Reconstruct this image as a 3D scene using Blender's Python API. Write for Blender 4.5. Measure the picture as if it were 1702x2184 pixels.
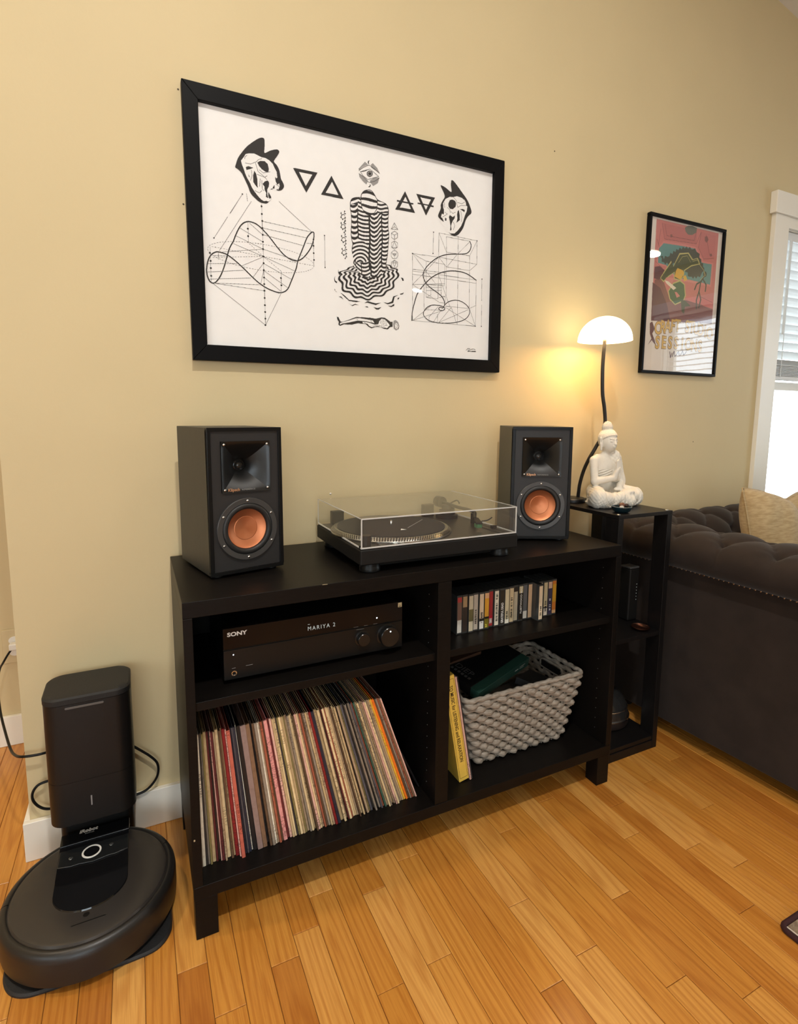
import bpy, bmesh, math, random
import numpy as np
from mathutils import Vector, Matrix
PI = math.pi
for o in list(bpy.data.objects):
    bpy.data.objects.remove(o, do_unlink=True)
SC = bpy.context.scene
COL = SC.collection

# ---------------------------------------------------------------- camera
IW, IH = 1702, 2184
CAM_POS = Vector((-0.0663, -1.5114, 1.1189))
YAW, PITCH, ROLL, FPX, CY = 0.4511, 0.1232, 0.0079, 1157.92, -61.57
fwd = Vector((math.sin(YAW) * math.cos(PITCH), math.cos(YAW) * math.cos(PITCH), -math.sin(PITCH)))
rgt = Vector((math.cos(YAW), -math.sin(YAW), 0))
upv = rgt.cross(fwd)
r2 = math.cos(ROLL) * rgt + math.sin(ROLL) * upv
u2 = -math.sin(ROLL) * rgt + math.cos(ROLL) * upv
cd = bpy.data.cameras.new('camera')
cam = bpy.data.objects.new('camera', cd)
COL.objects.link(cam)
cam.matrix_world = Matrix(((r2.x, u2.x, -fwd.x, CAM_POS.x), (r2.y, u2.y, -fwd.y, CAM_POS.y), (r2.z, u2.z, -fwd.z, CAM_POS.z), (0, 0, 0, 1)))
cd.sensor_fit = 'VERTICAL'
cd.sensor_height = 36.0
cd.lens = FPX / IH * 36.0
cd.shift_y = CY / IH
cd.clip_start = 0.02
SC.camera = cam

# ---------------------------------------------------------------- world, lights, exposure
SC.view_settings.view_transform = 'Standard'
SC.view_settings.look = 'None'
SC.view_settings.gamma = 1.0
SC.view_settings.use_curve_mapping = False
SC.view_settings.exposure = 0.03
W = bpy.data.worlds.new('daylight'); SC.world = W; W.use_nodes = True
bg = W.node_tree.nodes['Background']
bg.inputs[0].default_value = (0.80, 0.92, 1.0, 1)
bg.inputs[1].default_value = 6.6

def area(name, loc, rot, sx, sy, power, color, shape='RECTANGLE', portal=False, spread=PI):
    l = bpy.data.lights.new(name, 'AREA')
    l.shape = shape; l.size = sx; l.size_y = sy
    l.energy = power; l.color = color; l.spread = spread
    o = bpy.data.objects.new(name, l); COL.objects.link(o)
    o.location = loc; o.rotation_euler = rot
    if portal:
        l.cycles.is_portal = True
    return o

# the room (metres): the picture wall is y = WY, x runs to the right along it, z up
WY = 0.015
CORNER = -0.350            # the wall ends here on the left
FARY = 0.615               # wall of the passage on the left
XR, XL, YF = 4.30, -2.60, -5.20
def ceil_z(x):
    return 2.811 - 0.19 * (x - 2.372)
WIN1 = (2.552, 3.40, 0.60, 1.96)      # picture-wall window  x0,x1,z0,z1
WIN2 = (-2.00, -0.75, 0.75, 2.02)     # right wall  y0,y1,z0,z1
WIN3 = (-3.6, -1.9, 0.85, 2.10)       # left wall
ADDED_WIN = (-2.30, -0.10, 0.20, 2.08)       # unseen window added behind the camera for soft frontal daylight
# daylight through the windows (portals only guide the sky light in)
area('window_light', ((WIN1[0] + WIN1[1]) / 2, WY + 0.16, 1.28), (PI / 2, 0, PI), WIN1[1] - WIN1[0], 1.36, 1, (1, 1, 1), portal=True).rotation_euler = (-PI / 2, 0, 0)
area('window_light', (XR + 0.16, -1.375, 1.385), (0, PI / 2, 0), 1.27, 1.25, 1, (1, 1, 1), portal=True)
area('window_light', (XL - 0.16, -2.75, 1.47), (0, -PI / 2, 0), 1.25, 1.7, 1, (1, 1, 1), portal=True)
area('window_light', ((ADDED_WIN[0] + ADDED_WIN[1]) / 2, YF - 0.16, 1.14), (PI / 2, 0, 0), ADDED_WIN[1] - ADDED_WIN[0], 1.88, 1, (1, 1, 1), portal=True)  # sky light through the added window
# ---------------------------------------------------------------- helpers
rnd = random.Random(7)
MATS = {}
def tag(o, label=None, cat=None, group=None, kind=None):
    if label: o['label'] = label
    if cat: o['category'] = cat
    if group: o['group'] = group
    if kind: o['kind'] = kind
    return o

def N(nt, t, **kw):
    n = nt.nodes.new(t)
    for k, v in kw.items():
        setattr(n, k, v)
    return n

def mat(name, col, rough=0.5, metal=0.0, noise=0.0, nscale=20.0, bump=0.0, bscale=200.0, spec=0.5, coat=0.0, stretch=None, col2=None, emit=None, estr=0.0, trans=0.0, alpha=1.0, sheen=0.0, aniso=0.0, objcol=False, vcol=False):
    if name in MATS: return MATS[name]
    m = bpy.data.materials.new(name); m.use_nodes = True
    nt = m.node_tree; b = nt.nodes['Principled BSDF']
    b.inputs['Base Color'].default_value = (*col, 1)
    b.inputs['Roughness'].default_value = rough
    b.inputs['Metallic'].default_value = metal
    b.inputs['Specular IOR Level'].default_value = spec
    b.inputs['Coat Weight'].default_value = coat
    b.inputs['Coat Roughness'].default_value = 0.15
    b.inputs['Transmission Weight'].default_value = trans
    b.inputs['Sheen Weight'].default_value = sheen
    b.inputs['Anisotropic'].default_value = aniso
    if emit:
        b.inputs['Emission Color'].default_value = (*emit, 1)
        b.inputs['Emission Strength'].default_value = estr
    src = None
    if objcol:
        oi = N(nt, 'ShaderNodeObjectInfo'); src = oi.outputs['Color']
    if vcol:
        a = N(nt, 'ShaderNodeAttribute'); a.attribute_name = 'Col'; src = a.outputs['Color']
    tc = N(nt, 'ShaderNodeTexCoord')
    mp = N(nt, 'ShaderNodeMapping')
    nt.links.new(tc.outputs['Object'], mp.inputs[0])
    if stretch: mp.inputs['Scale'].default_value = stretch
    if noise > 0:
        nz = N(nt, 'ShaderNodeTexNoise'); nz.inputs['Scale'].default_value = nscale; nz.inputs['Detail'].default_value = 6
        nt.links.new(mp.outputs[0], nz.inputs['Vector'])
        mx = N(nt, 'ShaderNodeMix', data_type='RGBA')
        c2 = col2 if col2 else tuple(c * (1 - noise) for c in col)
        rmp = N(nt, 'ShaderNodeMapRange'); rmp.inputs['From Min'].default_value = 0.35; rmp.inputs['From Max'].default_value = 0.65
        nt.links.new(nz.outputs['Fac'], rmp.inputs['Value'])
        nt.links.new(rmp.outputs[0], mx.inputs[0])
        if src:
            nt.links.new(src, mx.inputs[6])
            dk = N(nt, 'ShaderNodeMix', data_type='RGBA', blend_type='MULTIPLY'); dk.inputs[0].default_value = 1
            nt.links.new(src, dk.inputs[6]); dk.inputs[7].default_value = (1 - noise, 1 - noise, 1 - noise, 1)
            nt.links.new(dk.outputs[2], mx.inputs[7])
        else:
            mx.inputs[6].default_value = (*col, 1); mx.inputs[7].default_value = (*c2, 1)
        src = mx.outputs[2]
    if src: nt.links.new(src, b.inputs['Base Color'])
    if bump > 0:
        n2 = N(nt, 'ShaderNodeTexNoise'); n2.inputs['Scale'].default_value = bscale; n2.inputs['Detail'].default_value = 4
        nt.links.new(mp.outputs[0], n2.inputs['Vector'])
        bp = N(nt, 'ShaderNodeBump'); bp.inputs['Strength'].default_value = bump; bp.inputs['Distance'].default_value = 0.002
        nt.links.new(n2.outputs['Fac'], bp.inputs['Height']); nt.links.new(bp.outputs[0], b.inputs['Normal'])
    MATS[name] = m
    return m

def glass_mat(name, tint=(1, 1, 1), ior=1.5, rough=0.0, haze=0.0, wave=0.0, base=0.0):
    """thin clear sheet: passes light straight through, mirrors by Fresnel"""
    m = bpy.data.materials.new(name); m.use_nodes = True
    nt = m.node_tree; nt.nodes.clear()
    out = N(nt, 'ShaderNodeOutputMaterial')
    tr = N(nt, 'ShaderNodeBsdfTransparent'); tr.inputs[0].default_value = (*tint, 1)
    gl = N(nt, 'ShaderNodeBsdfGlossy'); gl.inputs['Roughness'].default_value = rough
    ms = N(nt, 'ShaderNodeMixShader')
    # thin sheet: the same mirror strength (Schlick) from either side, both faces together
    ge = N(nt, 'ShaderNodeNewGeometry'); dt = N(nt, 'ShaderNodeVectorMath', operation='DOT_PRODUCT')
    nt.links.new(ge.outputs['Normal'], dt.inputs[0]); nt.links.new(ge.outputs['Incoming'], dt.inputs[1])
    ab = N(nt, 'ShaderNodeMath', operation='ABSOLUTE'); nt.links.new(dt.outputs['Value'], ab.inputs[0])
    om = N(nt, 'ShaderNodeMath', operation='SUBTRACT'); om.inputs[0].default_value = 1.0; nt.links.new(ab.outputs[0], om.inputs[1])
    pw = N(nt, 'ShaderNodeMath', operation='POWER'); pw.inputs[1].default_value = 5.0; nt.links.new(om.outputs[0], pw.inputs[0])
    f0 = 2 * ((ior - 1) / (ior + 1)) ** 2
    ad = N(nt, 'ShaderNodeMath', operation='MULTIPLY_ADD'); ad.inputs[1].default_value = 1 - f0; ad.inputs[2].default_value = f0; ad.use_clamp = True
    nt.links.new(pw.outputs[0], ad.inputs[0])
    a2 = N(nt, 'ShaderNodeMath', operation='ADD'); a2.inputs[1].default_value = base; a2.use_clamp = True
    nt.links.new(ad.outputs[0], a2.inputs[0])
    nt.links.new(a2.outputs[0], ms.inputs[0])
    nt.links.new(tr.outputs[0], ms.inputs[1]); nt.links.new(gl.outputs[0], ms.inputs[2])
    last = ms.outputs[0]
    if wave > 0:
        tc = N(nt, 'ShaderNodeTexCoord')
        nz = N(nt, 'ShaderNodeTexNoise'); nz.inputs['Scale'].default_value = 6.0; nz.inputs['Detail'].default_value = 1
        nt.links.new(tc.outputs['Object'], nz.inputs['Vector'])
        bp = N(nt, 'ShaderNodeBump'); bp.inputs['Strength'].default_value = wave; bp.inputs['Distance'].default_value = 0.02
        nt.links.new(nz.outputs['Fac'], bp.inputs['Height']); nt.links.new(bp.outputs[0], gl.inputs['Normal'])
    if haze > 0:
        df = N(nt, 'ShaderNodeBsdfDiffuse'); df.inputs[0].default_value = (0.8, 0.8, 0.76, 1)
        m2 = N(nt, 'ShaderNodeMixShader'); m2.inputs[0].default_value = haze
        nt.links.new(last, m2.inputs[1]); nt.links.new(df.outputs[0], m2.inputs[2]); last = m2.outputs[0]
    nt.links.new(last, out.inputs[0])
    MATS[name] = m
    return m

class MB:
    """collects shapes into one mesh"""
    def __init__(s): s.v = []; s.f = []; s.mi = []; s.cur = 0
    def add(s, vs, fs):
        o = len(s.v); s.v += [tuple(p) for p in vs]; s.f += [tuple(i + o for i in f) for f in fs]; s.mi += [s.cur] * len(fs); return s
    def box(s, x0, x1, y0, y1, z0, z1):
        v = [(x0, y0, z0), (x1, y0, z0), (x1, y1, z0), (x0, y1, z0), (x0, y0, z1), (x1, y0, z1), (x1, y1, z1), (x0, y1, z1)]
        return s.add(v, [(0, 3, 2, 1), (4, 5, 6, 7), (0, 1, 5, 4), (1, 2, 6, 5), (2, 3, 7, 6), (3, 0, 4, 7)])
    def quad(s, a, b, c, d): return s.add([a, b, c, d], [(0, 1, 2, 3)])
    def prism(s, poly, z0, z1, fr=None):
        """poly in local xy (ccw), extruded along local z; fr = function to world"""
        n = len(poly); fr = fr or (lambda x, y, z: (x, y, z))
        v = [fr(x, y, z0) for x, y in poly] + [fr(x, y, z1) for x, y in poly]
        return s.add(v, [tuple(range(n - 1, -1, -1)), tuple(range(n, 2 * n))] + [(i, (i + 1) % n, n + (i + 1) % n, n + i) for i in range(n)])
    def lathe(s, prof, c=(0, 0, 0), seg=32, axis='z', cap0=True, cap1=True, ax=(0, 2 * PI)):
        """prof: list of (r, h)"""
        vs = []; n = len(prof)
        full = abs(ax[1] - ax[0] - 2 * PI) < 1e-6
        m = seg if full else seg + 1
        for r, h in prof:
            for i in range(m):
                a = ax[0] + (ax[1] - ax[0]) * i / seg
                x, y = r * math.cos(a), r * math.sin(a)
                if axis == 'z': p = (c[0] + x, c[1] + y, c[2] + h)
                elif axis == 'y': p = (c[0] + x, c[1] - h, c[2] + y)      # h towards -y (the room)
                else: p = (c[0] + h, c[1] + x, c[2] + y)
                vs.append(p)
        fs = []
        for j in range(n - 1):
            for i in range(seg):
                k = (i + 1) % m
                fs.append((j * m + i, j * m + k, (j + 1) * m + k, (j + 1) * m + i))
        if cap0 and prof[0][0] > 1e-6: fs.append(tuple(range(m - 1, -1, -1)))
        if cap1 and prof[-1][0] > 1e-6: fs.append(tuple((n - 1) * m + i for i in range(m)))
        return s.add(vs, fs)
    def tube(s, pts, r, seg=10, cap=True, closed=False, ry=None):
        pts = [Vector(p) for p in pts]; n = len(pts)
        rr = r if callable(r) else (lambda i: r)
        vs = []; prev = None
        for i, p in enumerate(pts):
            a = pts[(i - 1) % n] if (closed or i > 0) else p
            b = pts[(i + 1) % n] if (closed or i < n - 1) else p
            t = (b - a).normalized() if (b - a).length > 1e-9 else Vector((0, 0, 1))
            if prev is None:
                u = t.orthogonal().normalized()
                if ry is not None:
                    u = (Vector((0, 0, 1)) - t * t.z).normalized()
            else:
                u = (prev - t * prev.dot(t)).normalized()
            prev = u; w = t.cross(u)
            for k in range(seg):
                an = 2 * PI * k / seg
                vs.append(p + u * (math.cos(an) * rr(i) * (ry or 1.0)) + w * (math.sin(an) * rr(i)))
        fs = []
        for i in range(n if closed else n - 1):
            for k in range(seg):
                i2 = (i + 1) % n; k2 = (k + 1) % seg
                fs.append((i * seg + k, i * seg + k2, i2 * seg + k2, i2 * seg + k))
        if cap and not closed:
            fs.append(tuple(range(seg - 1, -1, -1))); fs.append(tuple((n - 1) * seg + k for k in range(seg)))
        return s.add(vs, fs)
    def sphere(s, c, r, seg=12, rings=8, sc=(1, 1, 1)):
        prof = []
        vs = []; fs = []
        for j in range(rings + 1):
            t = PI * j / rings
            for i in range(seg):
                a = 2 * PI * i / seg
                vs.append((c[0] + r * sc[0] * math.sin(t) * math.cos(a), c[1] + r * sc[1] * math.sin(t) * math.sin(a), c[2] - r * sc[2] * math.cos(t)))
        for j in range(rings):
            for i in range(seg):
                k = (i + 1) % seg
                fs.append((j * seg + i, j * seg + k, (j + 1) * seg + k, (j + 1) * seg + i))
        return s.add(vs, fs)
    def grid(s, rows, closed_u=False):
        n = len(rows); m = len(rows[0]); o = []
        vs = [p for r in rows for p in r]; fs = []
        for j in range(n - 1):
            for i in range(m if closed_u else m - 1):
                k = (i + 1) % m
                fs.append((j * m + i, j * m + k, (j + 1) * m + k, (j + 1) * m + i))
        return s.add(vs, fs)
    def mesh(s, name, recalc=True):
        me = bpy.data.meshes.new(name); me.from_pydata(s.v, [], s.f)
        if recalc:
            bm = bmesh.new(); bm.from_mesh(me)
            bmesh.ops.remove_doubles(bm, verts=bm.verts, dist=1e-6)
            bmesh.ops.recalc_face_normals(bm, faces=bm.faces); bm.to_mesh(me); bm.free()
        return me
    def build(s, name, m, parent=None, smooth=False, bevel=0.0, seg=2, loc=None, recalc=True, ang=0.6):
        me = s.mesh(name, recalc)
        return obj(name, me, m, parent, smooth, bevel, seg, loc, ang)

def obj(name, me, m, parent=None, smooth=False, bevel=0.0, seg=2, loc=None, ang=0.6):
    o = bpy.data.objects.new(name, me); COL.objects.link(o)
    if m is not None and len(me.materials) == 0: me.materials.append(m)
    if smooth:
        me.polygons.foreach_set('use_smooth', [True] * len(me.polygons))
        if smooth == 'auto':
            try: me.set_sharp_from_angle(angle=ang)
            except Exception: pass
    if parent is not None: o.parent = parent
    if loc is not None: o.location = loc
    if bevel > 0:
        b = o.modifiers.new('bevel', 'BEVEL'); b.width = bevel; b.segments = seg; b.limit_method = 'ANGLE'; b.angle_limit = 0.7
        me.polygons.foreach_set('use_smooth', [True] * len(me.polygons))
        b.harden_normals = True
    return o

def empty(name, loc=(0, 0, 0), rz=0.0, label=None, cat=None, group=None):
    o = bpy.data.objects.new(name, None); COL.objects.link(o); o.location = loc; o.rotation_euler = (0, 0, rz)
    o.empty_display_size = 0.05
    tag(o, label, cat, group); return o

def text(name, body, size, m, parent, loc, rot=(PI / 2, 0, 0), align='LEFT', ext=0.0002, bold=0.0, sx=1.0, shear=0.0, space=1.0):
    c = bpy.data.curves.new(name, 'FONT'); c.body = body; c.size = size; c.align_x = align; c.extrude = ext; c.offset = bold; c.shear = shear
    c.space_character = space; c.resolution_u = 3
    t = bpy.data.objects.new('tmp', c); COL.objects.link(t)
    me = bpy.data.meshes.new_from_object(t); bpy.data.objects.remove(t, do_unlink=True); bpy.data.curves.remove(c)
    me.materials.clear()
    o = obj(name, me, m, parent); o.location = loc; o.rotation_euler = rot; o.scale = (sx, 1, 1)
    return o

def catmull(P, k=5, closed=True):
    P = [Vector(p) for p in P]; n = len(P); out = []
    for i in range(n if closed else n - 1):
        p0 = P[(i - 1) % n] if closed or i > 0 else P[0]
        p1 = P[i]; p2 = P[(i + 1) % n]
        p3 = P[(i + 2) % n] if closed or i + 2 < n else P[n - 1]
        for j in range(k):
            t = j / k
            out.append(0.5 * ((2 * p1) + (p2 - p0) * t + (2 * p0 - 5 * p1 + 4 * p2 - p3) * t * t + (3 * p1 - p0 - 3 * p2 + p3) * t ** 3))
    if not closed: out.append(P[-1])
    return out

# ---- flat print: a fine colour grid turned into strips of real faces (ink on paper)
class Print:
    def __init__(s, w, h, cell):
        s.w, s.h, s.c = w, h, cell
        s.nx, s.ny = int(round(w / cell)), int(round(h / cell))
        s.g = np.zeros((s.ny, s.nx), np.uint8)
        s.X = (np.arange(s.nx) + 0.5) * cell; s.Y = (np.arange(s.ny) + 0.5) * cell
    def win(s, x0, x1, y0, y1):
        i0 = max(0, int(x0 / s.c)); i1 = min(s.nx, int(x1 / s.c) + 2); j0 = max(0, int(y0 / s.c)); j1 = min(s.ny, int(y1 / s.c) + 2)
        X, Y = np.meshgrid(s.X[i0:i1], s.Y[j0:j1]); return (slice(j0, j1), slice(i0, i1)), X, Y
    def inside(s, poly):
        P = np.array([(p[0], p[1]) for p in poly], float)
        sl, X, Y = s.win(P[:, 0].min(), P[:, 0].max(), P[:, 1].min(), P[:, 1].max())
        r = np.zeros(X.shape, bool); n = len(P)
        for i in range(n):
            (xa, ya), (xb, yb) = P[i], P[(i + 1) % n]
            if ya == yb: continue
            c = ((ya > Y) != (yb > Y)) & (X < (xb - xa) * (Y - ya) / (yb - ya) + xa); r ^= c
        return sl, r, X, Y
    def fill(s, poly, k):
        sl, r, X, Y = s.inside(poly)
        if r.size: s.g[sl][r] = k
    def stroke(s, pts, w, k, dash=0):
        acc = 0.0
        for a, b in zip(pts[:-1], pts[1:]):
            ax, ay, bx, by = a[0], a[1], b[0], b[1]
            L = math.hypot(bx - ax, by - ay)
            if L < 1e-6: continue
            sl, X, Y = s.win(min(ax, bx) - w, max(ax, bx) + w, min(ay, by) - w, max(ay, by) + w)
            if not X.size: continue
            t = ((X - ax) * (bx - ax) + (Y - ay) * (by - ay)) / (L * L); tc = np.clip(t, 0, 1)
            d = np.hypot(X - ax - tc * (bx - ax), Y - ay - tc * (by - ay)); r = d < w / 2
            if dash: r &= (((acc + tc * L) % dash) < dash * 0.6)
            s.g[sl][r] = k; acc += L
    def dot(s, p, r, k):
        sl, X, Y = s.win(p[0] - r, p[0] + r, p[1] - r, p[1] + r)
        q = np.hypot(X - p[0], Y - p[1]) < r
        if q.size: s.g[sl][q] = k
    def build(s, name, palette, parent, loc, m, mask=None, unit=0.001):
        """faces in local xz plane, facing -y; loc = world-ish position of the lower-left corner"""
        vs = []; fs = []; cols = []
        g = s.g
        for j in range(s.ny):
            row = g[j]
            ch = np.flatnonzero(np.diff(row)) + 1
            st = np.concatenate(([0], ch, [s.nx]))
            for a, b in zip(st[:-1], st[1:]):
                k = int(row[a])
                if k == 0: continue
                x0, x1, y0, y1 = a * s.c * unit, b * s.c * unit, j * s.c * unit, (j + 1) * s.c * unit
                o = len(vs); vs += [(x0, 0, y0), (x1, 0, y0), (x1, 0, y1), (x0, 0, y1)]; fs.append((o, o + 1, o + 2, o + 3)); cols.append(palette[k])
        if not fs: return None
        me = bpy.data.meshes.new(name); me.from_pydata(vs, [], fs)
        at = me.color_attributes.new('Col', 'FLOAT_COLOR', 'CORNER')
        at.data.foreach_set('color', np.repeat(np.array([(*c, 1) for c in cols], np.float32), 4, axis=0).ravel())
        o = obj(name, me, m, parent, loc=loc)
        return o

# ---- smooth solids from distance fields (surface nets)
def surface_nets(F, lo, hi, h):
    xs = [np.arange(lo[i], hi[i] + h, h, dtype=np.float32) for i in range(3)]
    X, Y, Z = np.meshgrid(*xs, indexing='ij')
    D = F(X, Y, Z)
    nx, ny, nz = D.shape
    S = D < 0
    cs = np.zeros((nx - 1, ny - 1, nz - 1), np.int8)
    for a in (0, 1):
        for b in (0, 1):
            for c in (0, 1):
                cs += S[a:nx - 1 + a, b:ny - 1 + b, c:nz - 1 + c]
    act = (cs > 0) & (cs < 8)
    idx = np.full(act.shape, -1, np.int64); I = np.argwhere(act); idx[act] = np.arange(len(I))
    acc = np.zeros((len(I), 3)); cnt = np.zeros(len(I))
    corners = [(a, b, c) for a in (0, 1) for b in (0, 1) for c in (0, 1)]
    val = {k: D[I[:, 0] + k[0], I[:, 1] + k[1], I[:, 2] + k[2]] for k in corners}
    for k in corners:
        for ax in range(3):
            if k[ax]: continue
            k2 = list(k); k2[ax] = 1; k2 = tuple(k2)
            a, b = val[k], val[k2]; m = (a < 0) != (b < 0)
            t = np.where(m, a / np.where(m, a - b, 1), 0)
            p = np.tile(np.array(k, float), (len(I), 1)); p[:, ax] += t
            acc[m] += p[m]; cnt[m] += 1
    V = (I + acc / cnt[:, None]) * h + np.array(lo)
    faces = []
    for ax in range(3):
        sl0 = [slice(1, -1)] * 3; sl0[ax] = slice(0, -1); sl1 = list(sl0); sl1[ax] = slice(1, None)
        sl1 = [slice(1, -1)] * 3; sl1[ax] = slice(1, None)
        A, B = S[tuple(sl0)], S[tuple(sl1)]
        E = np.argwhere(A != B); fl = A[A != B]
        off = [1, 1, 1]; off[ax] = 0
        E = E + np.array(off)
        u, v = [(1, 2), (2, 0), (0, 1)][ax]
        def cell(du, dv):
            q = E.copy(); q[:, u] -= du; q[:, v] -= dv; return idx[q[:, 0], q[:, 1], q[:, 2]]
        q = np.stack([cell(1, 1), cell(0, 1), cell(0, 0), cell(1, 0)], 1)
        q[~fl] = q[~fl][:, ::-1]
        faces.append(q)
    Fc = np.concatenate(faces); Fc = Fc[(Fc >= 0).all(1)]
    return V, Fc
def smin(a, b, k):
    h = np.clip(0.5 + 0.5 * (b - a) / k, 0, 1); return b * (1 - h) + a * h - k * h * (1 - h)
def ell(X, Y, Z, c, r):
    q = np.sqrt(((X - c[0]) / r[0]) ** 2 + ((Y - c[1]) / r[1]) ** 2 + ((Z - c[2]) / r[2]) ** 2)
    return (q - 1) * min(r)
def capsule(X, Y, Z, a, b, r0, r1):
    a = np.array(a, float); b = np.array(b, float); d = b - a; L = d @ d
    t = np.clip(((X - a[0]) * d[0] + (Y - a[1]) * d[1] + (Z - a[2]) * d[2]) / L, 0, 1)
    return np.sqrt((X - a[0] - t * d[0]) ** 2 + (Y - a[1] - t * d[1]) ** 2 + (Z - a[2] - t * d[2]) ** 2) - (r0 + (r1 - r0) * t)
ORD = ['first', 'second', 'third', 'fourth', 'fifth', 'sixth', 'seventh', 'eighth', 'ninth', 'tenth', 'eleventh', 'twelfth', 'thirteenth', 'fourteenth', 'fifteenth', 'sixteenth', 'seventeenth', 'eighteenth', 'nineteenth']
TENS = {2: 'twent', 3: 'thirt', 4: 'fort', 5: 'fift', 6: 'sixt', 7: 'sevent', 8: 'eight', 9: 'ninet'}
def ordinal(n):
    if n < 20: return ORD[n - 1]
    if n >= 100: return 'hundredth' if n == 100 else 'hundred and ' + ordinal(n - 100)
    t, u = divmod(n, 10)
    return TENS[t] + 'ieth' if u == 0 else TENS[t] + 'y-' + ORD[u - 1]
# ---------------------------------------------------------------- the room
def paint_mat():
    m = mat('wall_paint', (0.61, 0.50, 0.292), rough=0.62, bump=0.12, bscale=90, noise=0.03, nscale=3, spec=0.35)
    return m
M_WALL = paint_mat()
M_TRIM = mat('white_trim_paint', (0.81, 0.775, 0.69), rough=0.38, bump=0.05, bscale=60)
M_CEIL = mat('ceiling_texture', (0.74, 0.71, 0.65), rough=0.9, bump=0.8, bscale=120)
M_SUB = mat('floor_joint_dark', (0.16, 0.07, 0.02), rough=0.8, noise=0.2)

def struct(name, mb, m, **kw):
    o = mb.build(name, m, **kw); o['kind'] = 'structure'; return o
TH = 0.12; ZT = 4.0
# picture wall with its window opening
w = MB()
w.box(CORNER, WIN1[0], WY, WY + TH, 0, ZT).box(WIN1[1], XR, WY, WY + TH, 0, ZT)
w.box(WIN1[0], WIN1[1], WY, WY + TH, 0, WIN1[2]).box(WIN1[0], WIN1[1], WY, WY + TH, WIN1[3], ZT)
struct('wall_back', w, M_WALL, recalc=False)
struct('wall_return', MB().box(CORNER, CORNER + TH, WY + TH, FARY + TH, 0, ZT), M_WALL)
struct('wall_passage', MB().box(XL - TH, CORNER, FARY, FARY + TH, 0, ZT + 1), M_WALL)
w = MB()
w.box(XR, XR + TH, YF, WIN2[0], 0, ZT).box(XR, XR + TH, WIN2[1], WY + TH, 0, ZT)
w.box(XR, XR + TH, WIN2[0], WIN2[1], 0, WIN2[2]).box(XR, XR + TH, WIN2[0], WIN2[1], WIN2[3], ZT)
struct('wall_right', w, M_WALL, recalc=False)
w = MB()
w.box(XL - TH, XL, YF, WIN3[0], 0, ZT + 1).box(XL - TH, XL, WIN3[1], FARY, 0, ZT + 1)
w.box(XL - TH, XL, WIN3[0], WIN3[1], 0, WIN3[2]).box(XL - TH, XL, WIN3[0], WIN3[1], WIN3[3], ZT + 1)
struct('wall_left', w, M_WALL, recalc=False)
w = MB()
w.box(XL - TH, ADDED_WIN[0], YF - TH, YF, 0, ZT + 1).box(ADDED_WIN[1], XR + TH, YF - TH, YF, 0, ZT + 1)
w.box(ADDED_WIN[0], ADDED_WIN[1], YF - TH, YF, 0, ADDED_WIN[2]).box(ADDED_WIN[0], ADDED_WIN[1], YF - TH, YF, ADDED_WIN[3], ZT + 1)
struct('wall_front', w, M_WALL, recalc=False)
c = MB(); xa, xb = XL - 0.3, XR + 0.3
ya, yb = YF - 0.3, FARY + 0.3
za, zb = ceil_z(xa), ceil_z(xb)
c.add([(xa, ya, za), (xb, ya, zb), (xb, yb, zb), (xa, yb, za), (xa, ya, za + .1), (xb, ya, zb + .1), (xb, yb, zb + .1), (xa, yb, za + .1)],
      [(0, 3, 2, 1), (4, 5, 6, 7), (0, 1, 5, 4), (1, 2, 6, 5), (2, 3, 7, 6), (3, 0, 4, 7)])
struct('ceiling', c, M_CEIL)
# baseboards
BH, BT = 0.104, 0.014
struct('baseboard_back', MB().box(CORNER - BT, XR, WY - BT, WY, 0.0, BH), M_TRIM, bevel=0.002)
struct('baseboard_return', MB().box(CORNER - BT, CORNER, WY, FARY - BT, 0.0, BH), M_TRIM, bevel=0.002)
struct('baseboard_passage', MB().box(XL, CORNER - BT, FARY - BT, FARY, 0.0, BH), M_TRIM, bevel=0.002)
struct('baseboard_right', MB().box(XR - BT, XR, YF, WY - BT, 0.0, BH), M_TRIM, bevel=0.002)
struct('baseboard_left', MB().box(XL, XL + BT, YF, FARY - BT, 0.0, BH), M_TRIM, bevel=0.002)
struct('baseboard_front', MB().box(XL + BT, XR - BT, YF, YF + BT, 0.0, BH), M_TRIM, bevel=0.002)

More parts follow.
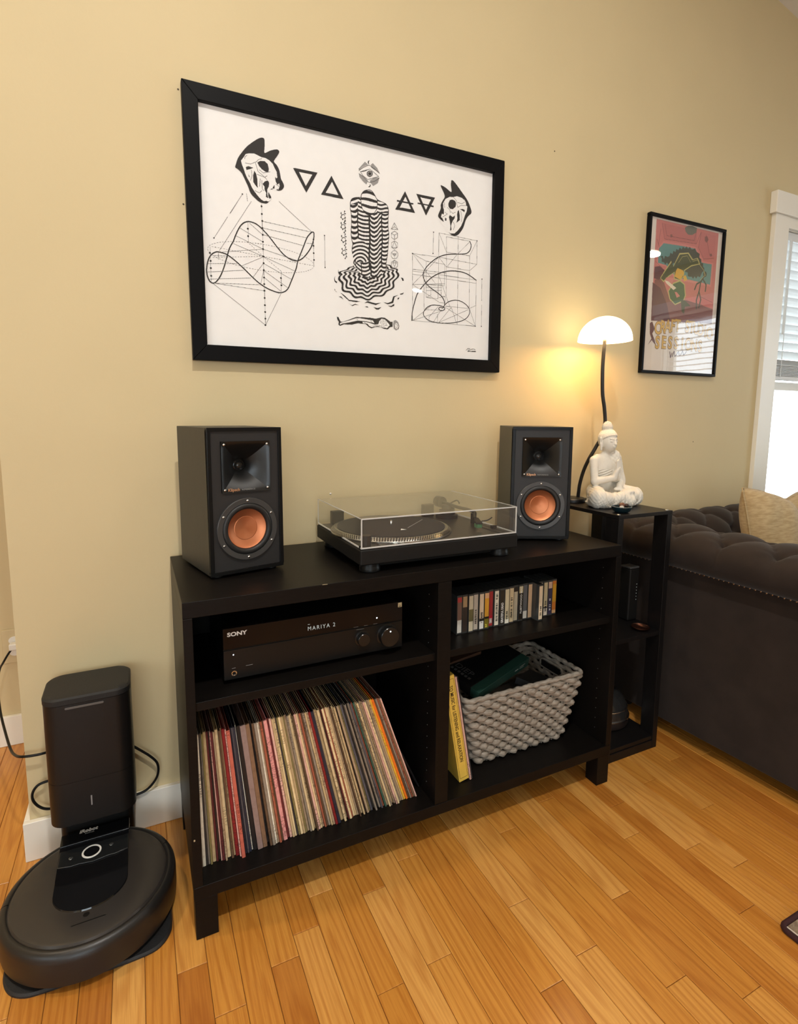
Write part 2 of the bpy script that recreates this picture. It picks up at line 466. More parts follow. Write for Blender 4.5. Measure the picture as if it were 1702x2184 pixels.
# oak strip floor: every plank near the picture is a piece of its own
def plank_mat():
    m = bpy.data.materials.new('oak_plank'); m.use_nodes = True
    nt = m.node_tree; b = nt.nodes['Principled BSDF']
    tc = N(nt, 'ShaderNodeTexCoord'); oi = N(nt, 'ShaderNodeObjectInfo')
    off = N(nt, 'ShaderNodeVectorMath', operation='SCALE'); off.inputs[0].default_value = (37, 91, 13)
    nt.links.new(oi.outputs['Random'], off.inputs['Scale'])
    ad = N(nt, 'ShaderNodeVectorMath', operation='ADD'); nt.links.new(tc.outputs['Object'], ad.inputs[0]); nt.links.new(off.outputs[0], ad.inputs[1])
    def scaled(v):
        mp = N(nt, 'ShaderNodeVectorMath', operation='MULTIPLY'); nt.links.new(ad.outputs[0], mp.inputs[0]); mp.inputs[1].default_value = v; return mp.outputs[0]
    n1 = N(nt, 'ShaderNodeTexNoise'); n1.inputs['Scale'].default_value = 1; n1.inputs['Detail'].default_value = 7; n1.inputs['Roughness'].default_value = 0.65
    nt.links.new(scaled((320, 9, 1)), n1.inputs['Vector'])
    # cathedral figure: long ellipses round a centre that differs from plank to plank
    so = N(nt, 'ShaderNodeMath', operation='SINE'); sm = N(nt, 'ShaderNodeMath', operation='MULTIPLY'); sm.inputs[1].default_value = 911.0
    nt.links.new(oi.outputs['Random'], sm.inputs[0]); nt.links.new(sm.outputs[0], so.inputs[0])
    o2 = N(nt, 'ShaderNodeCombineXYZ'); m1 = N(nt, 'ShaderNodeMath', operation='MULTIPLY'); m1.inputs[1].default_value = 0.035; nt.links.new(so.outputs[0], m1.inputs[0])
    m2_ = N(nt, 'ShaderNodeMath', operation='MULTIPLY_ADD'); m2_.inputs[1].default_value = 0.9; m2_.inputs[2].default_value = -0.45; nt.links.new(oi.outputs['Random'], m2_.inputs[0])
    nt.links.new(m1.outputs[0], o2.inputs[0]); nt.links.new(m2_.outputs[0], o2.inputs[1]); nt.links.new(oi.outputs['Random'], o2.inputs[2])
    a2_ = N(nt, 'ShaderNodeVectorMath', operation='ADD'); nt.links.new(tc.outputs['Object'], a2_.inputs[0]); nt.links.new(o2.outputs[0], a2_.inputs[1])
    s2_ = N(nt, 'ShaderNodeVectorMath', operation='MULTIPLY'); nt.links.new(a2_.outputs[0], s2_.inputs[0]); s2_.inputs[1].default_value = (22, 1.7, 0)
    wv = N(nt, 'ShaderNodeTexWave', wave_type='RINGS', rings_direction='Z'); wv.inputs['Scale'].default_value = 1.1; wv.inputs['Distortion'].default_value = 3.2; wv.inputs['Detail'].default_value = 3; wv.inputs['Detail Scale'].default_value = 1.3
    nt.links.new(s2_.outputs[0], wv.inputs['Vector'])
    n3 = N(nt, 'ShaderNodeTexNoise'); n3.inputs['Scale'].default_value = 1; n3.inputs['Detail'].default_value = 3
    nt.links.new(scaled((18, 2.5, 1)), n3.inputs['Vector'])
    r1 = N(nt, 'ShaderNodeMapRange'); r1.inputs['From Min'].default_value = 0.42; r1.inputs['From Max'].default_value = 0.72; nt.links.new(n1.outputs['Fac'], r1.inputs[0])
    r2_ = N(nt, 'ShaderNodeMapRange'); r2_.inputs['From Min'].default_value = 0.5; r2_.inputs['From Max'].default_value = 1.0; nt.links.new(wv.outputs['Fac'], r2_.inputs[0])
    ramp = N(nt, 'ShaderNodeValToRGB')
    e = ramp.color_ramp.elements
    e[0].position = 0.0; e[0].color = (0.72, 0.385, 0.105, 1)
    e[1].position = 1.0; e[1].color = (0.42, 0.150, 0.022, 1)
    for p, cc in ((0.25, (0.645, 0.31, 0.064, 1)), (0.55, (0.59, 0.262, 0.044, 1)), (0.8, (0.53, 0.222, 0.036, 1))):
        k = e.new(p); k.color = cc
    nt.links.new(oi.outputs['Random'], ramp.inputs[0])
    def mul(a, fac, col):
        x = N(nt, 'ShaderNodeMix', data_type='RGBA', blend_type='MULTIPLY'); nt.links.new(fac, x.inputs[0]); nt.links.new(a, x.inputs[6]); x.inputs[7].default_value = col; return x.outputs[2]
    f1 = N(nt, 'ShaderNodeMath', operation='MULTIPLY'); nt.links.new(r1.outputs[0], f1.inputs[0]); f1.inputs[1].default_value = 0.55
    f2 = N(nt, 'ShaderNodeMath', operation='MULTIPLY'); nt.links.new(r2_.outputs[0], f2.inputs[0]); f2.inputs[1].default_value = 0.42
    f3 = N(nt, 'ShaderNodeMath', operation='MULTIPLY'); nt.links.new(n3.outputs['Fac'], f3.inputs[0]); f3.inputs[1].default_value = 0.35
    x = mul(ramp.outputs[0], f1.outputs[0], (0.62, 0.45, 0.30, 1)); x = mul(x, f2.outputs[0], (0.66, 0.48, 0.30, 1)); x = mul(x, f3.outputs[0], (0.72, 0.60, 0.48, 1))
    nt.links.new(x, b.inputs['Base Color'])
    b.inputs['Roughness'].default_value = 0.34; b.inputs['Coat Weight'].default_value = 0.35; b.inputs['Coat Roughness'].default_value = 0.16
    b.inputs['Specular IOR Level'].default_value = 0.4
    bp = N(nt, 'ShaderNodeBump'); bp.inputs['Strength'].default_value = 0.08; bp.inputs['Distance'].default_value = 0.002
    nt.links.new(n1.outputs['Fac'], bp.inputs['Height']); nt.links.new(bp.outputs[0], b.inputs['Normal'])
    return m
M_PLANK = plank_mat()
floor = struct('floor', MB().box(XL - TH, XR + TH, YF - TH, FARY + TH, -0.05, -0.004), M_SUB)
PW, PX0 = 0.05805, 0.0165
JOINTS = {2: [-.521], 3: [-.4725], 4: [-.397], 6: [-.444], 0: [-.570], 5: [-.6635], 7: [-.653], 11: [-.6175], 13: [-.426], 8: [-.392], 10: [-.7955], 12: [-.7705], 15: [-.705], 18: [-.5845], 20: [-.680], 21: [-.769], 14: [-.8955], 19: [-.856, -.481], 16: [-.9735], -1: [-1.02], -2: [-.93], -3: [-.61, -1.12], 1: [-.98], 9: [-.27, -1.1], 17: [-.30, -1.05], 22: [-.45, -1.02], 23: [-.6], 24: [-.2, -.95]}
prng = random.Random(3)
far_mb = MB()
k0, k1 = int((XL - PX0) / PW) - 1, int((XR - PX0) / PW) + 1
for k in range(k0, k1 + 1):
    x0, x1 = PX0 + k * PW, PX0 + (k + 1) * PW
    js = JOINTS.get(k)
    if js:
        cuts = list(js); lo, hi = min(cuts), max(cuts)
    else:
        lo = hi = -0.2 - prng.random() * 0.9; cuts = [lo]
    y = lo
    while y > YF - 0.1:
        y -= prng.choice((0.42, 0.55, 0.7, 0.85, 0.62)) + prng.random() * 0.1; cuts.append(y)
    y = hi
    while y < FARY:
        y += prng.choice((0.42, 0.55, 0.7, 0.85, 0.62)) + prng.random() * 0.1; cuts.append(y)
    cuts = sorted(cuts)
    for a, b_ in zip(cuts[:-1], cuts[1:]):
        a2, b2 = max(a, YF), min(b_, FARY)
        if b2 - a2 < 0.02: continue
        near = (-0.75 < (x0 + x1) / 2 < 1.72) and b2 > -1.45
        g = 0.00045; dz = prng.random() * 0.0004
        if near:
            cx, cy = (x0 + x1) / 2, (a2 + b2) / 2
            hx, hy = (x1 - x0) / 2 - g, (b2 - a2) / 2 - g
            q = MB(); e_ = 0.0011
            q.add([(-hx, -hy, -.012), (hx, -hy, -.012), (hx, hy, -.012), (-hx, hy, -.012), (-hx, -hy, -e_), (hx, -hy, -e_), (hx, hy, -e_), (-hx, hy, -e_), (-hx + e_, -hy + e_, 0), (hx - e_, -hy + e_, 0), (hx - e_, hy - e_, 0), (-hx + e_, hy - e_, 0)],
                  [(0, 1, 5, 4), (1, 2, 6, 5), (2, 3, 7, 6), (3, 0, 4, 7), (4, 5, 9, 8), (5, 6, 10, 9), (6, 7, 11, 10), (7, 4, 8, 11), (8, 9, 10, 11)])
            q.build('plank', M_PLANK, floor, loc=(cx, cy, -dz), recalc=False)
        else:
            far_mb.box(x0 + g, x1 - g, a2 + g, b2 - g, -0.012, -dz)
o = far_mb.build('distant_planks', M_PLANK, floor, recalc=False); o['kind'] = 'stuff'

# windows -------------------------------------------------------------
M_PANE = glass_mat('window_pane')
M_SLAT = mat('blind_slat_white', (0.66, 0.67, 0.66), rough=0.5, bump=0.03, bscale=50)
def to_wall(kind):
    # local: u along the wall, v depth into the room (negative = towards outside), z
    if kind == 'back': return lambda u, v, z: (u, WY - v, z)
    if kind == 'front': return lambda u, v, z: (u, YF + v, z)
    if kind == 'right': return lambda u, v, z: (XR - v, u, z)
    return lambda u, v, z: (XL + v, u, z)
def wbox(mb, T, u0, u1, v0, v1, z0, z1):
    P = [T(u, v, z) for z in (z0, z1) for v in (v0, v1) for u in (u0, u1)]
    xs, ys, zs = zip(*P); mb.box(min(xs), max(xs), min(ys), max(ys), min(zs), max(zs)); return mb
def window(n, kind, u0, u1, z0, z1, blind_to=None, label='', nslats=0, tilt=0.6, blabel=''):
    T = to_wall(kind); r = empty('window_%d' % n, T((u0 + u1) / 2, 0, z0)); r['kind'] = 'structure'
    inv = Vector(r.location)
    def part(name, m, boxes, bevel=0.0015, parent=r):
        mb = MB()
        for bx in boxes: wbox(mb, T, *bx)
        mb.v = [tuple(Vector(p) - inv) for p in mb.v]
        return mb.build(name, m, parent, bevel=bevel)
    cw = 0.100
    part('casing', M_TRIM, [(u0 - cw, u0, 0, 0.020, z0 - 0.02, z1 + 0.035)])
    part('casing', M_TRIM, [(u1, u1 + cw, 0, 0.020, z0 - 0.02, z1 + 0.035)])
    part('head_casing', M_TRIM, [(u0 - cw - 0.018, u1 + cw + 0.018, 0, 0.030, z1 + 0.035, z1 + 0.125)], 0.003)
    part('head_trim', M_TRIM, [(u0, u1, 0, 0.016, z1 - 0.01, z1 + 0.035)])
    part('window_sill', M_TRIM, [(u0 - cw - 0.02, u1 + cw + 0.02, -0.06, 0.05, z0 - 0.045, z0 - 0.02)], 0.003)
    part('apron', M_TRIM, [(u0 - cw, u1 + cw, 0, 0.016, z0 - 0.12, z0 - 0.045)])
    part('jamb', M_TRIM, [(u0 - 0.001, u0 + 0.012, -TH, 0.0, z0 - 0.02, z1), (u1 - 0.012, u1 + 0.001, -TH, 0.0, z0 - 0.02, z1), (u0, u1, -TH, 0.0, z1 - 0.012, z1), (u0, u1, -TH, 0.0, z0 - 0.02, z0)], 0)
    zm = z0 + (z1 - z0) * 0.495 if kind == 'back' else z0 + (z1 - z0) * 0.42
    s = 0.038
    for zz0, zz1, v in ((z0, zm + 0.02, -0.075), (zm - 0.02, z1 - 0.012, -0.105)):
        f = part('sash', M_TRIM, [(u0 + .012, u0 + .012 + s, v - .02, v + .02, zz0, zz1), (u1 - .012 - s, u1 - .012, v - .02, v + .02, zz0, zz1), (u0 + .012 + s, u1 - .012 - s, v - .02, v + .02, zz0, zz0 + s), (u0 + .012 + s, u1 - .012 - s, v - .02, v + .02, zz1 - s, zz1)], 0)
        part('pane', M_PANE, [(u0 + .012 + s, u1 - .012 - s, v - .002, v + .002, zz0 + s, zz1 - s)], 0, f)
    if blind_to is not None:
        bl = empty('window_blind', inv, label=blabel, cat='blind')
        part('head_rail', M_SLAT, [(u0 + .016, u1 - .016, -0.05, -0.006, z1 - 0.05, z1 - 0.014)], 0.002, bl)
        zt, zb_ = z1 - 0.065, blind_to + 0.075
        dz = (zt - zb_) / (nslats - 1)
        hw = 0.024
        base = MB()
        L = (u1 - u0 - 0.036) / 2
        sec = [(-hw, 0.0), (-hw * .5, 0.003), (0, 0.004), (hw * .5, 0.003), (hw, 0.0), (hw * .5, 0.0014), (0, 0.0024), (-hw * .5, 0.0014)]
        sec = [(a * math.cos(tilt) - b * math.sin(tilt), a * math.sin(tilt) + b * math.cos(tilt)) for a, b in sec]
        vs = []
        for e in (-L, L):
            for a, b in sec:
                P = Vector(T(e + (u0 + u1) / 2, -0.030 + a, b)) - Vector(T((u0 + u1) / 2, -0.030, 0)); vs.append(tuple(P))
        n_ = len(sec)
        base.add(vs, [tuple(range(n_)), tuple(range(2 * n_ - 1, n_ - 1, -1))] + [(i, (i + 1) % n_, n_ + (i + 1) % n_, n_ + i) for i in range(n_)])
        me = base.mesh('slat')
        for i in range(nslats):
            q = obj('slat', me, M_SLAT, bl); q.location = Vector(T((u0 + u1) / 2, -0.030, zt - i * dz)) - inv
        for i in range(8):
            part('gathered_slat', M_SLAT, [(u0 + .018, u1 - .018, -0.052, -0.008, blind_to + 0.018 + i * .0065, blind_to + 0.0215 + i * .0065)], 0, bl)
        part('bottom_rail', M_SLAT, [(u0 + .018, u1 - .018, -0.052, -0.008, blind_to, blind_to + 0.016)], 0.002, bl)
        for uu in (u0 + 0.075, u1 - 0.12):
            part('ladder_cord', M_SLAT, [(uu, uu + .003, -0.006, -0.004, blind_to + .01, z1 - .05), (uu, uu + .003, -0.056, -0.054, blind_to + .01, z1 - .05)], 0, bl)
        part('tilt_wand', M_SLAT, [(u0 + 0.052, u0 + 0.060, -0.004, 0.004, blind_to + .2, z1 - .05)], 0.002, bl)
    return r
window(1, 'back', WIN1[0], WIN1[1], WIN1[2], WIN1[3], blind_to=1.30, nslats=14, tilt=0.70, blabel='white slatted blind half lowered in the window right of the small poster')
window(2, 'right', WIN2[0], WIN2[1], WIN2[2], WIN2[3], blind_to=0.80, nslats=24, tilt=0.12, blabel='white slatted blind lowered in the window of the right wall')
window(3, 'left', WIN3[0], WIN3[1], WIN3[2], WIN3[3])
window(4, 'front', ADDED_WIN[0], ADDED_WIN[1], ADDED_WIN[2], ADDED_WIN[3])  # added out of view to brighten the fronts with daylight

# ceiling lights -------------------------------------------------------
M_DIFF = mat('lamp_diffuser', (0.9, 0.85, 0.75), rough=0.5, emit=(1.0, 0.90, 0.72), estr=9.0)
M_RING = mat('lamp_ring_white', (0.8, 0.78, 0.74), rough=0.4, bump=0.02)
SL = math.atan(0.19)
def can_light(x, y, power, label, col=(1.0, 0.96, 0.90)):
    z = ceil_z(x) - 0.004
    r = empty('ceiling_light', (x, y, z), label=label, cat='light', group='recessed ceiling lights'); r.rotation_euler = (0, SL, 0)
    MB().lathe([(0.062, -0.002), (0.092, -0.002), (0.095, 0.0), (0.095, 0.006), (0.062, 0.006)], seg=40, cap0=False, cap1=False).build('trim_ring', M_RING, r, smooth='auto')
    MB().lathe([(0.0, 0.001), (0.062, 0.001)], seg=32, cap0=False, cap1=False).build('diffuser', M_DIFF, r)
    l = bpy.data.lights.new('ceiling_lamp', 'AREA'); l.shape = 'DISK'; l.size = 0.12; l.energy = power; l.color = col
    lo = bpy.data.objects.new('ceiling_lamp', l); COL.objects.link(lo); lo.parent = r; lo.location = (0, 0, -0.012)
can_light(3.14, -4.63, 9, 'recessed ceiling light in the far corner behind the sofa')
can_light(3.95, -1.88, 5, 'recessed ceiling light near the right wall window')
can_light(0.10, -1.75, 46, 'recessed ceiling light above the middle of the room')
can_light(1.25, -1.05, 4, 'recessed ceiling light nearest the picture wall')
can_light(-1.30, -2.6, 9, 'recessed ceiling light near the left wall')
can_light(-1.20, -0.15, 24, 'recessed ceiling light over the passage', (1.0, 0.84, 0.62))
can_light(-0.3, -4.4, 9, 'recessed ceiling light at the back of the room')
# ---------------------------------------------------------------- cabinet
M_CAB = mat('black_brown_wood', (0.0070, 0.0056, 0.0048), rough=0.40, noise=0.35, nscale=14, stretch=(2, 30, 30), bump=0.06, bscale=40, spec=0.15)
M_BLK = mat('black_plastic', (0.006, 0.006, 0.006), rough=0.36, spec=0.2, bump=0.04, bscale=400)
M_BLKM = mat('black_matte_plastic', (0.007, 0.0065, 0.006), rough=0.55, spec=0.25, bump=0.08, bscale=500)
M_GLOSS = mat('black_gloss_plastic', (0.006, 0.006, 0.007), rough=0.08, spec=0.6, noise=0.05)
M_CHROME = mat('chrome_metal', (0.75, 0.74, 0.72), rough=0.18, metal=1.0, noise=0.04)
M_WHITEP = mat('white_print', (0.85, 0.83, 0.80), rough=0.6, noise=0.03)
M_DIM = mat('grey_print', (0.30, 0.30, 0.29), rough=0.6, noise=0.03)
CH, CD, CT = 0.749, 0.397, 0.0335
cab = empty('shelf_cabinet', (0, 0, 0), label='low black-brown open shelf cabinet with two bays against the picture wall', cat='cabinet')
MB().box(0, 1.2, -CD, -0.002, CH - CT, CH).build('top_panel', M_CAB, cab, bevel=0.0012)
MB().box(0, 1.2, -CD, -0.002, 0.093, 0.123).build('bottom_panel', M_CAB, cab, bevel=0.0012)
MB().box(0.0, 0.0185, -CD, -0.002, 0.1235, CH - CT - .0005).build('side_panel', M_CAB, cab, bevel=0.0012)
MB().box(1.1815, 1.2, -CD, -0.002, 0.1235, CH - CT - .0005).build('side_panel', M_CAB, cab, bevel=0.0012)
MB().box(0.5838, 0.622, -CD + .001, -0.012, 0.1235, CH - CT - .0005).build('divider', M_CAB, cab, bevel=0.0012)
MB().box(0.0186, 1.1814, -0.011, -0.004, 0.1235, CH - CT - .0005).build('back_panel', M_CAB, cab)
MB().box(0.019, 0.5833, -0.386, -0.013, 0.511, 0.530).build('shelf', M_CAB, cab, bevel=0.001)
MB().box(0.6225, 1.181, -0.386, -0.013, 0.511, 0.530).build('shelf', M_CAB, cab, bevel=0.001)
for lx in (0.001, 1.153):
    for ly in (-0.396, -0.05):
        MB().box(lx, lx + 0.046, ly, ly + 0.046, 0, 0.0925).build('leg', M_CAB, cab, bevel=0.001)
ph = MB()
for z in np.arange(0.16, 0.70, 0.032):
    for x, s in ((1.1814, -1), (0.5837, -1)):
        for y in (-0.35,):
            ph.lathe([(0.0, 0.0006 * s), (0.0013, 0.0006 * s), (0.0013, 0.0)], c=(x, y, z), seg=8, axis='x', cap0=False, cap1=False)
ph.build('peg_hole_rings', mat('peg_hole_grey', (0.10, 0.10, 0.095), rough=0.5, noise=0.1), cab)['kind'] = 'stuff'
wr = MB(); wr.box(0.288, 0.300, -0.3975, -0.3968, 0.7482, 0.7493); wr.box(0.0035, 0.0065, -0.3975, -0.397, 0.232, 0.236)
wr.build('chipped_edge', mat('bare_board', (0.45, 0.36, 0.22), rough=0.8, noise=0.2), cab)

# ---------------------------------------------------------------- loudspeakers
M_VINYL = mat('ebony_vinyl_grain', (0.024, 0.025, 0.023), rough=0.42, spec=0.45, noise=0.35, nscale=6, stretch=(40, 40, 2), bump=0.12, bscale=60)
M_BAFF = mat('charcoal_baffle', (0.022, 0.021, 0.021), rough=0.48, spec=0.35, bump=0.03, bscale=300)
M_HORN = mat('horn_satin_black', (0.007, 0.007, 0.007), rough=0.30, spec=0.45, bump=0.02, bscale=300)
M_RUB = mat('rubber_surround', (0.010, 0.010, 0.010), rough=0.5, bump=0.02)
M_RINGS = mat('driver_ring_satin', (0.045, 0.044, 0.043), rough=0.32, bump=0.02)
M_COP = mat('spun_copper', (0.60, 0.215, 0.095), rough=0.42, metal=0.75, noise=0.10, nscale=8, aniso=0.6)
M_COPT = mat('copper_print', (0.60, 0.33, 0.18), rough=0.45, metal=0.6, noise=0.05)
def radial_copper():
    nt = M_COP.node_tree; b = nt.nodes['Principled BSDF']
    tg = N(nt, 'ShaderNodeTangent', direction_type='RADIAL', axis='Y'); nt.links.new(tg.outputs[0], b.inputs['Tangent'])
radial_copper()
SW, SD, SH = 0.1765, 0.2117, 0.335
def speaker(loc, rz, label):
    r = empty('bookshelf_speaker', loc, rz, label, 'speaker', 'pair of bookshelf speakers')
    fz = 0.006
    cabm = MB(); x0, x1, y0, y1, z0, z1 = 0, SW, 0.010, SD, fz, fz + SH
    cabm.add([(x0, y0, z0), (x1, y0, z0), (x1, y1, z0), (x0, y1, z0), (x0, y0, z1), (x1, y0, z1), (x1, y1, z1), (x0, y1, z1)], [(0, 3, 2, 1), (4, 5, 6, 7), (1, 2, 6, 5), (2, 3, 7, 6), (3, 0, 4, 7)])
    cabm.build('cabinet', M_VINYL, r, bevel=0.0015)
    f = MB(); bw = 0.0085
    for a in ((0, SW, 0, .0098, fz, fz + bw), (0, SW, 0, .0098, fz + SH - bw, fz + SH), (0, bw, 0, .0098, fz + bw, fz + SH - bw), (SW - bw, SW, 0, .0098, fz + bw, fz + SH - bw)): f.box(*a)
    f.build('front_frame', M_BLK, r, bevel=0.001)
    hx0, hx1, hz0, hz1 = SW / 2 - .058, SW / 2 + .058, fz + SH - .147, fz + SH - .031
    wx, wz, wr_ = SW / 2, fz + SH - .2335, .0725
    # baffle with the two openings
    b = MB(); y = 0.0035
    seg = 40
    circ = [(wx + .069 * math.cos(2 * PI * i / seg), wz + .069 * math.sin(2 * PI * i / seg)) for i in range(seg)]
    x0, x1, z0, z1 = bw, SW - bw, fz + bw, fz + SH - bw
    zc = hz0 - 0.004
    b.add([(x0, y, zc), (x1, y, zc), (x1, y, z1), (x0, y, z1), (hx0, y, hz0), (hx1, y, hz0), (hx1, y, hz1), (hx0, y, hz1)], [(0, 1, 5, 4), (1, 2, 6, 5), (2, 3, 7, 6), (3, 0, 4, 7)])
    sq = []
    for px, pz in circ:
        dx, dz = px - wx, pz - wz
        t = min((x1 - wx) / abs(dx) if abs(dx) > 1e-9 else 1e9, ((zc - wz) if dz > 0 else (wz - z0)) / abs(dz) if abs(dz) > 1e-9 else 1e9)
        sq.append((wx + dx * t, wz + dz * t))
    b.add([(p[0], y, p[1]) for p in circ] + [(p[0], y, p[1]) for p in sq], [(i, (i + 1) % seg, seg + (i + 1) % seg, seg + i) for i in range(seg)])
    for cx_, cz_ in ((x0, z0), (x1, z0), (x0, zc), (x1, zc)):
        near = sorted(sq, key=lambda p: (p[0] - cx_) ** 2 + (p[1] - cz_) ** 2)
        a_ = min((p for p in sq if abs(p[0] - cx_) < 1e-6), key=lambda p: abs(p[1] - cz_)); c_ = min((p for p in sq if abs(p[1] - cz_) < 1e-6), key=lambda p: abs(p[0] - cx_))
        b.add([(a_[0], y, a_[1]), (c_[0], y, c_[1]), (cx_, y, cz_)], [(0, 1, 2)])
    b.build('baffle', M_BAFF, r)
    # tractrix horn: square mouth to round throat
    h = MB(); n = 48; rows = []
    hc = ((hx0 + hx1) / 2, (hz0 + hz1) / 2); hw = (hx1 - hx0) / 2
    steps = 14
    def sqp(a, s_):
        c_, d_ = math.cos(a), math.sin(a); t = s_ / max(abs(c_), abs(d_)); return c_ * t, d_ * t
    rows.append([(hc[0] + sqp(2 * PI * i / n + PI / 4, hw)[0], -0.0005, hc[1] + sqp(2 * PI * i / n + PI / 4, hw)[1]) for i in range(n)])
    for j in range(steps + 1):
        t = j / steps
        dep = 0.046 * t
        e = (1 - t) ** 1.75
        row = []
        for i in range(n):
            a = 2 * PI * i / n + PI / 4
            qx, qz = sqp(a, hw * 0.945); cx_, cz_ = 0.0135 * math.cos(a), 0.0135 * math.sin(a)
            row.append((hc[0] + cx_ + (qx - cx_) * e, 0.0005 + dep, hc[1] + cz_ + (qz - cz_) * e))
        rows.append(row)
    h.grid(rows, closed_u=True)
    ho = h.build('horn', M_HORN, r, smooth='auto', ang=0.5)
    MB().lathe([(0.0135, -0.0447), (0.011, -0.0440), (0.009, -0.041), (0.005, -0.0385), (0.0, -0.0375)], c=(hc[0], 0, hc[1]), seg=20, axis='y', cap0=False).build('tweeter', mat('tweeter_phase_plug', (0.03, 0.03, 0.03), rough=0.12, metal=0.4, noise=0.05), ho, smooth=True)
    sc = MB().lathe([(0.0, 0.0018), (0.0022, 0.0016), (0.0030, 0.0006), (0.0031, -0.0005)], seg=10, axis='y', cap0=False, cap1=False).mesh('screw')
    for a, c_ in ((hx0 + .007, hz0 + .007), (hx1 - .007, hz0 + .007), (hx0 + .007, hz1 - .007), (hx1 - .007, hz1 - .007)):
        obj('screw', sc, M_CHROME, r, smooth=True, loc=(a, 0.0, c_))
    # woofer
    MB().lathe([(wr_, -.003), (wr_, .0012), (wr_ - .001, .0022), (.0605, .0018), (.0595, .0), (.0590, -.004)], c=(wx, 0, wz), seg=56, axis='y', cap0=False, cap1=False).build('woofer_ring', M_RINGS, r, smooth='auto', ang=0.5)
    sp = [(0.0605, -.003)] + [(0.0535 + 0.0068 * math.cos(t), -.002 + 0.0056 * math.sin(t)) for t in np.linspace(0, PI, 9)] + [(0.0460, -.004)]
    MB().lathe(sp, c=(wx, 0, wz), seg=56, axis='y', cap0=False, cap1=False).build('surround', M_RUB, r, smooth=True)
    co = MB().lathe([(0.0470, -.0030), (0.0440, -.0052), (0.0285, -.0125), (0.0280, -.0126), (0.0270, -.0122), (0.018, -.0142), (0.009, -.0154), (0.0, -.0158)], seg=64, axis='y', cap0=False, cap1=False).build('cone', M_COP, r, smooth='auto', ang=0.35)
    co.location = (wx, 0, wz)
    for i in range(6):
        a = PI / 2 + i * PI / 3
        obj('screw', sc, M_CHROME, r, smooth=True, loc=(wx + .0662 * math.cos(a), -0.0014, wz + .0662 * math.sin(a)))
    text('brand_lettering', 'Klipsch', 0.0095, M_COPT, ho, (hx0 + .0135, -0.0008, hz0 + .0035), bold=0.0002)
    text('series_lettering', 'REFERENCE', 0.0050, M_DIM, ho, (hx0 + .046, -0.0008, hz0 + .0040), space=1.3)
    for a in (0.022, SW - .022):
        for c_ in (0.022, SD - .022):
            MB().lathe([(0.010, 0.0), (0.011, 0.001), (0.011, 0.0058)], c=(a, c_, 0), seg=16).build('foot', M_RUB, r, smooth='auto')
    return r
speaker((0.072, -0.267, CH + .0003), 0.222, 'black bookshelf speaker with copper woofer, at the left end of the cabinet top')
speaker((0.930, -0.219, CH + .0003), -0.45, 'black bookshelf speaker with copper woofer, between turntable and white statue')
cb = MB().tube(catmull([(1.148, -0.075, .93), (1.168, -0.06, .90), (1.172, -0.055, .84), (1.170, -0.05, .79), (1.165, -0.02, .753)], 6, False), 0.0022, 8).build('speaker_cable', M_BLK, smooth=True)
tag(cb, 'thin black cable hanging behind the right speaker', 'cable')

# ---------------------------------------------------------------- turntable
M_CLEAR = glass_mat('dust_cover_acrylic', tint=(0.97, 0.97, 0.95), ior=1.42, haze=0.03)
M_CEDGE = mat('acrylic_edge', (0.82, 0.82, 0.80), rough=0.15, noise=0.05, spec=0.8)
M_CEDGE.node_tree.nodes['Principled BSDF'].inputs['Transmission Weight'].default_value = 0.35
M_ALU = mat('satin_aluminium', (0.62, 0.61, 0.58), rough=0.28, metal=1.0, noise=0.05)
M_DECK = mat('deck_black', (0.020, 0.019, 0.017), rough=0.35, bump=0.05, bscale=500)
M_MAT = mat('slipmat_felt', (0.012, 0.012, 0.012), rough=0.85, bump=0.2, bscale=800)
tx0, tx1, ty0, ty1 = 0.391, 0.845, -0.365, -0.027
tt = empty('turntable', (0, 0, 0), label='black turntable under a clear dust cover between the speakers', cat='turntable')
MB().box(tx0, tx1, ty0, ty1, 0.770, 0.8075).build('plinth', M_BLKM, tt, bevel=0.004, seg=3)
MB().box(tx0 + .02, tx1 - .02, ty0 + .03, ty1 - .01, 0.7565, 0.7698).build('base', M_BLKM, tt, bevel=0.003)
MB().box(tx0 + .006, tx1 - .006, ty0 + .006, ty1 - .006, 0.8076, 0.8084).build('deck_plate', M_DECK, tt)
for fx in (tx0 + .036, tx1 - .040):
    for fy in (ty0 + .030, ty1 - .04):
        MB().lathe([(0.0225, 0.0), (0.0255, 0.0015), (0.0260, 0.010), (0.0245, 0.0125), (0.0245, 0.0205)], c=(fx, fy, CH + .0002), seg=28).build('foot', M_BLK, tt, smooth='auto')
pc = (0.552, -0.187)
plat = MB().lathe([(0.162, 0.0), (0.1645, 0.0015), (0.1645, 0.0045), (0.1600, 0.0095), (0.1545, 0.0125), (0.150, 0.0125), (0.149, 0.0115)], c=(pc[0], pc[1], 0.8086), seg=96, cap1=True).build('platter', M_ALU, tt, smooth='auto', ang=0.4)
dots = MB()
for row, (rr, zz, nn) in enumerate(((0.1630, 0.0063, 150), (0.1612, 0.0082, 147), (0.1590, 0.0103, 144), (0.1565, 0.0118, 141))):
    for i in range(nn):
        a = 2 * PI * i / nn; t = Vector((-math.sin(a), math.cos(a), 0)); u = Vector((math.cos(a), math.sin(a), 0))
        nrm = (u * 0.75 + Vector((0, 0, 1)) * 0.66) if row < 3 else (u * 0.48 + Vector((0, 0, 1)) * 0.88)
        sl = t.cross(nrm).normalized(); p = Vector((pc[0], pc[1], 0.8086)) + u * rr + Vector((0, 0, zz)) + nrm.normalized() * 0.0006
        w_ = 0.0020; h_ = 0.00085
        dots.quad(p - t * w_ - sl * h_, p + t * w_ - sl * h_, p + t * w_ + sl * h_, p - t * w_ + sl * h_)
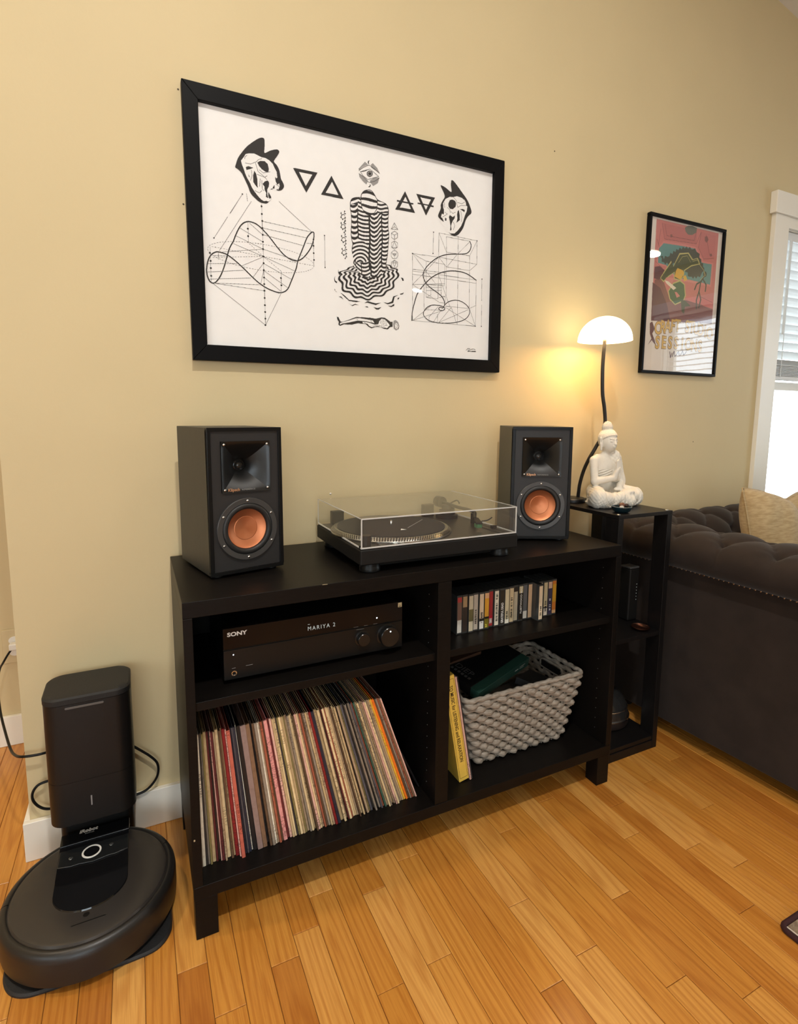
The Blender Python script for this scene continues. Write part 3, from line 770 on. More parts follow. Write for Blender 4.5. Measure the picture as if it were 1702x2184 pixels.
d_ = dots.build('strobe_dots', MATS['black_gloss_plastic'], plat, recalc=False); d_['kind'] = 'stuff'
MB().lathe([(0.147, 0), (0.1475, 0.0012), (0.1470, 0.0028), (0.0, 0.0030)], c=(pc[0], pc[1], 0.8202), seg=80, cap1=False).build('slipmat', M_MAT, tt, smooth='auto')
MB().lathe([(0.0036, 0), (0.0036, 0.010), (0.0022, 0.013), (0.0, 0.0135)], c=(pc[0], pc[1], 0.8231), seg=14, cap1=False).build('spindle', M_CHROME, tt, smooth='auto')
# printed triangle and line on the slipmat
MB().prism([(0.545, -0.262), (0.562, -0.262), (0.5535, -0.247)], 0.82325, 0.8234).build('mat_triangle', M_WHITEP, tt)
MB().add([(0.575, -0.245, .8234), (0.668, -0.155, .8234), (0.6665, -0.1535, .8234), (0.5735, -0.2435, .8234)], [(0, 1, 2, 3)]).build('mat_line', M_DIM, tt)
MB().lathe([(0.0125, 0), (0.0125, 0.026), (0.0115, 0.0275), (0.0, 0.0275)], c=(0.417, -0.335, 0.8085), seg=24, cap1=False).build('strobe_pillar', M_BLK, tt, smooth='auto')
MB().box(0.448, 0.472, -0.352, -0.330, .8085, .8112).build('start_button', M_DECK, tt, bevel=0.001)
for i in range(2): MB().lathe([(0.006, 0), (0.006, .003), (0.0, .003)], c=(0.490 + i * .018, -0.345, .8085), seg=14, cap1=False).build('speed_button', M_ALU, tt, smooth='auto')
# tonearm
ta = MB().lathe([(0.034, 0), (0.034, 0.010), (0.026, 0.012), (0.024, 0.024), (0.016, 0.026), (0.016, 0.040), (0.0, 0.041)], c=(0.788, -0.088, .8085), seg=36, cap1=False).build('tonearm_base', M_BLK, tt, smooth='auto', ang=0.5)
ap = catmull([(0.788, -0.066, .8515), (0.788, -0.10, .852), (0.789, -0.15, .850), (0.800, -0.195, .848), (0.799, -0.225, .845), (0.780, -0.252, .840), (0.772, -0.268, .838)], 6, False)
MB().tube(ap, 0.0048, 12).build('arm_tube', M_BLK, ta, smooth=True)
MB().add([(0.764, -0.272, .840), (0.783, -0.266, .840), (0.771, -0.306, .833), (0.754, -0.300, .833), (0.764, -0.272, .832), (0.783, -0.266, .832), (0.771, -0.306, .828), (0.754, -0.300, .828)], [(0, 1, 2, 3), (7, 6, 5, 4), (0, 4, 5, 1), (1, 5, 6, 2), (2, 6, 7, 3), (3, 7, 4, 0)]).build('headshell', M_BLK, ta, bevel=0.001)
MB().box(0.757, 0.773, -0.302, -0.286, .818, .829).build('cartridge', mat('cartridge_green', (0.05, 0.16, 0.07), rough=0.4, noise=0.1), ta, bevel=0.001)
MB().tube(catmull([(0.774, -0.296, .835), (0.790, -0.302, .838), (0.803, -0.304, .845)], 5, False), 0.0016, 8).build('finger_lift', M_BLK, ta, smooth=True)
MB().lathe([(0.0165, -0.016), (0.0175, -0.014), (0.0175, 0.012), (0.016, 0.014), (0.0, 0.014)], c=(0.788, -0.046, .8515), seg=28, axis='y', cap1=False).build('counterweight', M_BLK, ta, smooth='auto')
MB().lathe([(0.008, 0.0), (0.008, 0.02), (0.0, 0.02)], c=(0.815, -0.075, .818), seg=16, cap1=False).build('antiskate_knob', M_BLK, ta, smooth='auto')
MB().box(0.808, 0.816, -0.21, -0.19, .8085, .838).build('arm_rest', M_BLK, ta, bevel=0.001)
MB().tube(catmull([(0.800, -0.075, .846), (0.815, -0.10, .862), (0.806, -0.13, .858)], 5, False), 0.0022, 8).build('cue_lever', M_BLK, ta, smooth=True)
sl_ = MB().box(0.800, 0.836, -0.350, -0.225, .8085, .8105).build('pitch_panel', M_DECK, tt, bevel=0.0006)
MB().box(0.8165, 0.8195, -0.342, -0.235, .8106, .8109).build('slot', M_BLK, sl_)
MB().box(0.810, 0.826, -0.296, -0.286, .811, .819).build('slider_knob', M_BLK, sl_, bevel=0.001)
for hx in (0.447, 0.745):
    MB().box(hx - .018, hx + .018, ty1 - .026, ty1 - .006, .8085, .846).build('hinge', M_BLK, tt, bevel=0.002)
# dust cover
cv = empty('dust_cover', (0, 0, 0)); cv.parent = tt
cx0, cx1, cy0, cy1, cz0, cz1 = tx0 + .003, tx1 - .004, ty0 + .003, ty1 - .002, .8125, .8815
t = .003
for nm, a in (('cover_top', (cx0, cx1, cy0, cy1, cz1 - t, cz1)), ('cover_front', (cx0, cx1, cy0, cy0 + t, cz0, cz1 - t)), ('cover_back', (cx0, cx1, cy1 - t, cy1, cz0, cz1 - t)), ('cover_side', (cx0, cx0 + t, cy0 + t, cy1 - t, cz0, cz1 - t)), ('cover_side', (cx1 - t, cx1, cy0 + t, cy1 - t, cz0, cz1 - t))):
    x0, x1, y0, y1, z0, z1 = a
    m_ = MB()
    if nm == 'cover_top': m_.quad((x0, y0, z1), (x1, y0, z1), (x1, y1, z1), (x0, y1, z1))
    elif 'side' in nm: xm = (x0 + x1) / 2; m_.quad((xm, y0, z0), (xm, y1, z0), (xm, y1, z1), (xm, y0, z1))
    else: ym = (y0 + y1) / 2; m_.quad((x0, ym, z0), (x1, ym, z0), (x1, ym, z1), (x0, ym, z1))
    m_.build(nm, M_CLEAR, cv)
eg = .0026
for a in ((cx0, cx1, cy0, cy0 + eg, cz1 - eg, cz1 + .0003), (cx0, cx0 + eg * .6, cy0, cy1, cz1 - eg * .6, cz1 + .0003), (cx1 - eg, cx1, cy0, cy1, cz1 - eg * .6, cz1 + .0003), (cx0, cx0 + eg, cy0 - .0003, cy0 + eg, cz0, cz1), (cx1 - eg, cx1, cy0 - .0003, cy0 + eg, cz0, cz1), (cx0, cx1, cy0 - .0003, cy0 + t, cz0 - .0028, cz0), (cx0 - .0003, cx0 + t, cy0, cy1, cz0 - .0028, cz0), (cx1 - t, cx1 + .0003, cy0, cy1, cz0 - .0028, cz0), (cx0, cx0 + eg * .5, cy1 - eg * .5, cy1, cz0, cz1)):
    MB().box(*a).build('cover_edge', M_CEDGE, cv)
MB().box(cx0 - .001, cx0 + .004, cy0 + .006, cy0 + .012, cz0 - .003, cz0 + .004).build('cover_pad', M_BLK, cv)

# ---------------------------------------------------------------- receiver
M_RCV = mat('receiver_black', (0.006, 0.0055, 0.005), rough=0.36, spec=0.3, bump=0.03, bscale=400, stretch=(1, 20, 20))
rc = empty('av_receiver', (0, 0, 0), label='black stereo receiver on the upper left shelf of the cabinet', cat='receiver')
rx0, rx1, ry, rz0, rz1 = 0.083, 0.516, -0.335, 0.5405, 0.658
MB().box(rx0 + .004, rx1 - .004, ry + .012, -0.05, rz0 + .004, rz1 - .003).build('chassis', M_RCV, rc, bevel=0.002)
MB().box(rx0, rx1, ry, ry + .0115, rz0, 0.608).build('lower_fascia', M_RCV, rc, bevel=0.0012)
MB().box(rx0, rx1, ry, ry + .0115, 0.6105, rz1).build('display_fascia', mat('display_window_gloss', (0.010, 0.007, 0.006), rough=0.14, noise=0.05, spec=0.2), rc, bevel=0.0012)
MB().box(rx0, rx1, ry + .002, ry + .0115, 0.608, 0.6105).build('groove', M_BLK, rc)
for fx in (rx0 + .04, rx1 - .04):
    for fy in (ry + .05, -0.09): MB().lathe([(0.016, 0), (0.018, .0095)], c=(fx, fy, .5303), seg=18).build('foot', M_BLK, rc, smooth='auto')
M_LCD = mat('display_segments', (0.4, 0.45, 0.45), rough=0.5, emit=(0.75, 0.85, 0.85), estr=0.22)
M_LED = mat('white_led', (0.9, 0.9, 0.9), rough=0.4, emit=(0.8, 0.9, 1.0), estr=2.5)
ty_ = ry - .0004
text('brand_lettering', 'SONY', 0.0125, M_WHITEP, rc, (rx0 + .009, ty_, 0.6400), bold=0.0004, sx=1.25)
sf = MB()
for ax, az in ((0.024, 0), (0.0285, .0088), (0.0335, 0), (0.0335, .0088)): pass
text('display_lettering', 'MARIYA 2', 0.0135, M_LCD, rc, (0.271, ty_, 0.6235), sx=0.9, space=1.35)
MB().box(0.272, 0.277, ty_, ty_ + .0003, 0.6375, 0.6385).build('display_mark', M_LCD, rc)
def knob(x, z, r_, name, d):
    k = MB().lathe([(r_ + .004, -0.0003), (r_ + .004, 0.0015), (r_, 0.002), (r_, d - .001), (r_ - .001, d), (0, d)], c=(x, ry, z), seg=44, axis='y', cap0=False, cap1=False).build(name, mat('knob_black', (0.014, 0.013, 0.012), rough=0.22, metal=0.3, noise=0.1, aniso=0.5), rc, smooth='auto', ang=0.5)
    return k
knob(0.407, 0.5815, 0.0155, 'selector_knob', .016); kv = knob(0.474, 0.5790, 0.0245, 'volume_knob', .020)
MB().sphere((0.474, ry - .0202, 0.594), 0.0017, 8, 6).build('knob_dot', M_LED, kv)
MB().sphere((0.446, ry - .0003, 0.6265), 0.0018, 8, 6, (1, .4, 1)).build('power_light', M_LED, rc)
MB().sphere((0.104, ry - .0003, 0.597), 0.0014, 8, 6, (1, .4, 1)).build('status_light', M_LED, rc)
MB().lathe([(0.0035, .0006), (0.0042, .0014), (0.0058, .0014), (0.0064, .0004)], c=(0.1045, ry, 0.5545), seg=24, axis='y', cap0=False, cap1=False).build('headphone_jack', M_CHROME, rc, smooth='auto')
MB().box(0.100, 0.108, ty_, ty_ + .0003, .5660, .5667).box(0.130, 0.145, ty_, ty_ + .0003, .5668, .5673).box(0.392, 0.412, ty_, ty_ + .0003, .6045, .605).box(0.385, 0.397, ty_, ty_ + .0003, .6120, .6124).box(0.412, 0.422, ty_, ty_ + .0003, .6120, .6124).box(0.437, 0.447, ty_, ty_ + .0003, .6120, .6124).build('control_markings', M_DIM, rc)
hr = MB().box(0.5035, 0.5135, ty_ - .0002, ty_ + .0003, .6450, .6560).build('badge', mat('gold_badge', (0.75, 0.62, 0.36), rough=0.4, noise=0.1), rc)
MB().box(0.5050, 0.512, ty_ - .0004, ty_ - .0002, .6515, .6527).box(0.5050, 0.512, ty_ - .0004, ty_ - .0002, .6465, .6485).build('badge_mark', M_BLK, hr)
# ---------------------------------------------------------------- records
def srgb(r, g, b):
    f = lambda c: (c / 255 / 12.92) if c / 255 <= 0.04045 else ((c / 255 + 0.055) / 1.055) ** 2.4
    return (f(r), f(g), f(b))
def sleeve_mat():
    m = bpy.data.materials.new('record_sleeve_card'); m.use_nodes = True
    nt = m.node_tree; b = nt.nodes['Principled BSDF']; b.inputs['Roughness'].default_value = 0.5
    oi = N(nt, 'ShaderNodeObjectInfo'); tc = N(nt, 'ShaderNodeTexCoord')
    sc = N(nt, 'ShaderNodeVectorMath', operation='SCALE'); sc.inputs[0].default_value = (11, 23, 57); nt.links.new(oi.outputs['Random'], sc.inputs['Scale'])
    ad = N(nt, 'ShaderNodeVectorMath', operation='ADD'); nt.links.new(tc.outputs['Object'], ad.inputs[0]); nt.links.new(sc.outputs[0], ad.inputs[1])
    # worn, rubbed card
    n1 = N(nt, 'ShaderNodeTexNoise'); n1.inputs['Scale'].default_value = 90; n1.inputs['Detail'].default_value = 5; nt.links.new(ad.outputs[0], n1.inputs['Vector'])
    r1 = N(nt, 'ShaderNodeMapRange'); r1.inputs['From Min'].default_value = 0.45; r1.inputs['From Max'].default_value = 0.7; r1.inputs['To Max'].default_value = 0.32; nt.links.new(n1.outputs['Fac'], r1.inputs[0])
    mx = N(nt, 'ShaderNodeMix', data_type='RGBA', blend_type='MULTIPLY'); nt.links.new(r1.outputs[0], mx.inputs[0]); nt.links.new(oi.outputs['Color'], mx.inputs[6]); mx.inputs[7].default_value = (0.45, 0.38, 0.32, 1)
    # broken dark spine print, along the length
    mp = N(nt, 'ShaderNodeVectorMath', operation='MULTIPLY'); nt.links.new(ad.outputs[0], mp.inputs[0]); mp.inputs[1].default_value = (160, 2, 420)
    n2 = N(nt, 'ShaderNodeTexNoise'); n2.inputs['Scale'].default_value = 1; n2.inputs['Detail'].default_value = 1; nt.links.new(mp.outputs[0], n2.inputs['Vector'])
    mp3 = N(nt, 'ShaderNodeVectorMath', operation='MULTIPLY'); nt.links.new(ad.outputs[0], mp3.inputs[0]); mp3.inputs[1].default_value = (2, 2, 11)
    n3 = N(nt, 'ShaderNodeTexNoise'); n3.inputs['Scale'].default_value = 1; n3.inputs['Detail'].default_value = 0; nt.links.new(mp3.outputs[0], n3.inputs['Vector'])
    a = N(nt, 'ShaderNodeMath', operation='GREATER_THAN'); a.inputs[1].default_value = 0.55; nt.links.new(n2.outputs['Fac'], a.inputs[0])
    c = N(nt, 'ShaderNodeMath', operation='GREATER_THAN'); c.inputs[1].default_value = 0.60; nt.links.new(n3.outputs['Fac'], c.inputs[0])
    k = N(nt, 'ShaderNodeMath', operation='MULTIPLY'); nt.links.new(a.outputs[0], k.inputs[0]); nt.links.new(c.outputs[0], k.inputs[1])
    k2 = N(nt, 'ShaderNodeMath', operation='MULTIPLY'); k2.inputs[1].default_value = 0.55; nt.links.new(k.outputs[0], k2.inputs[0])
    m2 = N(nt, 'ShaderNodeMix', data_type='RGBA', blend_type='MULTIPLY'); nt.links.new(k2.outputs[0], m2.inputs[0]); nt.links.new(mx.outputs[2], m2.inputs[6]); m2.inputs[7].default_value = (0.12, 0.07, 0.05, 1)
    nt.links.new(m2.outputs[2], b.inputs['Base Color'])
    return m
M_SLEEVE = sleeve_mat()
CN = {'white': (226, 221, 205), 'cream': (214, 192, 150), 'tan': (188, 164, 124), 'grey': (138, 126, 112), 'brown': (92, 70, 52), 'dark brown': (52, 38, 32), 'black': (26, 24, 25), 'maroon': (96, 40, 42), 'red': (132, 30, 32), 'coral': (178, 92, 76), 'navy': (36, 38, 52), 'pink': (206, 140, 136), 'pale pink': (214, 172, 158), 'olive': (128, 116, 74), 'mauve': (140, 118, 112), 'orange': (222, 112, 30), 'yellow': (222, 178, 60), 'slate': (84, 82, 88), 'green': (58, 92, 78), 'rust': (152, 84, 62), 'charcoal': (58, 54, 54), 'taupe': (160, 138, 112), 'mottled': (120, 92, 70)}
# left to right as in the row: (colour, thickness mm)
SEQ = [('grey', 2.6), ('white', 6), ('charcoal', 4), ('grey', 3.5), ('olive', 4), ('tan', 6.5), ('maroon', 4), ('dark brown', 4), ('pale pink', 2.4), ('maroon', 5), ('taupe', 4), ('cream', 7), ('brown', 4.5), ('tan', 3.5), ('red', 6.5), ('pale pink', 2.6), ('coral', 7), ('navy', 4.5), ('slate', 3.5), ('navy', 5), ('white', 2.6), ('black', 8), ('mauve', 10), ('mottled', 8.5), ('charcoal', 4.5), ('brown', 5), ('grey', 5.5), ('white', 3.5), ('taupe', 4), ('rust', 4.5), ('brown', 4), ('pink', 7.5), ('maroon', 5), ('pale pink', 5), ('tan', 4.5), ('cream', 4), ('charcoal', 3.5), ('olive', 4), ('cream', 5), ('tan', 4.5), ('olive', 4), ('taupe', 5), ('grey', 4), ('cream', 4.5), ('tan', 4), ('brown', 3.5), ('pale pink', 5), ('cream', 4), ('taupe', 4), ('rust', 4), ('brown', 4), ('grey', 5), ('tan', 4), ('taupe', 4.5), ('red', 5.2), ('navy', 6.5), ('tan', 7), ('cream', 5), ('taupe', 4), ('maroon', 3), ('cream', 5), ('rust', 3), ('cream', 4.6), ('tan', 4), ('taupe', 4), ('brown', 3), ('cream', 5), ('tan', 4), ('dark brown', 4), ('taupe', 5), ('olive', 4), ('slate', 5), ('charcoal', 4.5), ('grey', 4), ('black', 4.5), ('grey', 4.5), ('slate', 4), ('rust', 4), ('green', 4.2), ('taupe', 4), ('cream', 3.6), ('grey', 4), ('tan', 4), ('taupe', 3.6), ('pale pink', 4), ('cream', 4), ('grey', 3.6), ('taupe', 4), ('tan', 4), ('yellow', 4.5), ('orange', 5), ('brown', 4), ('grey', 4), ('rust', 4), ('mottled', 4), ('pale pink', 3.2)]
RZ0 = 0.1233
tot = sum(t for _, t in SEQ) / 1000.0
x = 0.0205; xs = []
XEND = 0.558
ub = MB()
# a sleeve: a slightly open, soft-edged card slab, spine to the front
def sleeve_mesh(th, rs):
    q = MB(); h, d, t = 0.313, 0.313, th - 0.0005
    r = min(t * 0.35, 0.0015); open_ = rs.random() < 0.3
    sec = [(0, r), (r * .3, r * .3), (r, 0), (t - r, 0), (t - r * .3, r * .3), (t, r)]
    bot = [(a, b + 0.0, 0) for a, b in sec] + [(t, d, 0), (0, d, 0)]
    mid = 0.0008 if open_ else 0.0
    top = [(a, b + rs.uniform(-.0008, .0012), h) for a, b in sec] + [(t, d, h), (0, d, h)]
    n = len(bot)
    w_ = min(0.0007, t * .22); e_ = [(min(max(a, w_), t - w_), max(b, 0.004) if b < .2 else d, z) for a, b, z in top]
    e2 = [(a, b, z - 0.016) for a, b, z in e_]
    q.add(bot + top + e_ + e2, [tuple(range(n - 1, -1, -1)), tuple(range(3 * n, 4 * n))] + [(j * n + i, j * n + (i + 1) % n, (j + 1) * n + (i + 1) % n, (j + 1) * n + i) for j in range(3) for i in range(n)])
    me_ = bpy.data.meshes.new('record_sleeve'); me_.from_pydata(q.v, [], q.f)
    return me_
    ins = [(min(max(a, r), t - r), max(b, r), h + 0.0006) for a, b, _ in top]
    q.add(bot + top, [tuple(range(n - 1, -1, -1)), tuple(range(n, 2 * n))] + [(i, (i + 1) % n, n + (i + 1) % n, n + i) for i in range(n)])
    return q.mesh('record_sleeve')
mesh_cache = {}
rr = random.Random(11)
scale_b = (XEND - 0.0205) / 1.0
lean_end = math.radians(19.3)
n = len(SEQ); cum = 0.0
pos = []
xb = 0.0205
# leaning grows to the right; footprint of a leaning sleeve is thickness / cos(lean)
raw = []
acc = 0
for i, (c, t) in enumerate(SEQ):
    f = (i / (n - 1)); lean = lean_end * (0.035 + 0.965 * f ** 0.85); raw.append((t / 1000 / math.cos(lean), lean)); acc += raw[-1][0]
kf = (XEND - 0.0205) / acc
names = {}
for i, (c, t) in enumerate(SEQ):
    foot, lean = raw[i]; foot *= kf
    th = round(t * kf * 2) / 2000.0 if False else t / 1000 * kf
    key = round(th * 10000 / 4)
    if key not in mesh_cache: mesh_cache[key] = [sleeve_mesh(key * 4 / 10000, rr) for _ in range(2)]
    me = rr.choice(mesh_cache[key])
    o = obj('record_sleeve', me, M_SLEEVE)
    dy = -0.3485 + rr.uniform(-.004, .008) + (0.006 if c in ('charcoal', 'dark brown') else 0) - (0.014 if c == 'coral' else 0)
    o.location = (xb + 0.0002 + math.sin(lean) * 0.0, dy, RZ0 + 0.0002)
    o.rotation_euler = (0, -lean, rr.uniform(-.004, .004))
    v = CN[c]; j = rr.uniform(1.05, 1.32)
    o.color = (*[min(1, q * j) for q in srgb(*v)], 1)
    art = 'thick ' if t >= 7 else ('thin ' if t <= 3 else '')
    tag(o, '%s%s record sleeve on the lower left shelf, %s from the left' % (art, c, ordinal(i + 1)), 'record', 'records on the lower left shelf')
    xb += foot
# dark sleeve slipped down behind the end of the row
o = obj('record_sleeve', sleeve_mesh(0.005, rr), M_SLEEVE); o.location = (0.577, -0.318, RZ0 + .0006); o.rotation_euler = (0, -math.radians(25.5), 0)
o.color = (*srgb(20, 20, 22), 1); o.scale = (1, 0.9, 0.72)
tag(o, 'small black sleeve leaning at the right end of the record row', 'record')

# boxed set and sleeves beside the basket
M_YEL = mat('yellow_box_card', (0.78, 0.52, 0.085), rough=0.5, noise=0.12, nscale=30)
M_INKB = mat('brown_ink', (0.10, 0.055, 0.01), rough=0.7, noise=0.05)
lz = math.radians(10.2)
yb = empty('record_box', (0.6875, -0.350, RZ0 + .0005), label='yellow record box with lettered spine leaning between divider and basket', cat='record')
yb.rotation_euler = (0, -lz, 0)
bt = 0.0315
MB().box(0, bt, 0, 0.300, 0, 0.318).build('box', M_YEL, yb, bevel=0.0012)
ln = MB()
for a in ((0.0035, 0.0042, .010, .308), (bt - .0042, bt - .0035, .010, .308)): ln.box(a[0], a[1], -.0004, .0003, a[2], a[3])
ln.box(0.0035, bt - .0035, -.0004, .0003, .010, .0107).box(0.0035, bt - .0035, -.0004, .0003, .3073, .308)
ln.build('spine_border', M_INKB, yb)
text('spine_lettering', 'TO MUSIC for LISTENING and RELAXATION', 0.0150, M_INKB, yb, (0.0115, -0.0005, 0.290), rot=(PI / 2, PI / 2, 0), sx=0.80, bold=0.0001)
for k, (dx, th, col, lab) in enumerate(((0.0330, 0.006, 'pale pink', 'pale pink record sleeve leaning on the yellow record box'), (0.0405, 0.0035, 'charcoal', 'dark record sleeve between the pale sleeve and the basket'))):
    o = obj('record_sleeve', sleeve_mesh(th, rr), M_SLEEVE); o.location = (0.6875 + dx, -0.352 + .003 * k, RZ0 + .0005); o.rotation_euler = (0, -lz, 0); o.color = (*srgb(*CN[col]), 1)
    tag(o, lab, 'record')

# ---------------------------------------------------------------- cassettes
M_CASE = mat('cassette_case_smoke', (0.05, 0.05, 0.048), rough=0.12, noise=0.05)
M_CASEC = mat('cassette_case_clear', (0.42, 0.41, 0.38), rough=0.12, noise=0.05)
M_CARD = mat('cassette_card', (1, 1, 1), rough=0.42, objcol=True, noise=0.12, nscale=60)
M_CINK = mat('cassette_ink_black', (0.02, 0.018, 0.016), rough=0.6, noise=0.05)
M_CINKW = mat('cassette_ink_white', (0.82, 0.80, 0.76), rough=0.6, noise=0.05)
M_CINKR = mat('cassette_ink_red', (0.45, 0.03, 0.03), rough=0.6, noise=0.05)
M_CINKY = mat('cassette_ink_yellow', (0.75, 0.62, 0.08), rough=0.6, noise=0.05)
# (card colour, [blocks (z0,z1,colour)], text, ink, words, forward offset)
K = CN
CAS = [((44, 34, 32), [(0, .36, (222, 218, 208)), (.86, 1, (176, 62, 62)), (.36, .86, (120, 92, 80))], '', 'b', 'dark spine with white foot and red top'),
 ((58, 48, 42), [(.7, 1, (176, 146, 108))], '', 'w', 'dark brown spine with tan top'),
 ((206, 194, 166), [(.28, .62, (112, 104, 66))], '', 'b', 'cream spine with an olive band'),
 ((190, 178, 162), [], '~11', 'b', 'grey spine with dark lettering'),
 ((226, 200, 168), [(0, .22, (232, 228, 220)), (.22, .30, (40, 34, 26))], '~8', 'b', 'peach spine with a white foot'),
 ((222, 160, 52), [(0, .26, (120, 108, 30)), (.26, .32, (30, 26, 14)), (.85, 1, (228, 178, 130))], '', 'y2', 'yellow-orange spine with olive foot'),
 ((168, 48, 50), [(.18, .3, (190, 34, 52))], '~3', 'w', 'red spine with white lettering'),
 ((232, 222, 200), [], '~19', 'b', 'white spine with black lettering'),
 ((52, 46, 36), [], 'GRATEFUL DEAD', 'wl', 'dark spine with bold white lettering'),
 ((214, 200, 164), [(0, .12, (236, 230, 212))], '~7', 'b', 'cream spine with a small ring at the foot'),
 ((206, 186, 148), [], '~15', 'b', 'tan spine with brown lettering'),
 ((190, 178, 152), [(.86, 1, (44, 36, 32))], '', 'b', 'pale grey spine with dark top'),
 ((36, 30, 22), [(.8, 1, (196, 182, 140))], 'FLEETWOOD MAC', 'w', 'black spine with cream lettering'),
 ((96, 96, 98), [(0, .22, (222, 216, 204))], '', 'b', 'slate spine with a white foot'),
 ((216, 180, 142), [], '', 'b', 'plain peach spine'),
 ((224, 202, 170), [], '~7', 'b', 'cream spine pulled forward from the row'),
 ((44, 36, 30), [(0, .2, (224, 216, 200)), (.93, 1, (200, 190, 170))], '', 'w', 'near-black spine with a white foot'),
 ((206, 190, 152), [(0, .22, (222, 208, 190)), (.22, .25, (40, 34, 30))], '~8', 'b', 'cream spine with grey lettering'),
 ((60, 54, 78), [(.8, 1, (206, 170, 146))], '~10', 'w', 'navy spine with pink top'),
 ((204, 118, 46), [(.0, .1, (220, 170, 120)), (.35, .9, (206, 150, 40))], '', 'b', 'orange spine at the right end')]
cw_, chh, cdp = 0.0168, 0.1085, 0.069
cx = 0.6925
case_me = MB().box(0.0002, cw_ - .0002, 0, cdp, 0, chh).mesh('cassette_case')
def flat(parent, name, x0, x1, z0, z1, col, y):
    q = MB().box(x0, x1, y, y + .0003, z0, z1).build(name, M_CARD, parent); q.color = (*srgb(*col), 1); return q
for i, (base, blocks, txt, ink, words) in enumerate(CAS):
    fwd_ = -0.018 if i == 15 else (rr.uniform(-.003, .003) + (-.005 if i < 6 else (0.006 if i > 10 else 0)))
    c = empty('cassette_tape', (cx, -0.305 + fwd_, 0.5303), rr.uniform(-.03, .03) + (0.05 if i == 15 else 0), 'cassette with %s, upper right shelf' % words, 'cassette', 'cassettes on the upper right shelf')
    dz = rr.uniform(-.001, .001)
    obj('case', case_me, M_CASEC if i in (2, 3, 9, 15, 17) else M_CASE, c)
    card = flat(c, 'spine_card', .0018, cw_ - .0018, .004, chh - .005, base, -.0005)
    for (a, b_, col) in blocks:
        flat(c, 'card_block', .0018, cw_ - .0018, .004 + a * (chh - .009), .004 + b_ * (chh - .009), col, -.0009)
    M_ = {'b': M_CINK, 'w': M_CINKW, 'wl': M_CINKW, 'y2': M_CINKY}[ink]
    if txt.startswith('~'):
        # lettering too small to read: short ink strokes
        q = MB(); z = 0.016
        for k in range(int(txt[1:])):
            hgt = rr.choice((.0016, .0022, .0030)); w0 = rr.uniform(.0050, .0062); w1 = rr.uniform(.0102, .0118)
            if rr.random() < .85: q.box(w0, w1, -.0012, -.0009, z, z + hgt)
            z += hgt + rr.choice((.0012, .0016, .0030))
            if z > chh - .012: break
        q.build('spine_print', M_, c)
    elif txt:
        sz = 0.0105 if ink == 'wl' else 0.0085
        z0 = 0.008 if ink == 'wl' else 0.022
        L = len(txt) * sz * 0.62; room = (0.062 if ink == 'wl' else 0.078)
        text('spine_lettering', txt, sz, M_, c, (cw_ / 2 + sz * .36, -.0012, z0), rot=(PI / 2, -PI / 2, 0), bold=0.0003 if ink == 'wl' else 0.0001, sx=min(1.2, room / L), ext=0.0001)
    if ink == 'y2': text('spine_lettering', '2', 0.012, M_, c, (.0035, -.0012, .006), bold=0.0004)
    if i == 6:
        q = MB()
        for k in range(5): q.box(.004, cw_ - .004, -.0012, -.0009, .012 + k * .003, .0135 + k * .003)
        q.build('card_marks', M_CINKW, c)
    cx += cw_ + 0.0011
# ---------------------------------------------------------------- woven basket
M_WEAVE = mat('seagrass_grey', (0.37, 0.325, 0.27), rough=0.75, noise=0.35, nscale=60, col2=(0.23, 0.195, 0.155), bump=0.5, bscale=350, stretch=(1, 1, 5))
bk = empty('woven_basket', (0.93, -0.205, RZ0), label='grey woven seagrass basket on the lower right shelf', cat='basket')
def bdim(t):   # half sizes at height fraction t
    return 0.159 + 0.053 * t, 0.098 + 0.024 * t
BHH = 0.212
def rrect(hx, hy, r, n):
    """n points evenly spaced round a rounded rectangle, from the middle of the front"""
    segs = []; L = 2 * (hx - r) * 2 + 2 * (hy - r) * 2 + 2 * PI * r
    pts = []
    for i in range(n):
        s = L * i / n
        a = hx - r
        if s < a: pts.append((s, -hy, 0, -1)); continue
        s -= a
        for (cx_, cy_, a0), (ex, ey, nx_, ny_, ln_) in (((hx - r, -hy + r, -PI / 2), (hx, -hy + r, 1, 0, 2 * (hy - r))), ((hx - r, hy - r, 0), (hx - r, hy, 0, 1, 2 * (hx - r))), ((-hx + r, hy - r, PI / 2), (-hx, hy - r, -1, 0, 2 * (hy - r))), ((-hx + r, -hy + r, PI), (-hx + r, -hy, 0, -1, hx - r))):
            q = PI / 2 * r
            if s < q:
                an = a0 + s / r; pts.append((cx_ + r * math.cos(an), cy_ + r * math.sin(an), math.cos(an), math.sin(an))); s = -1; break
            s -= q
            if s < ln_:
                if nx_ == 1: pts.append((ex, ey + s, 1, 0))
                elif ny_ == 1: pts.append((ex - s, ey, 0, 1))
                elif nx_ == -1: pts.append((ex, ey - s, -1, 0))
                else: pts.append((ex + s, ey, 0, -1))
                s = -1; break
            s -= ln_
        if s >= 0: pts.append((0, -hy, 0, -1))
    return pts
NR = 13; NS = 50          # courses, stakes
for r_ in range(NR):
    t = (r_ + 0.5) / NR; z = t * (BHH - 0.012) + 0.006
    hx, hy = bdim(t); npt = NS * 7
    P = rrect(hx, hy, 0.016, npt)
    pts = []; rad = []
    for i, (px, py, nx_, ny_) in enumerate(P):
        ph = (i / npt) * NS * PI + (PI if r_ % 2 else 0)
        sw = math.sin(ph)
        pts.append((px + nx_ * 0.0034 * sw, py + ny_ * 0.0034 * sw, z + 0.0024 * math.cos(ph)))
        rad.append(0.0079 + 0.0017 * sw + 0.0005 * math.sin(i * 1.7 + r_))
    MB().tube(pts, lambda i: rad[i], 8, closed=True, ry=1.12).build('woven_strand', M_WEAVE, bk, smooth=True)
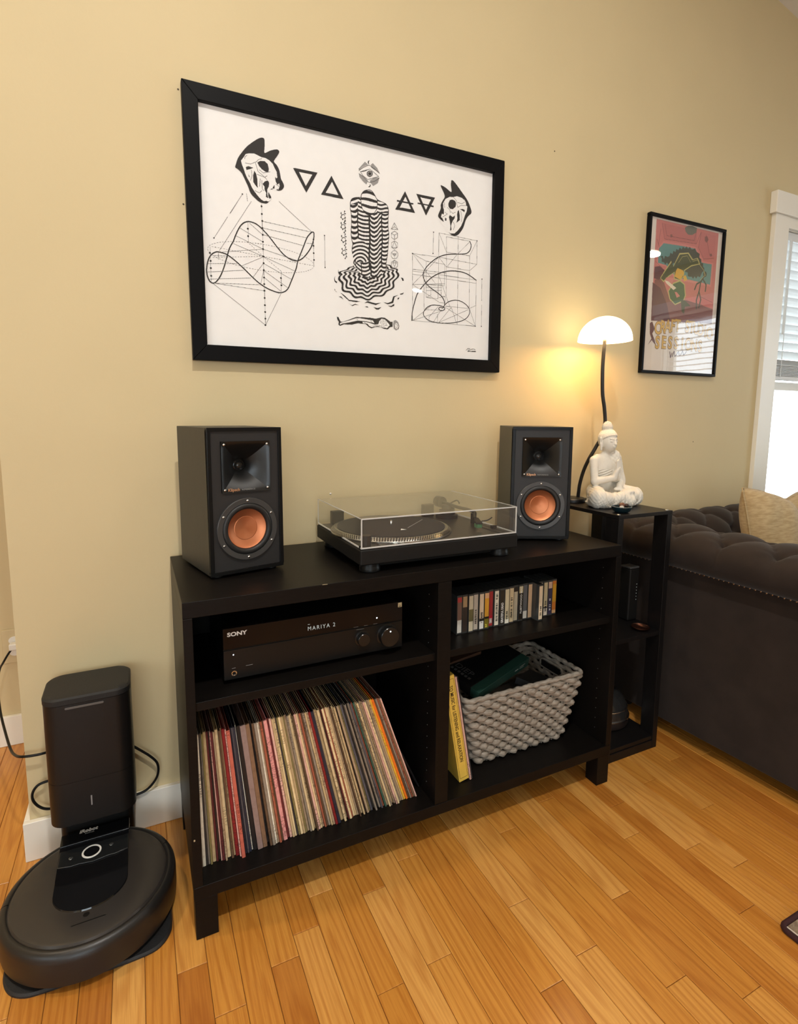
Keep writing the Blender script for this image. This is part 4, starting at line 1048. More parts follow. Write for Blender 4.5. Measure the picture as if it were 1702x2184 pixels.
st = MB()
P0 = rrect(*bdim(0), 0.014, NS // 2); P1 = rrect(*bdim(1), 0.016, NS // 2)
for a, b in zip(P0, P1): st.tube([(a[0], a[1], 0.004), (b[0], b[1], BHH - .004)], 0.0030, 6)
st.build('stakes', M_WEAVE, bk, smooth=True)
P = rrect(bdim(1)[0] + .001, bdim(1)[1] + .001, 0.018, 260)
rim = []
MB().tube([(p[0], p[1], BHH + 0.002 + 0.0012 * math.sin(i * .9)) for i, p in enumerate(P)], lambda i: 0.0072 + 0.0008 * math.sin(i * 1.25), 10, closed=True).build('rim', M_WEAVE, bk, smooth=True)
MB().prism([(p[0], p[1]) for p in rrect(bdim(0)[0] - .003, bdim(0)[1] - .003, 0.014, 60)], 0.002, 0.008).build('bottom', M_WEAVE, bk)
# handle opening on the right side, bound with cord; black block paints its shade
hx1 = bdim(.86)[0]
MB().tube(catmull([(hx1 - .009, -0.046, .172), (hx1 - .006, -0.046, .192), (hx1 - .005, 0, .195), (hx1 - .006, 0.046, .192), (hx1 - .009, 0.046, .172), (hx1 - .010, 0, .168)], 6), 0.004, 8, closed=True).build('handle_binding', M_WEAVE, bk, smooth=True)
MB().box(hx1 - .0125, hx1 - .0085, -0.043, 0.043, .171, .190).build('handle_gap_shade', M_BLKM, bk)

# contents
M_GREEN = mat('dark_green_case', (0.016, 0.048, 0.036), rough=0.28, noise=0.1)
M_BLACKB = mat('black_case_lid', (0.006, 0.006, 0.006), rough=0.35, noise=0.1)
gb = empty('game_box', (0.0, 0.0, 0.0), label='flat black and green box with outlined letters lying tilted in the basket', cat='box')
# top edge of the spine runs from the front left corner up to the right
A = Vector((0.757, -0.318, 0.347)); Bv = Vector((1.010, -0.235, 0.372)); 
ux = (Bv - A).normalized(); uy = Vector((-0.30, 0.93, 0.20)); uy = (uy - ux * uy.dot(ux)).normalized(); uz = ux.cross(uy)
gb.matrix_world = Matrix(((ux.x, uy.x, uz.x, A.x), (ux.y, uy.y, uz.y, A.y), (ux.z, uy.z, uz.z, A.z), (0, 0, 0, 1)))
LB = (Bv - A).length
gx0 = 0.012
MB().box(gx0, LB, 0.030, 0.19, -0.030, -0.0004).build('lid', M_BLACKB, gb, bevel=0.001)
MB().box(gx0, LB, 0.0, 0.0296, -0.030, -0.0002).build('spine', M_GREEN, gb, bevel=0.001)
M_FAINT = mat('faint_print', (0.07, 0.07, 0.07), rough=0.5, noise=0.05)
text('lid_lettering', 'DIEP', 0.030, M_FAINT, gb, (0.050, 0.125, 0.0002), rot=(0, 0, -PI / 2), bold=-0.0004, sx=1.1)
q = MB()
for k in range(6): q.box(0.034, 0.043, 0.118 - k * .013, 0.126 - k * .013, 0.0001, 0.0004)
q.build('lid_marks', M_FAINT, gb)
MB().box(LB - .075, LB - .058, -.0006, .0002, -.016, -.0135).box(LB - .05, LB - .022, -.0006, .0002, -.012, -.0112).box(LB - .05, LB - .028, -.0006, .0002, -.018, -.0172).build('spine_print', M_DIM, gb)
def loose(name, loc, rot, sx, sy, sz, m, label, cat, extra=None):
    r = empty(name, loc, label=label, cat=cat); r.rotation_euler = rot
    MB().box(-sx / 2, sx / 2, -sy / 2, sy / 2, -sz / 2, sz / 2).build('body', m, r, bevel=0.0015)
    if extra: extra(r)
    return r
loose('storage_case', (1.045, -0.235, 0.283), (0.15, 0.25, 0.6), 0.15, 0.10, 0.022, M_BLACKB, 'black flat case deep in the basket with a white edge', 'case',
      lambda r: MB().box(-0.075, 0.075, -0.0505, -0.0495, 0.0085, 0.0105).build('white_edge', M_WHITEP, r))
loose('paper_stack', (0.93, -0.235, 0.250), (0.02, 0.0, 0.1), 0.20, 0.11, 0.03, mat('loose_paper_grey', (0.22, 0.20, 0.17), rough=0.7, noise=0.3), 'grey papers under the boxes in the basket', 'papers')
loose('brown_box', (0.80, -0.115, 0.375), (0.1, -0.08, 0.1), 0.14, 0.12, 0.035, mat('brown_box_card', (0.055, 0.026, 0.014), rough=0.5, noise=0.2), 'dark brown box at the back left of the basket', 'box')
# ---------------------------------------------------------------- corner tower with lamp and statue
M_TWR = mat('tower_black_wood', (0.007, 0.006, 0.006), rough=0.42, spec=0.3, noise=0.3, nscale=12, stretch=(20, 20, 2), bump=0.05, bscale=60)
TX0, TX1, TY0, TY1, TZ = 1.252, 1.492, -0.335, -0.012, 0.8215
tw = empty('shelf_tower', (0, 0, 0), label='narrow black shelf tower between cabinet and sofa', cat='shelf')
MB().box(TX0, TX1, TY0, TY1, TZ - .012, TZ).build('top_shelf', M_TWR, tw, bevel=0.001)
MB().box(TX0 + .002, TX1 - .002, TY0 + .004, TY1, .402, .416).build('middle_shelf', M_TWR, tw, bevel=0.001)
MB().box(TX0 + .002, TX1 - .002, TY0 + .004, TY1, .030, .044).build('bottom_shelf', M_TWR, tw, bevel=0.001)
for x0 in (TX0, TX1 - .022):
    for y0 in (TY0, TY1 - .052):
        MB().box(x0 + .0005, x0 + .0215, y0 + .0005, y0 + .052, 0.0, TZ - .0125).build('post', M_TWR, tw, bevel=0.001)
MB().box(TX0 + .022, TX1 - .022, TY0 + .001, TY0 + .018, 0.0, .029).build('front_rail', M_TWR, tw, bevel=0.001)
for cx_, cy_ in ((TX0 + .012, TY0 + .014), (TX1 - .012, TY0 + .014), (TX1 - .012, TY1 - .03)):
    MB().sphere((cx_, cy_, TZ), 0.0055, 12, 8, (1, 1, .45)).build('screw_cap', M_CHROME, tw, smooth=True)

# lamp
M_OPAL = mat('opal_shade_lit', (0.95, 0.88, 0.74), rough=0.35, emit=(1.0, 0.78, 0.45), estr=5.0)
M_STEM = mat('lamp_stem_black', (0.010, 0.008, 0.007), rough=0.4, bump=0.03)
lx, ly = 1.366, -0.130
lp = empty('mushroom_lamp', (1.322, -0.058, TZ), label='black gooseneck lamp with a glowing white dome shade behind the statue', cat='lamp')
o0 = Vector(lp.location)
def rel(pts): return [tuple(Vector(p) - o0) for p in pts]
MB().lathe([(0.043, 0.0), (0.046, 0.002), (0.046, 0.011), (0.043, 0.0145), (0.0, 0.0155)], c=(0.0, 0, 0), seg=40, cap1=False).build('base', M_STEM, lp, smooth='auto', ang=0.5)
stem = catmull([(1.349, -0.060, TZ + .013), (1.349, -0.062, .855), (1.349, -0.066, .885), (1.353, -0.076, .930), (1.361, -0.090, .972), (1.376, -0.104, 1.014), (1.390, -0.118, 1.058), (1.393, -0.125, 1.096), (1.383, -0.128, 1.150), (1.371, -0.128, 1.199), (1.364, -0.130, 1.260), (1.363, -0.130, 1.31), (1.366, -0.130, 1.378)], 6, False)
MB().tube(rel(stem), 0.0062, 14).build('gooseneck', M_STEM, lp, smooth=True)
RS, ZR = 0.087, 1.374
prof = [(RS * math.cos(a), ZR - o0.z + 0.080 * math.sin(a)) for a in np.linspace(0, PI / 2 * .995, 18)]
inn = [(r_ - .0035 if r_ > .004 else 0.0, z_ - .0035) for r_, z_ in prof[::-1]]; inn[-1] = (inn[-1][0], prof[0][1])
MB().lathe(prof + inn, c=(lx - o0.x, ly - o0.y, 0), seg=56, cap0=False, cap1=False).build('shade', M_OPAL, lp, smooth=True)
M_BULB = mat('bulb_glow', (1, 0.9, 0.7), rough=0.4, emit=(1.0, 0.62, 0.22), estr=60.0)
MB().sphere((lx - o0.x, ly - o0.y, 1.396 - o0.z), 0.018, 16, 12).build('bulb', M_BULB, lp, smooth=True)
pl = bpy.data.lights.new('lamp_bulb', 'POINT'); pl.energy = 24.0; pl.color = (1.0, 0.46, 0.11); pl.shadow_soft_size = 0.019
po = bpy.data.objects.new('lamp_bulb', pl); COL.objects.link(po); po.parent = lp; po.location = (lx - o0.x, ly - o0.y, 1.396 - o0.z)

# seated statue (faces the room, -y)
M_PLAST = mat('white_plaster', (0.74, 0.69, 0.60), rough=0.75, noise=0.10, nscale=40, bump=0.10, bscale=250)
def statue_field(X, Y, Z):
    E = lambda c, r: ell(X, Y, Z, c, r)
    Cp = lambda a, b, r0, r1: capsule(X, Y, Z, a, b, r0, r1)
    # legs and base
    d = E((0, -.026, .014), (.098, .066, .022))
    for s in (-1, 1):
        d = smin(d, Cp((s * .034, .020, .040), (s * .090, -.052, .032), .033, .030), .012)
    d = smin(d, Cp((-.088, -.060, .030), (.030, -.092, .022), .026, .017), .010)
    d = smin(d, Cp((.088, -.060, .030), (-.024, -.088, .034), .026, .018), .010)
    # carved swirls on the trousers
    sw = 0.0016 * np.sin(330 * np.sqrt((np.abs(X) - .062) ** 2 + (Z - .034) ** 2 + .3 * (Y + .06) ** 2)) + 0.0007 * np.sin(X * 520) * np.sin(Z * 480 - Y * 300)
    d = d + np.where((Z < .062) & (Y < .01), sw, 0)
    d = smin(d, E((.028, -.078, .050), (.030, .018, .010)), .006)          # foot on the lap
    # torso
    t = E((0, .016, .080), (.041, .031, .052))
    t = smin(t, E((0, .012, .128), (.050, .033, .036)), .02)
    t = smin(t, Cp((-.038, .014, .150), (.038, .014, .150), .019, .019), .012)
    # sash folds across the ribs
    fold = 0.0013 * np.sin((Z - .35 * X) * 700)
    t = t + np.where((Y < .004) & (Z > .082) & (Z < .118) & (X < .03), fold, 0)
    d = smin(d, t, .012)
    # robe over the left (+x) shoulder
    rb = Cp((.030, -.004, .160), (.022, -.022, .095), .022, .018)
    rb = smin(rb, Cp((.050, .010, .150), (.068, .004, .075), .024, .024), .012)
    rb = smin(rb, Cp((.068, .004, .080), (.070, .004, .048), .022, .018), .01)
    rb = rb + 0.0010 * np.sin(X * 600 + Z * 120) * (Z < .14) + 0.0012 * np.sin(X * 500) * np.sin(Z * 420) * (Z > .135)
    d = smin(d, rb, .006)
    # arms
    d = smin(d, Cp((-.054, .014, .147), (-.064, -.004, .080), .0160, .0135), .004)
    d = smin(d, Cp((-.064, -.004, .080), (-.014, -.050, .094), .0135, .0095), .003)
    d = smin(d, Cp((-.014, -.050, .094), (-.006, -.056, .116), .0095, .0088), .003)
    for k, (fx, fz) in enumerate(((-.011, .148), (-.006, .152), (-.001, .150), (.004, .144))):
        d = smin(d, Cp((-.008 + k * .004, -.056, .116), (fx, -.058, fz), .0040, .0030), .002)
    d = smin(d, Cp((-.012, -.058, .112), (-.004, -.066, .128), .0040, .0032), .002)
    d = smin(d, Cp((.068, -.004, .072), (.012, -.052, .060), .0150, .0105), .005)
    d = smin(d, E((.004, -.056, .058), (.020, .012, .007)), .004)
    # neck and head
    d = smin(d, Cp((0, .012, .155), (0, .006, .190), .0165, .0150), .010)
    hd = E((0, .002, .214), (.0295, .033, .036))
    hd = smin(hd, E((0, -.008, .198), (.0215, .0225, .022)), .012)
    hd = smin(hd, Cp((0, -.0325, .215), (0, -.0370, .2025), .0022, .0040), .004)      # nose
    for s in (-1, 1):
        hd = smin(hd, Cp((s * .004, -.0318, .2185), (s * .018, -.0262, .2195), .0020, .0014), .003)    # brows
        hd = smin(hd, E((s * .0115, -.0278, .2115), (.0068, .0036, .0028)), .0010)                   # eyelids
    hd = smin(hd, E((0, -.0325, .1955), (.0085, .0040, .0020)), .0015)
    hd = smin(hd, E((0, -.0315, .1915), (.0070, .0040, .0022)), .0015)
    d = smin(d, hd, .006)
    for s in (-1, 1):
        ear = Cp((s * .0315, .006, .220), (s * .0300, .004, .184), .0055, .0042)
        ear = np.maximum(ear, -E((s * .0365, .002, .210), (.004, .004, .008)))
        d = smin(d, ear, .003)
    # hair
    hr_ = E((0, .004, .2180), (.0322, .0362, .0345))
    hr_ = smin(hr_, E((0, .008, .257), (.0185, .0185, .0155)), .003)
    hr_ = smin(hr_, E((0, .008, .266), (.0115, .0115, .0095)), .004)
    ang = np.arctan2(Y - .006, X)
    curl = 0.0027 * np.sin(ang * 26) * np.sin((Z - .2) * 950)
    hr_ = hr_ - np.abs(curl) * (Z > .19)
    hr_ = np.maximum(hr_, (.2135 - .55 * Y + .10 * np.abs(X) - .9 * np.maximum(Y, 0)) - Z)
    d = smin(d, hr_, .0010)
    d = np.maximum(d, -Z)
    return d
V, Fq = surface_nets(statue_field, (-.125, -.130, -.006), (.125, .062, .288), 0.0016)
me = bpy.data.meshes.new('seated_statue'); me.from_pydata(V.tolist(), [], Fq.tolist())
stt = obj('seated_statue', me, M_PLAST, smooth=True); stt.location = (1.378, -0.158, TZ + .0003); stt.scale = (0.90, 0.90, 1.03)
tag(stt, 'white plaster statue of a seated cross-legged figure on the shelf tower', 'statue')

# small bowl with incense cones
M_TEAL = mat('teal_glaze', (0.005, 0.018, 0.024), rough=0.15, noise=0.2)
bw = empty('glazed_bowl', (1.308, -0.292, TZ + .0003), label='small dark teal bowl in front of the statue', cat='bowl')
MB().lathe([(0.018, 0.0), (0.020, 0.001), (0.026, 0.005), (0.030, 0.013), (0.0312, 0.0185), (0.0295, 0.0185), (0.026, 0.010), (0.015, 0.005), (0.0, 0.0045)], seg=40, cap0=True, cap1=False).build('bowl', M_TEAL, bw, smooth='auto', ang=0.9)
MB().lathe([(0.0295, 0.0183), (0.0312, 0.0186), (0.0305, 0.0192)], seg=40, cap0=False, cap1=False).build('rim_glaze', mat('pale_rim_glaze', (0.5, 0.5, 0.46), rough=0.2, noise=0.1), bw, smooth=True)
for k, (dx, dy, lab, r_, cc) in enumerate(((.006, .004, 'brown stone in the teal bowl, the larger one', .010, (0.16, 0.06, 0.03)), (.019, -.002, 'small dark stone at the right of the teal bowl', .0075, (0.03, 0.012, 0.008)), (-.006, -.006, 'pale pebble in the teal bowl', .0075, (0.62, 0.58, 0.52)))):
    q = MB(); q.sphere((0, 0, 0), r_, 12, 8, (1.1, .9, .75)); rs = random.Random(k)
    q.v = [(a * (1 + .12 * math.sin(7 * b / r_ + k)), b, c_) for a, b, c_ in q.v]
    z_ = .0145 if k == 2 else .0185
    p = q.build('stone', mat('stone_%s' % ('brown', 'dark', 'pale')[k], cc, rough=0.6, noise=0.3, nscale=120), smooth=True, loc=(1.308 + dx, -0.292 + dy, TZ + z_ + r_ * .35)); tag(p, lab, 'stone')

# things on the lower levels of the tower
rt = empty('wifi_router', (1.462, -0.205, .4163), label='upright black router box with tiny lights on the tower middle shelf', cat='router')
MB().box(-0.020, 0.026, -0.022, 0.022, 0.0, 0.185).build('housing', M_BLKM, rt, bevel=0.006, seg=3)
MB().box(-0.019, 0.024, -0.021, 0.021, 0.1855, 0.192).build('top_vent', mat('router_top_grey', (0.06, 0.06, 0.06), rough=0.3, noise=0.1), rt, bevel=0.002)
q = MB()
for k in range(6): q.sphere((0.014, -0.0222, 0.075 + k * 0.011), 0.0011, 6, 4, (1, .3, 1))
q.build('indicator_lights', mat('router_led', (0.5, 0.55, 0.55), rough=0.4, emit=(0.6, 0.7, 0.7), estr=0.5), rt)
cpd = empty('copper_dish', (1.425, -0.295, .4163), label='small copper dish on the tower middle shelf', cat='dish')
MB().lathe([(0.012, 0), (0.024, .002), (0.030, .010), (0.0285, .0105), (0.020, .004), (0, .003)], seg=32, cap1=False).build('dish', mat('polished_copper', (0.62, 0.30, 0.22), rough=0.22, metal=1.0, noise=0.1), cpd, smooth='auto', ang=0.9)
dm = empty('domed_speaker', (1.395, -0.170, .0443), label='dark domed appliance with silver rim at the bottom of the tower', cat='appliance')
rr_ = [(a, b) for a, b in ((.088, 0.0), (.094, .004), (.097, .012), (.096, .028))]
MB().lathe([(a, b) for a, b in rr_], seg=48, cap1=False).build('body', mat('appliance_brown', (0.018, 0.012, 0.010), rough=0.45, noise=0.1), dm, smooth='auto')
MB().lathe([(.096, .028), (.0985, .0305), (.0985, .034), (.094, .0365)], seg=48, cap0=False, cap1=False).build('silver_rim', M_CHROME, dm, smooth='auto')
dd = MB().lathe([(.094, .0365), (.091, .060), (.078, .092), (.055, .114), (.028, .1255), (0, .129)], seg=48, cap0=False, cap1=False).build('dome', mat('smoked_dome', (0.020, 0.020, 0.020), rough=0.10, noise=0.05), dm, smooth=True)
MB().lathe([(.0905, .0625), (.0915, .0645), (.089, .0675), (.0885, .066)], seg=48, cap0=False, cap1=False).build('dome_ring', M_CHROME, dd, smooth=True)
# ---------------------------------------------------------------- tufted sofa
def velvet():
    m = mat('brown_velvet', (0.027, 0.0190, 0.0155), rough=0.75, noise=0.25, nscale=12, bump=0.10, bscale=350, sheen=0.12, spec=0.15)
    return m
M_VEL = velvet()
M_NAIL = mat('nailhead_bronze', (0.42, 0.36, 0.30), rough=0.25, metal=0.9, noise=0.1)
sofa = empty('tufted_sofa', (1.6, 0, 0), label='dark brown button-tufted sofa with rolled arms along the wall', cat='sofa')
S0 = Vector((1.6, 0, 0))
def resample(P, n):
    P = [Vector(p) for p in P]; L = [0]
    for a, b in zip(P[:-1], P[1:]): L.append(L[-1] + (b - a).length)
    out = []
    for i in range(n):
        s = L[-1] * i / (n - 1); j = max(k for k in range(len(L)) if L[k] <= s + 1e-9); j = min(j, len(P) - 2)
        t = (s - L[j]) / max(L[j + 1] - L[j], 1e-9); out.append((P[j].lerp(P[j + 1], t), s))
    return out
DS, DV, HT = 0.105, 0.163, 0.020
def tufted(name, prof, T, v0, v1, s_first, phase, parent, nv_step=0.008):
    """prof: smooth profile points (a,b); T(a,b,v)->world; pits every DV along v and DS along the profile from s_first"""
    pp = catmull(prof, 6, False)
    nu = 90; R = resample(pp, nu); nv = int(abs(v1 - v0) / nv_step)
    rows = []
    for j in range(nv + 1):
        v = v0 + (v1 - v0) * j / nv; row = []
        for i in range(nu):
            p, s = R[i]
            a, b = R[max(i - 1, 0)][0], R[min(i + 1, nu - 1)][0]; tg = (b - a).normalized(); nrm = Vector((-tg.y, tg.x))
            q = (s - s_first) / DS; w_ = (v - phase) / DV
            if q >= -0.0:
                A, B = (q / 2 + w_), (q / 2 - w_)
                h = (abs(math.sin(PI * A)) * abs(math.sin(PI * B))) ** 0.42
                # pits where both families of creases meet
                d2 = min((((q - round(q)) * DS) ** 2 + ((w_ - (round(w_ - .5 * (round(q) % 2)) + .5 * (round(q) % 2))) * DV) ** 2) ** .5, .05)
                h = h - 0.9 * math.exp(-(d2 / .013) ** 2)
            else:
                # pleats run straight over the roll from the first row of pits
                f = max(0.0, 1 + q / 1.1); h = 1 - f * (1 - abs(math.sin(PI * w_)) ** 0.42); h = h - 0.9 * math.exp(-((((q) * DS) ** 2 + ((w_ - round(w_)) * DV) ** 2) ** .5 / .013) ** 2)
            p2 = p + nrm * (HT * (h - 0.75)); row.append(T(p2.x, p2.y, v))
        rows.append(row)
    return MB().grid(rows).build(name, M_VEL, parent, smooth=True)
def R0(p): return (p[0] - S0.x, p[1] - S0.y, p[2] - S0.z)
arm = [(1.598, .612), (1.570, .622), (1.546, .650), (1.540, .685), (1.556, .716), (1.595, .738), (1.650, .748), (1.705, .742), (1.752, .712), (1.782, .66), (1.800, .58), (1.812, .50), (1.822, .42)]
SY0, SY1 = -0.012, -0.935
tufted('tufted_arm', arm, lambda a, b, v: R0((a, v, b)), SY0, SY1, 0.165, -0.290, sofa)
XR_S = 3.62
tufted('tufted_arm', arm, lambda a, b, v: R0((XR_S + 1.6 - a, v, b)), SY0, SY1, 0.165, -0.290, sofa, 0.02)
bk_ = [(-.016, .60), (-.008, .66), (-.016, .715), (-.050, .748), (-.100, .757), (-.155, .744), (-.198, .70), (-.225, .63), (-.245, .55), (-.262, .46), (-.270, .42)]
tufted('tufted_back', [(-a, b) for a, b in bk_], lambda a, b, v: R0((v, -a, b)), 1.70, 3.52, 0.13, 2.04, sofa)
# plain outer panels
MB().add([R0(p) for p in [(1.558, -.290 + .29 - .012, .055), (1.612, SY1, .055), (1.600, SY1, .615), (1.600, SY0, .615), (1.66, SY0, .055), (1.66, SY1, .055), (1.66, SY1, .615), (1.66, SY0, .615)]], [(0, 1, 2, 3), (7, 6, 5, 4), (0, 4, 5, 1), (1, 5, 6, 2), (2, 6, 7, 3), (3, 7, 4, 0)]).build('outer_panel', M_VEL, sofa, bevel=0.006, seg=3)
MB().box(XR_S - 1.66, XR_S - 1.6, SY1, SY0, .055, .615).build('outer_panel', M_VEL, sofa, bevel=0.006, seg=3)
for sg in (0, 1):
    P = [(a - S0.x, b) for a, b in [(1.61, .06)] + [(q.x, q.y) for q in catmull(arm, 3, False)] + [(1.815, .06)]]
    if sg: P = [(XR_S - S0.x + 1.6 - (a + S0.x), b) for a, b in P]
    mbp = MB(); n_ = len(P)
    mbp.add([(a, SY1 + .001, b) for a, b in P] + [(a, SY1 - .012, b) for a, b in P], [tuple(range(n_)), tuple(range(2 * n_ - 1, n_ - 1, -1))] + [(i, (i + 1) % n_, n_ + (i + 1) % n_, n_ + i) for i in range(n_)])
    mbp.build('arm_front', M_VEL, sofa)
MB().box(1.66 - S0.x, XR_S - 1.66 + .0, -0.26, -0.012, .055, .60).build('back_frame', M_VEL, sofa, bevel=0.004)
MB().box(1.815 - S0.x, XR_S - 1.6 - .215, -0.92, -0.265, .10, .30).build('seat_base', M_VEL, sofa, bevel=0.01)
for a, b in ((1.822, 2.60), (2.605, 3.39)):
    MB().box(a - S0.x, b - S0.x, -0.94, -0.275, .301, .435).build('seat_cushion', M_VEL, sofa, bevel=0.03, seg=5)
nl = MB()
for k in range(int((SY0 - SY1) / .0165)):
    y = SY0 - .01 - k * .0165; t = (y - SY0) / (SY1 - SY0)
    nl.sphere((1.5985 - S0.x, y, .6065), 0.0048, 8, 6, (.5, 1, 1))
nl.build('nailhead_trim', M_NAIL, sofa, smooth=True)['kind'] = 'stuff'
for a in (1.64, 3.55):
    for b in (-0.08, -0.88):
        MB().lathe([(.018, 0), (.020, .004), (.028, .03), (.030, .054)], c=(a - S0.x, b, 0), seg=20).build('foot', mat('sofa_foot_dark', (0.012, 0.008, 0.006), rough=0.5, noise=0.2), sofa, smooth='auto')

# linen cushion with a creased middle
M_LIN = mat('linen_beige', (0.47, 0.36, 0.20), rough=0.85, noise=0.20, nscale=45, col2=(0.36, 0.26, 0.13), stretch=(1, 1, 4), bump=0.35, bscale=500, sheen=0.2)
cs = empty('linen_cushion', (2.075, -0.385, .665), label='beige linen throw cushion standing in the corner of the sofa', cat='cushion')
cs.rotation_euler = (-0.20, 0.0, -0.06)
W2, H2, TK = 0.225, 0.215, 0.085
def cush(side):
    rows = []; n_ = 44
    for j in range(n_ + 1):
        v = -1 + 2 * j / n_; row = []
        for i in range(n_ + 1):
            u = -1 + 2 * i / n_
            pinch = 1 - 0.07 * (1 - u * u) * (abs(v) ** 2) ; px = W2 * u * (1 - 0.06 * (1 - v * v) * 0 - 0.05 * (1 - abs(v)) * 0)
            x_ = W2 * u * (1 - 0.07 * (1 - v * v)); z_ = H2 * v * (1 - 0.07 * (1 - u * u))
            z_ -= 0.035 * math.exp(-(u / .42) ** 2) * max(0, (v + .25) / 1.25) ** 1.6       # chop in the top edge
            th = ((1 - u ** 4) * (1 - v ** 4)) ** 0.55
            th *= 1 - 0.45 * math.exp(-((u) / .16) ** 2) * max(0, v + .2)
            wr = 0.004 * math.sin(9 * u + 5 * v * u) * (1 - v * v) * math.exp(-((abs(u) - .5) / .4) ** 2) + 0.003 * math.sin(17 * u - 6 * v) * max(0, v) * (1 - abs(v))
            row.append((x_, side * (TK * th + wr * (th > .2)), z_))
        rows.append(row)
    return rows
m_ = MB(); m_.grid(cush(-1)); m_.grid(cush(1))
m_.build('cover', M_LIN, cs, smooth=True)
edge = [(W2 * u * (1 - 0.07 * (1 - v * v)), 0, H2 * v * (1 - 0.07 * (1 - u * u)) - 0.035 * math.exp(-(u / .42) ** 2) * max(0, (v + .25) / 1.25) ** 1.6) for u, v in [(-1 + 2 * i / 20, -1) for i in range(20)] + [(1, -1 + 2 * i / 20) for i in range(20)] + [(1 - 2 * i / 20, 1) for i in range(20)] + [(-1, 1 - 2 * i / 20) for i in range(20)]]
MB().tube(edge, 0.0028, 6, closed=True).build('seam', M_LIN, cs, smooth=True)

c2 = bpy.data.objects.new('linen_cushion', None); COL.objects.link(c2); c2.location = (2.53, -0.45, .69); c2.rotation_euler = (-0.24, 0.10, -0.25)
tag(c2, 'second beige cushion at the right, in front of the window', 'cushion')
for ch in list(cs.children):
    q = ch.copy(); COL.objects.link(q); q.parent = c2
# rug corner
M_RUGB = mat('maroon_binding', (0.040, 0.006, 0.008), rough=0.85, bump=0.5, bscale=400, noise=0.3)
M_RUG = mat('rug_pile_beige', (0.36, 0.28, 0.20), rough=0.95, bump=1.0, bscale=260, noise=0.5, nscale=70, col2=(0.16, 0.11, 0.07))
rg = empty('area_rug', (1.160, -0.913, 0.0), 0.0, 'beige area rug with maroon binding at the lower right edge', 'rug')
rgx, rgy = 1.9, -2.4
MB().box(0.013, rgx, rgy, -0.013, 0.0003, 0.0085).build('pile', M_RUG, rg)
bd = MB().tube([(0.006, rgy, .006), (0.006, -0.03, .006)] + [(0.021 - .015 * math.cos(a), -0.021 + .015 * math.sin(a), .006) for a in np.linspace(0, PI / 2, 7)] + [(0.03, -0.006, .006), (rgx, -0.006, .006)], 0.0062, 10); bd.build('binding', M_RUGB, rg, smooth=True)
MB().box(0.0135, 0.0165, rgy, -0.0135, .0086, .0092).build('white_stitch', mat('white_yarn', (0.62, 0.55, 0.48), rough=0.9, bump=0.5, bscale=300), rg)
q = MB(); rs = random.Random(5)
for k in range(40):
    a, b = rs.uniform(.05, .5), rs.uniform(-.5, -.05)
    q.prism([(a + .012 * math.cos(t), b + .018 * math.sin(t)) for t in np.linspace(0, 2 * PI, 9)[:-1]], .0086, .0094)
q.build('leaf_pattern', mat('rug_yarn_brown', (0.07, 0.02, 0.015), rough=0.95, bump=0.6, bscale=300), rg)['kind'] = 'stuff'
# ---------------------------------------------------------------- robot vacuum and dock
def rr2(x0, x1, y0, y1, r, n=8):
    P = []
    for cx_, cy_, a0 in ((x1 - r, y0 + r, -PI / 2), (x1 - r, y1 - r, 0), (x0 + r, y1 - r, PI / 2), (x0 + r, y0 + r, PI)):
        for k in range(n + 1):
            a = a0 + PI / 2 * k / n; P.append((cx_ + r * math.cos(a), cy_ + r * math.sin(a)))
    return P
M_DOCK = mat('dock_shell_dark', (0.009, 0.0078, 0.0072), rough=0.40, spec=0.3, bump=0.10, bscale=900)
M_DOCKT = mat('dock_lid_textured', (0.016, 0.0155, 0.015), rough=0.55, spec=0.3, bump=0.35, bscale=700)
dk = empty('charging_dock', (-0.197, -0.07, 0), label='tall black self-emptying dock standing against the wall', cat='dock')
D0 = Vector((-0.197, -0.07, 0))
def loft(levels, cap0=True, cap1=True):
    """levels: list of (poly, z)"""
    m_ = MB(); n_ = len(levels[0][0]); vs = []; fs = []
    for P, z in levels: vs += [(a - D0.x, b - D0.y, z) for a, b in P]
    for j in range(len(levels) - 1):
        for i in range(n_):
            k = (i + 1) % n_; fs.append((j * n_ + i, j * n_ + k, (j + 1) * n_ + k, (j + 1) * n_ + i))
    if cap0: fs.append(tuple(range(n_ - 1, -1, -1)))
    if cap1: fs.append(tuple((len(levels) - 1) * n_ + i for i in range(n_)))
    return m_.add(vs, fs)
x0, x1, y0, y1 = -0.2865, -0.1065, -0.142, -0.006
q = lambda d, r=.034: rr2(x0 + d, x1 - d, y0 + d, y1 - d, r)
loft([(q(.004), .163), (q(.0), .166), (q(.0), .2715)]).build('lower_shell', M_DOCK, dk, smooth='auto', ang=0.5)
loft([(q(.0), .2722), (q(.0), .4615), (q(.001), .4622)]).build('bag_bin', M_DOCK, dk, smooth='auto', ang=0.5)
loft([(q(.0012), .2712), (q(.0012), .2725)], False, False).build('seam', M_BLK, dk)
loft([(q(-.0008), .4628), (q(-.0008), .4745), (q(.003), .4785), (q(.012), .4792)]).build('lid', M_DOCKT, dk, smooth='auto', ang=0.6)
MB().prism(rr2(-0.043, 0.035, .4555 - .47, .4605 - .47, .0024, 4), 0.0, 0.0012, lambda a, b, c: (a, -0.072 - 0.0012 - c * 0 - (0.0012 - c), .4665 + b)).build('lid_grip', mat('grip_grey', (0.10, 0.095, 0.09), rough=0.35, noise=0.1), dk)
loft([(rr2(-0.278, -0.115, -0.062, -0.008, .02), .0085), (rr2(-0.278, -0.115, -0.055, -0.008, .02), .1625)]).build('neck', M_BLK, dk, smooth='auto', ang=0.5)
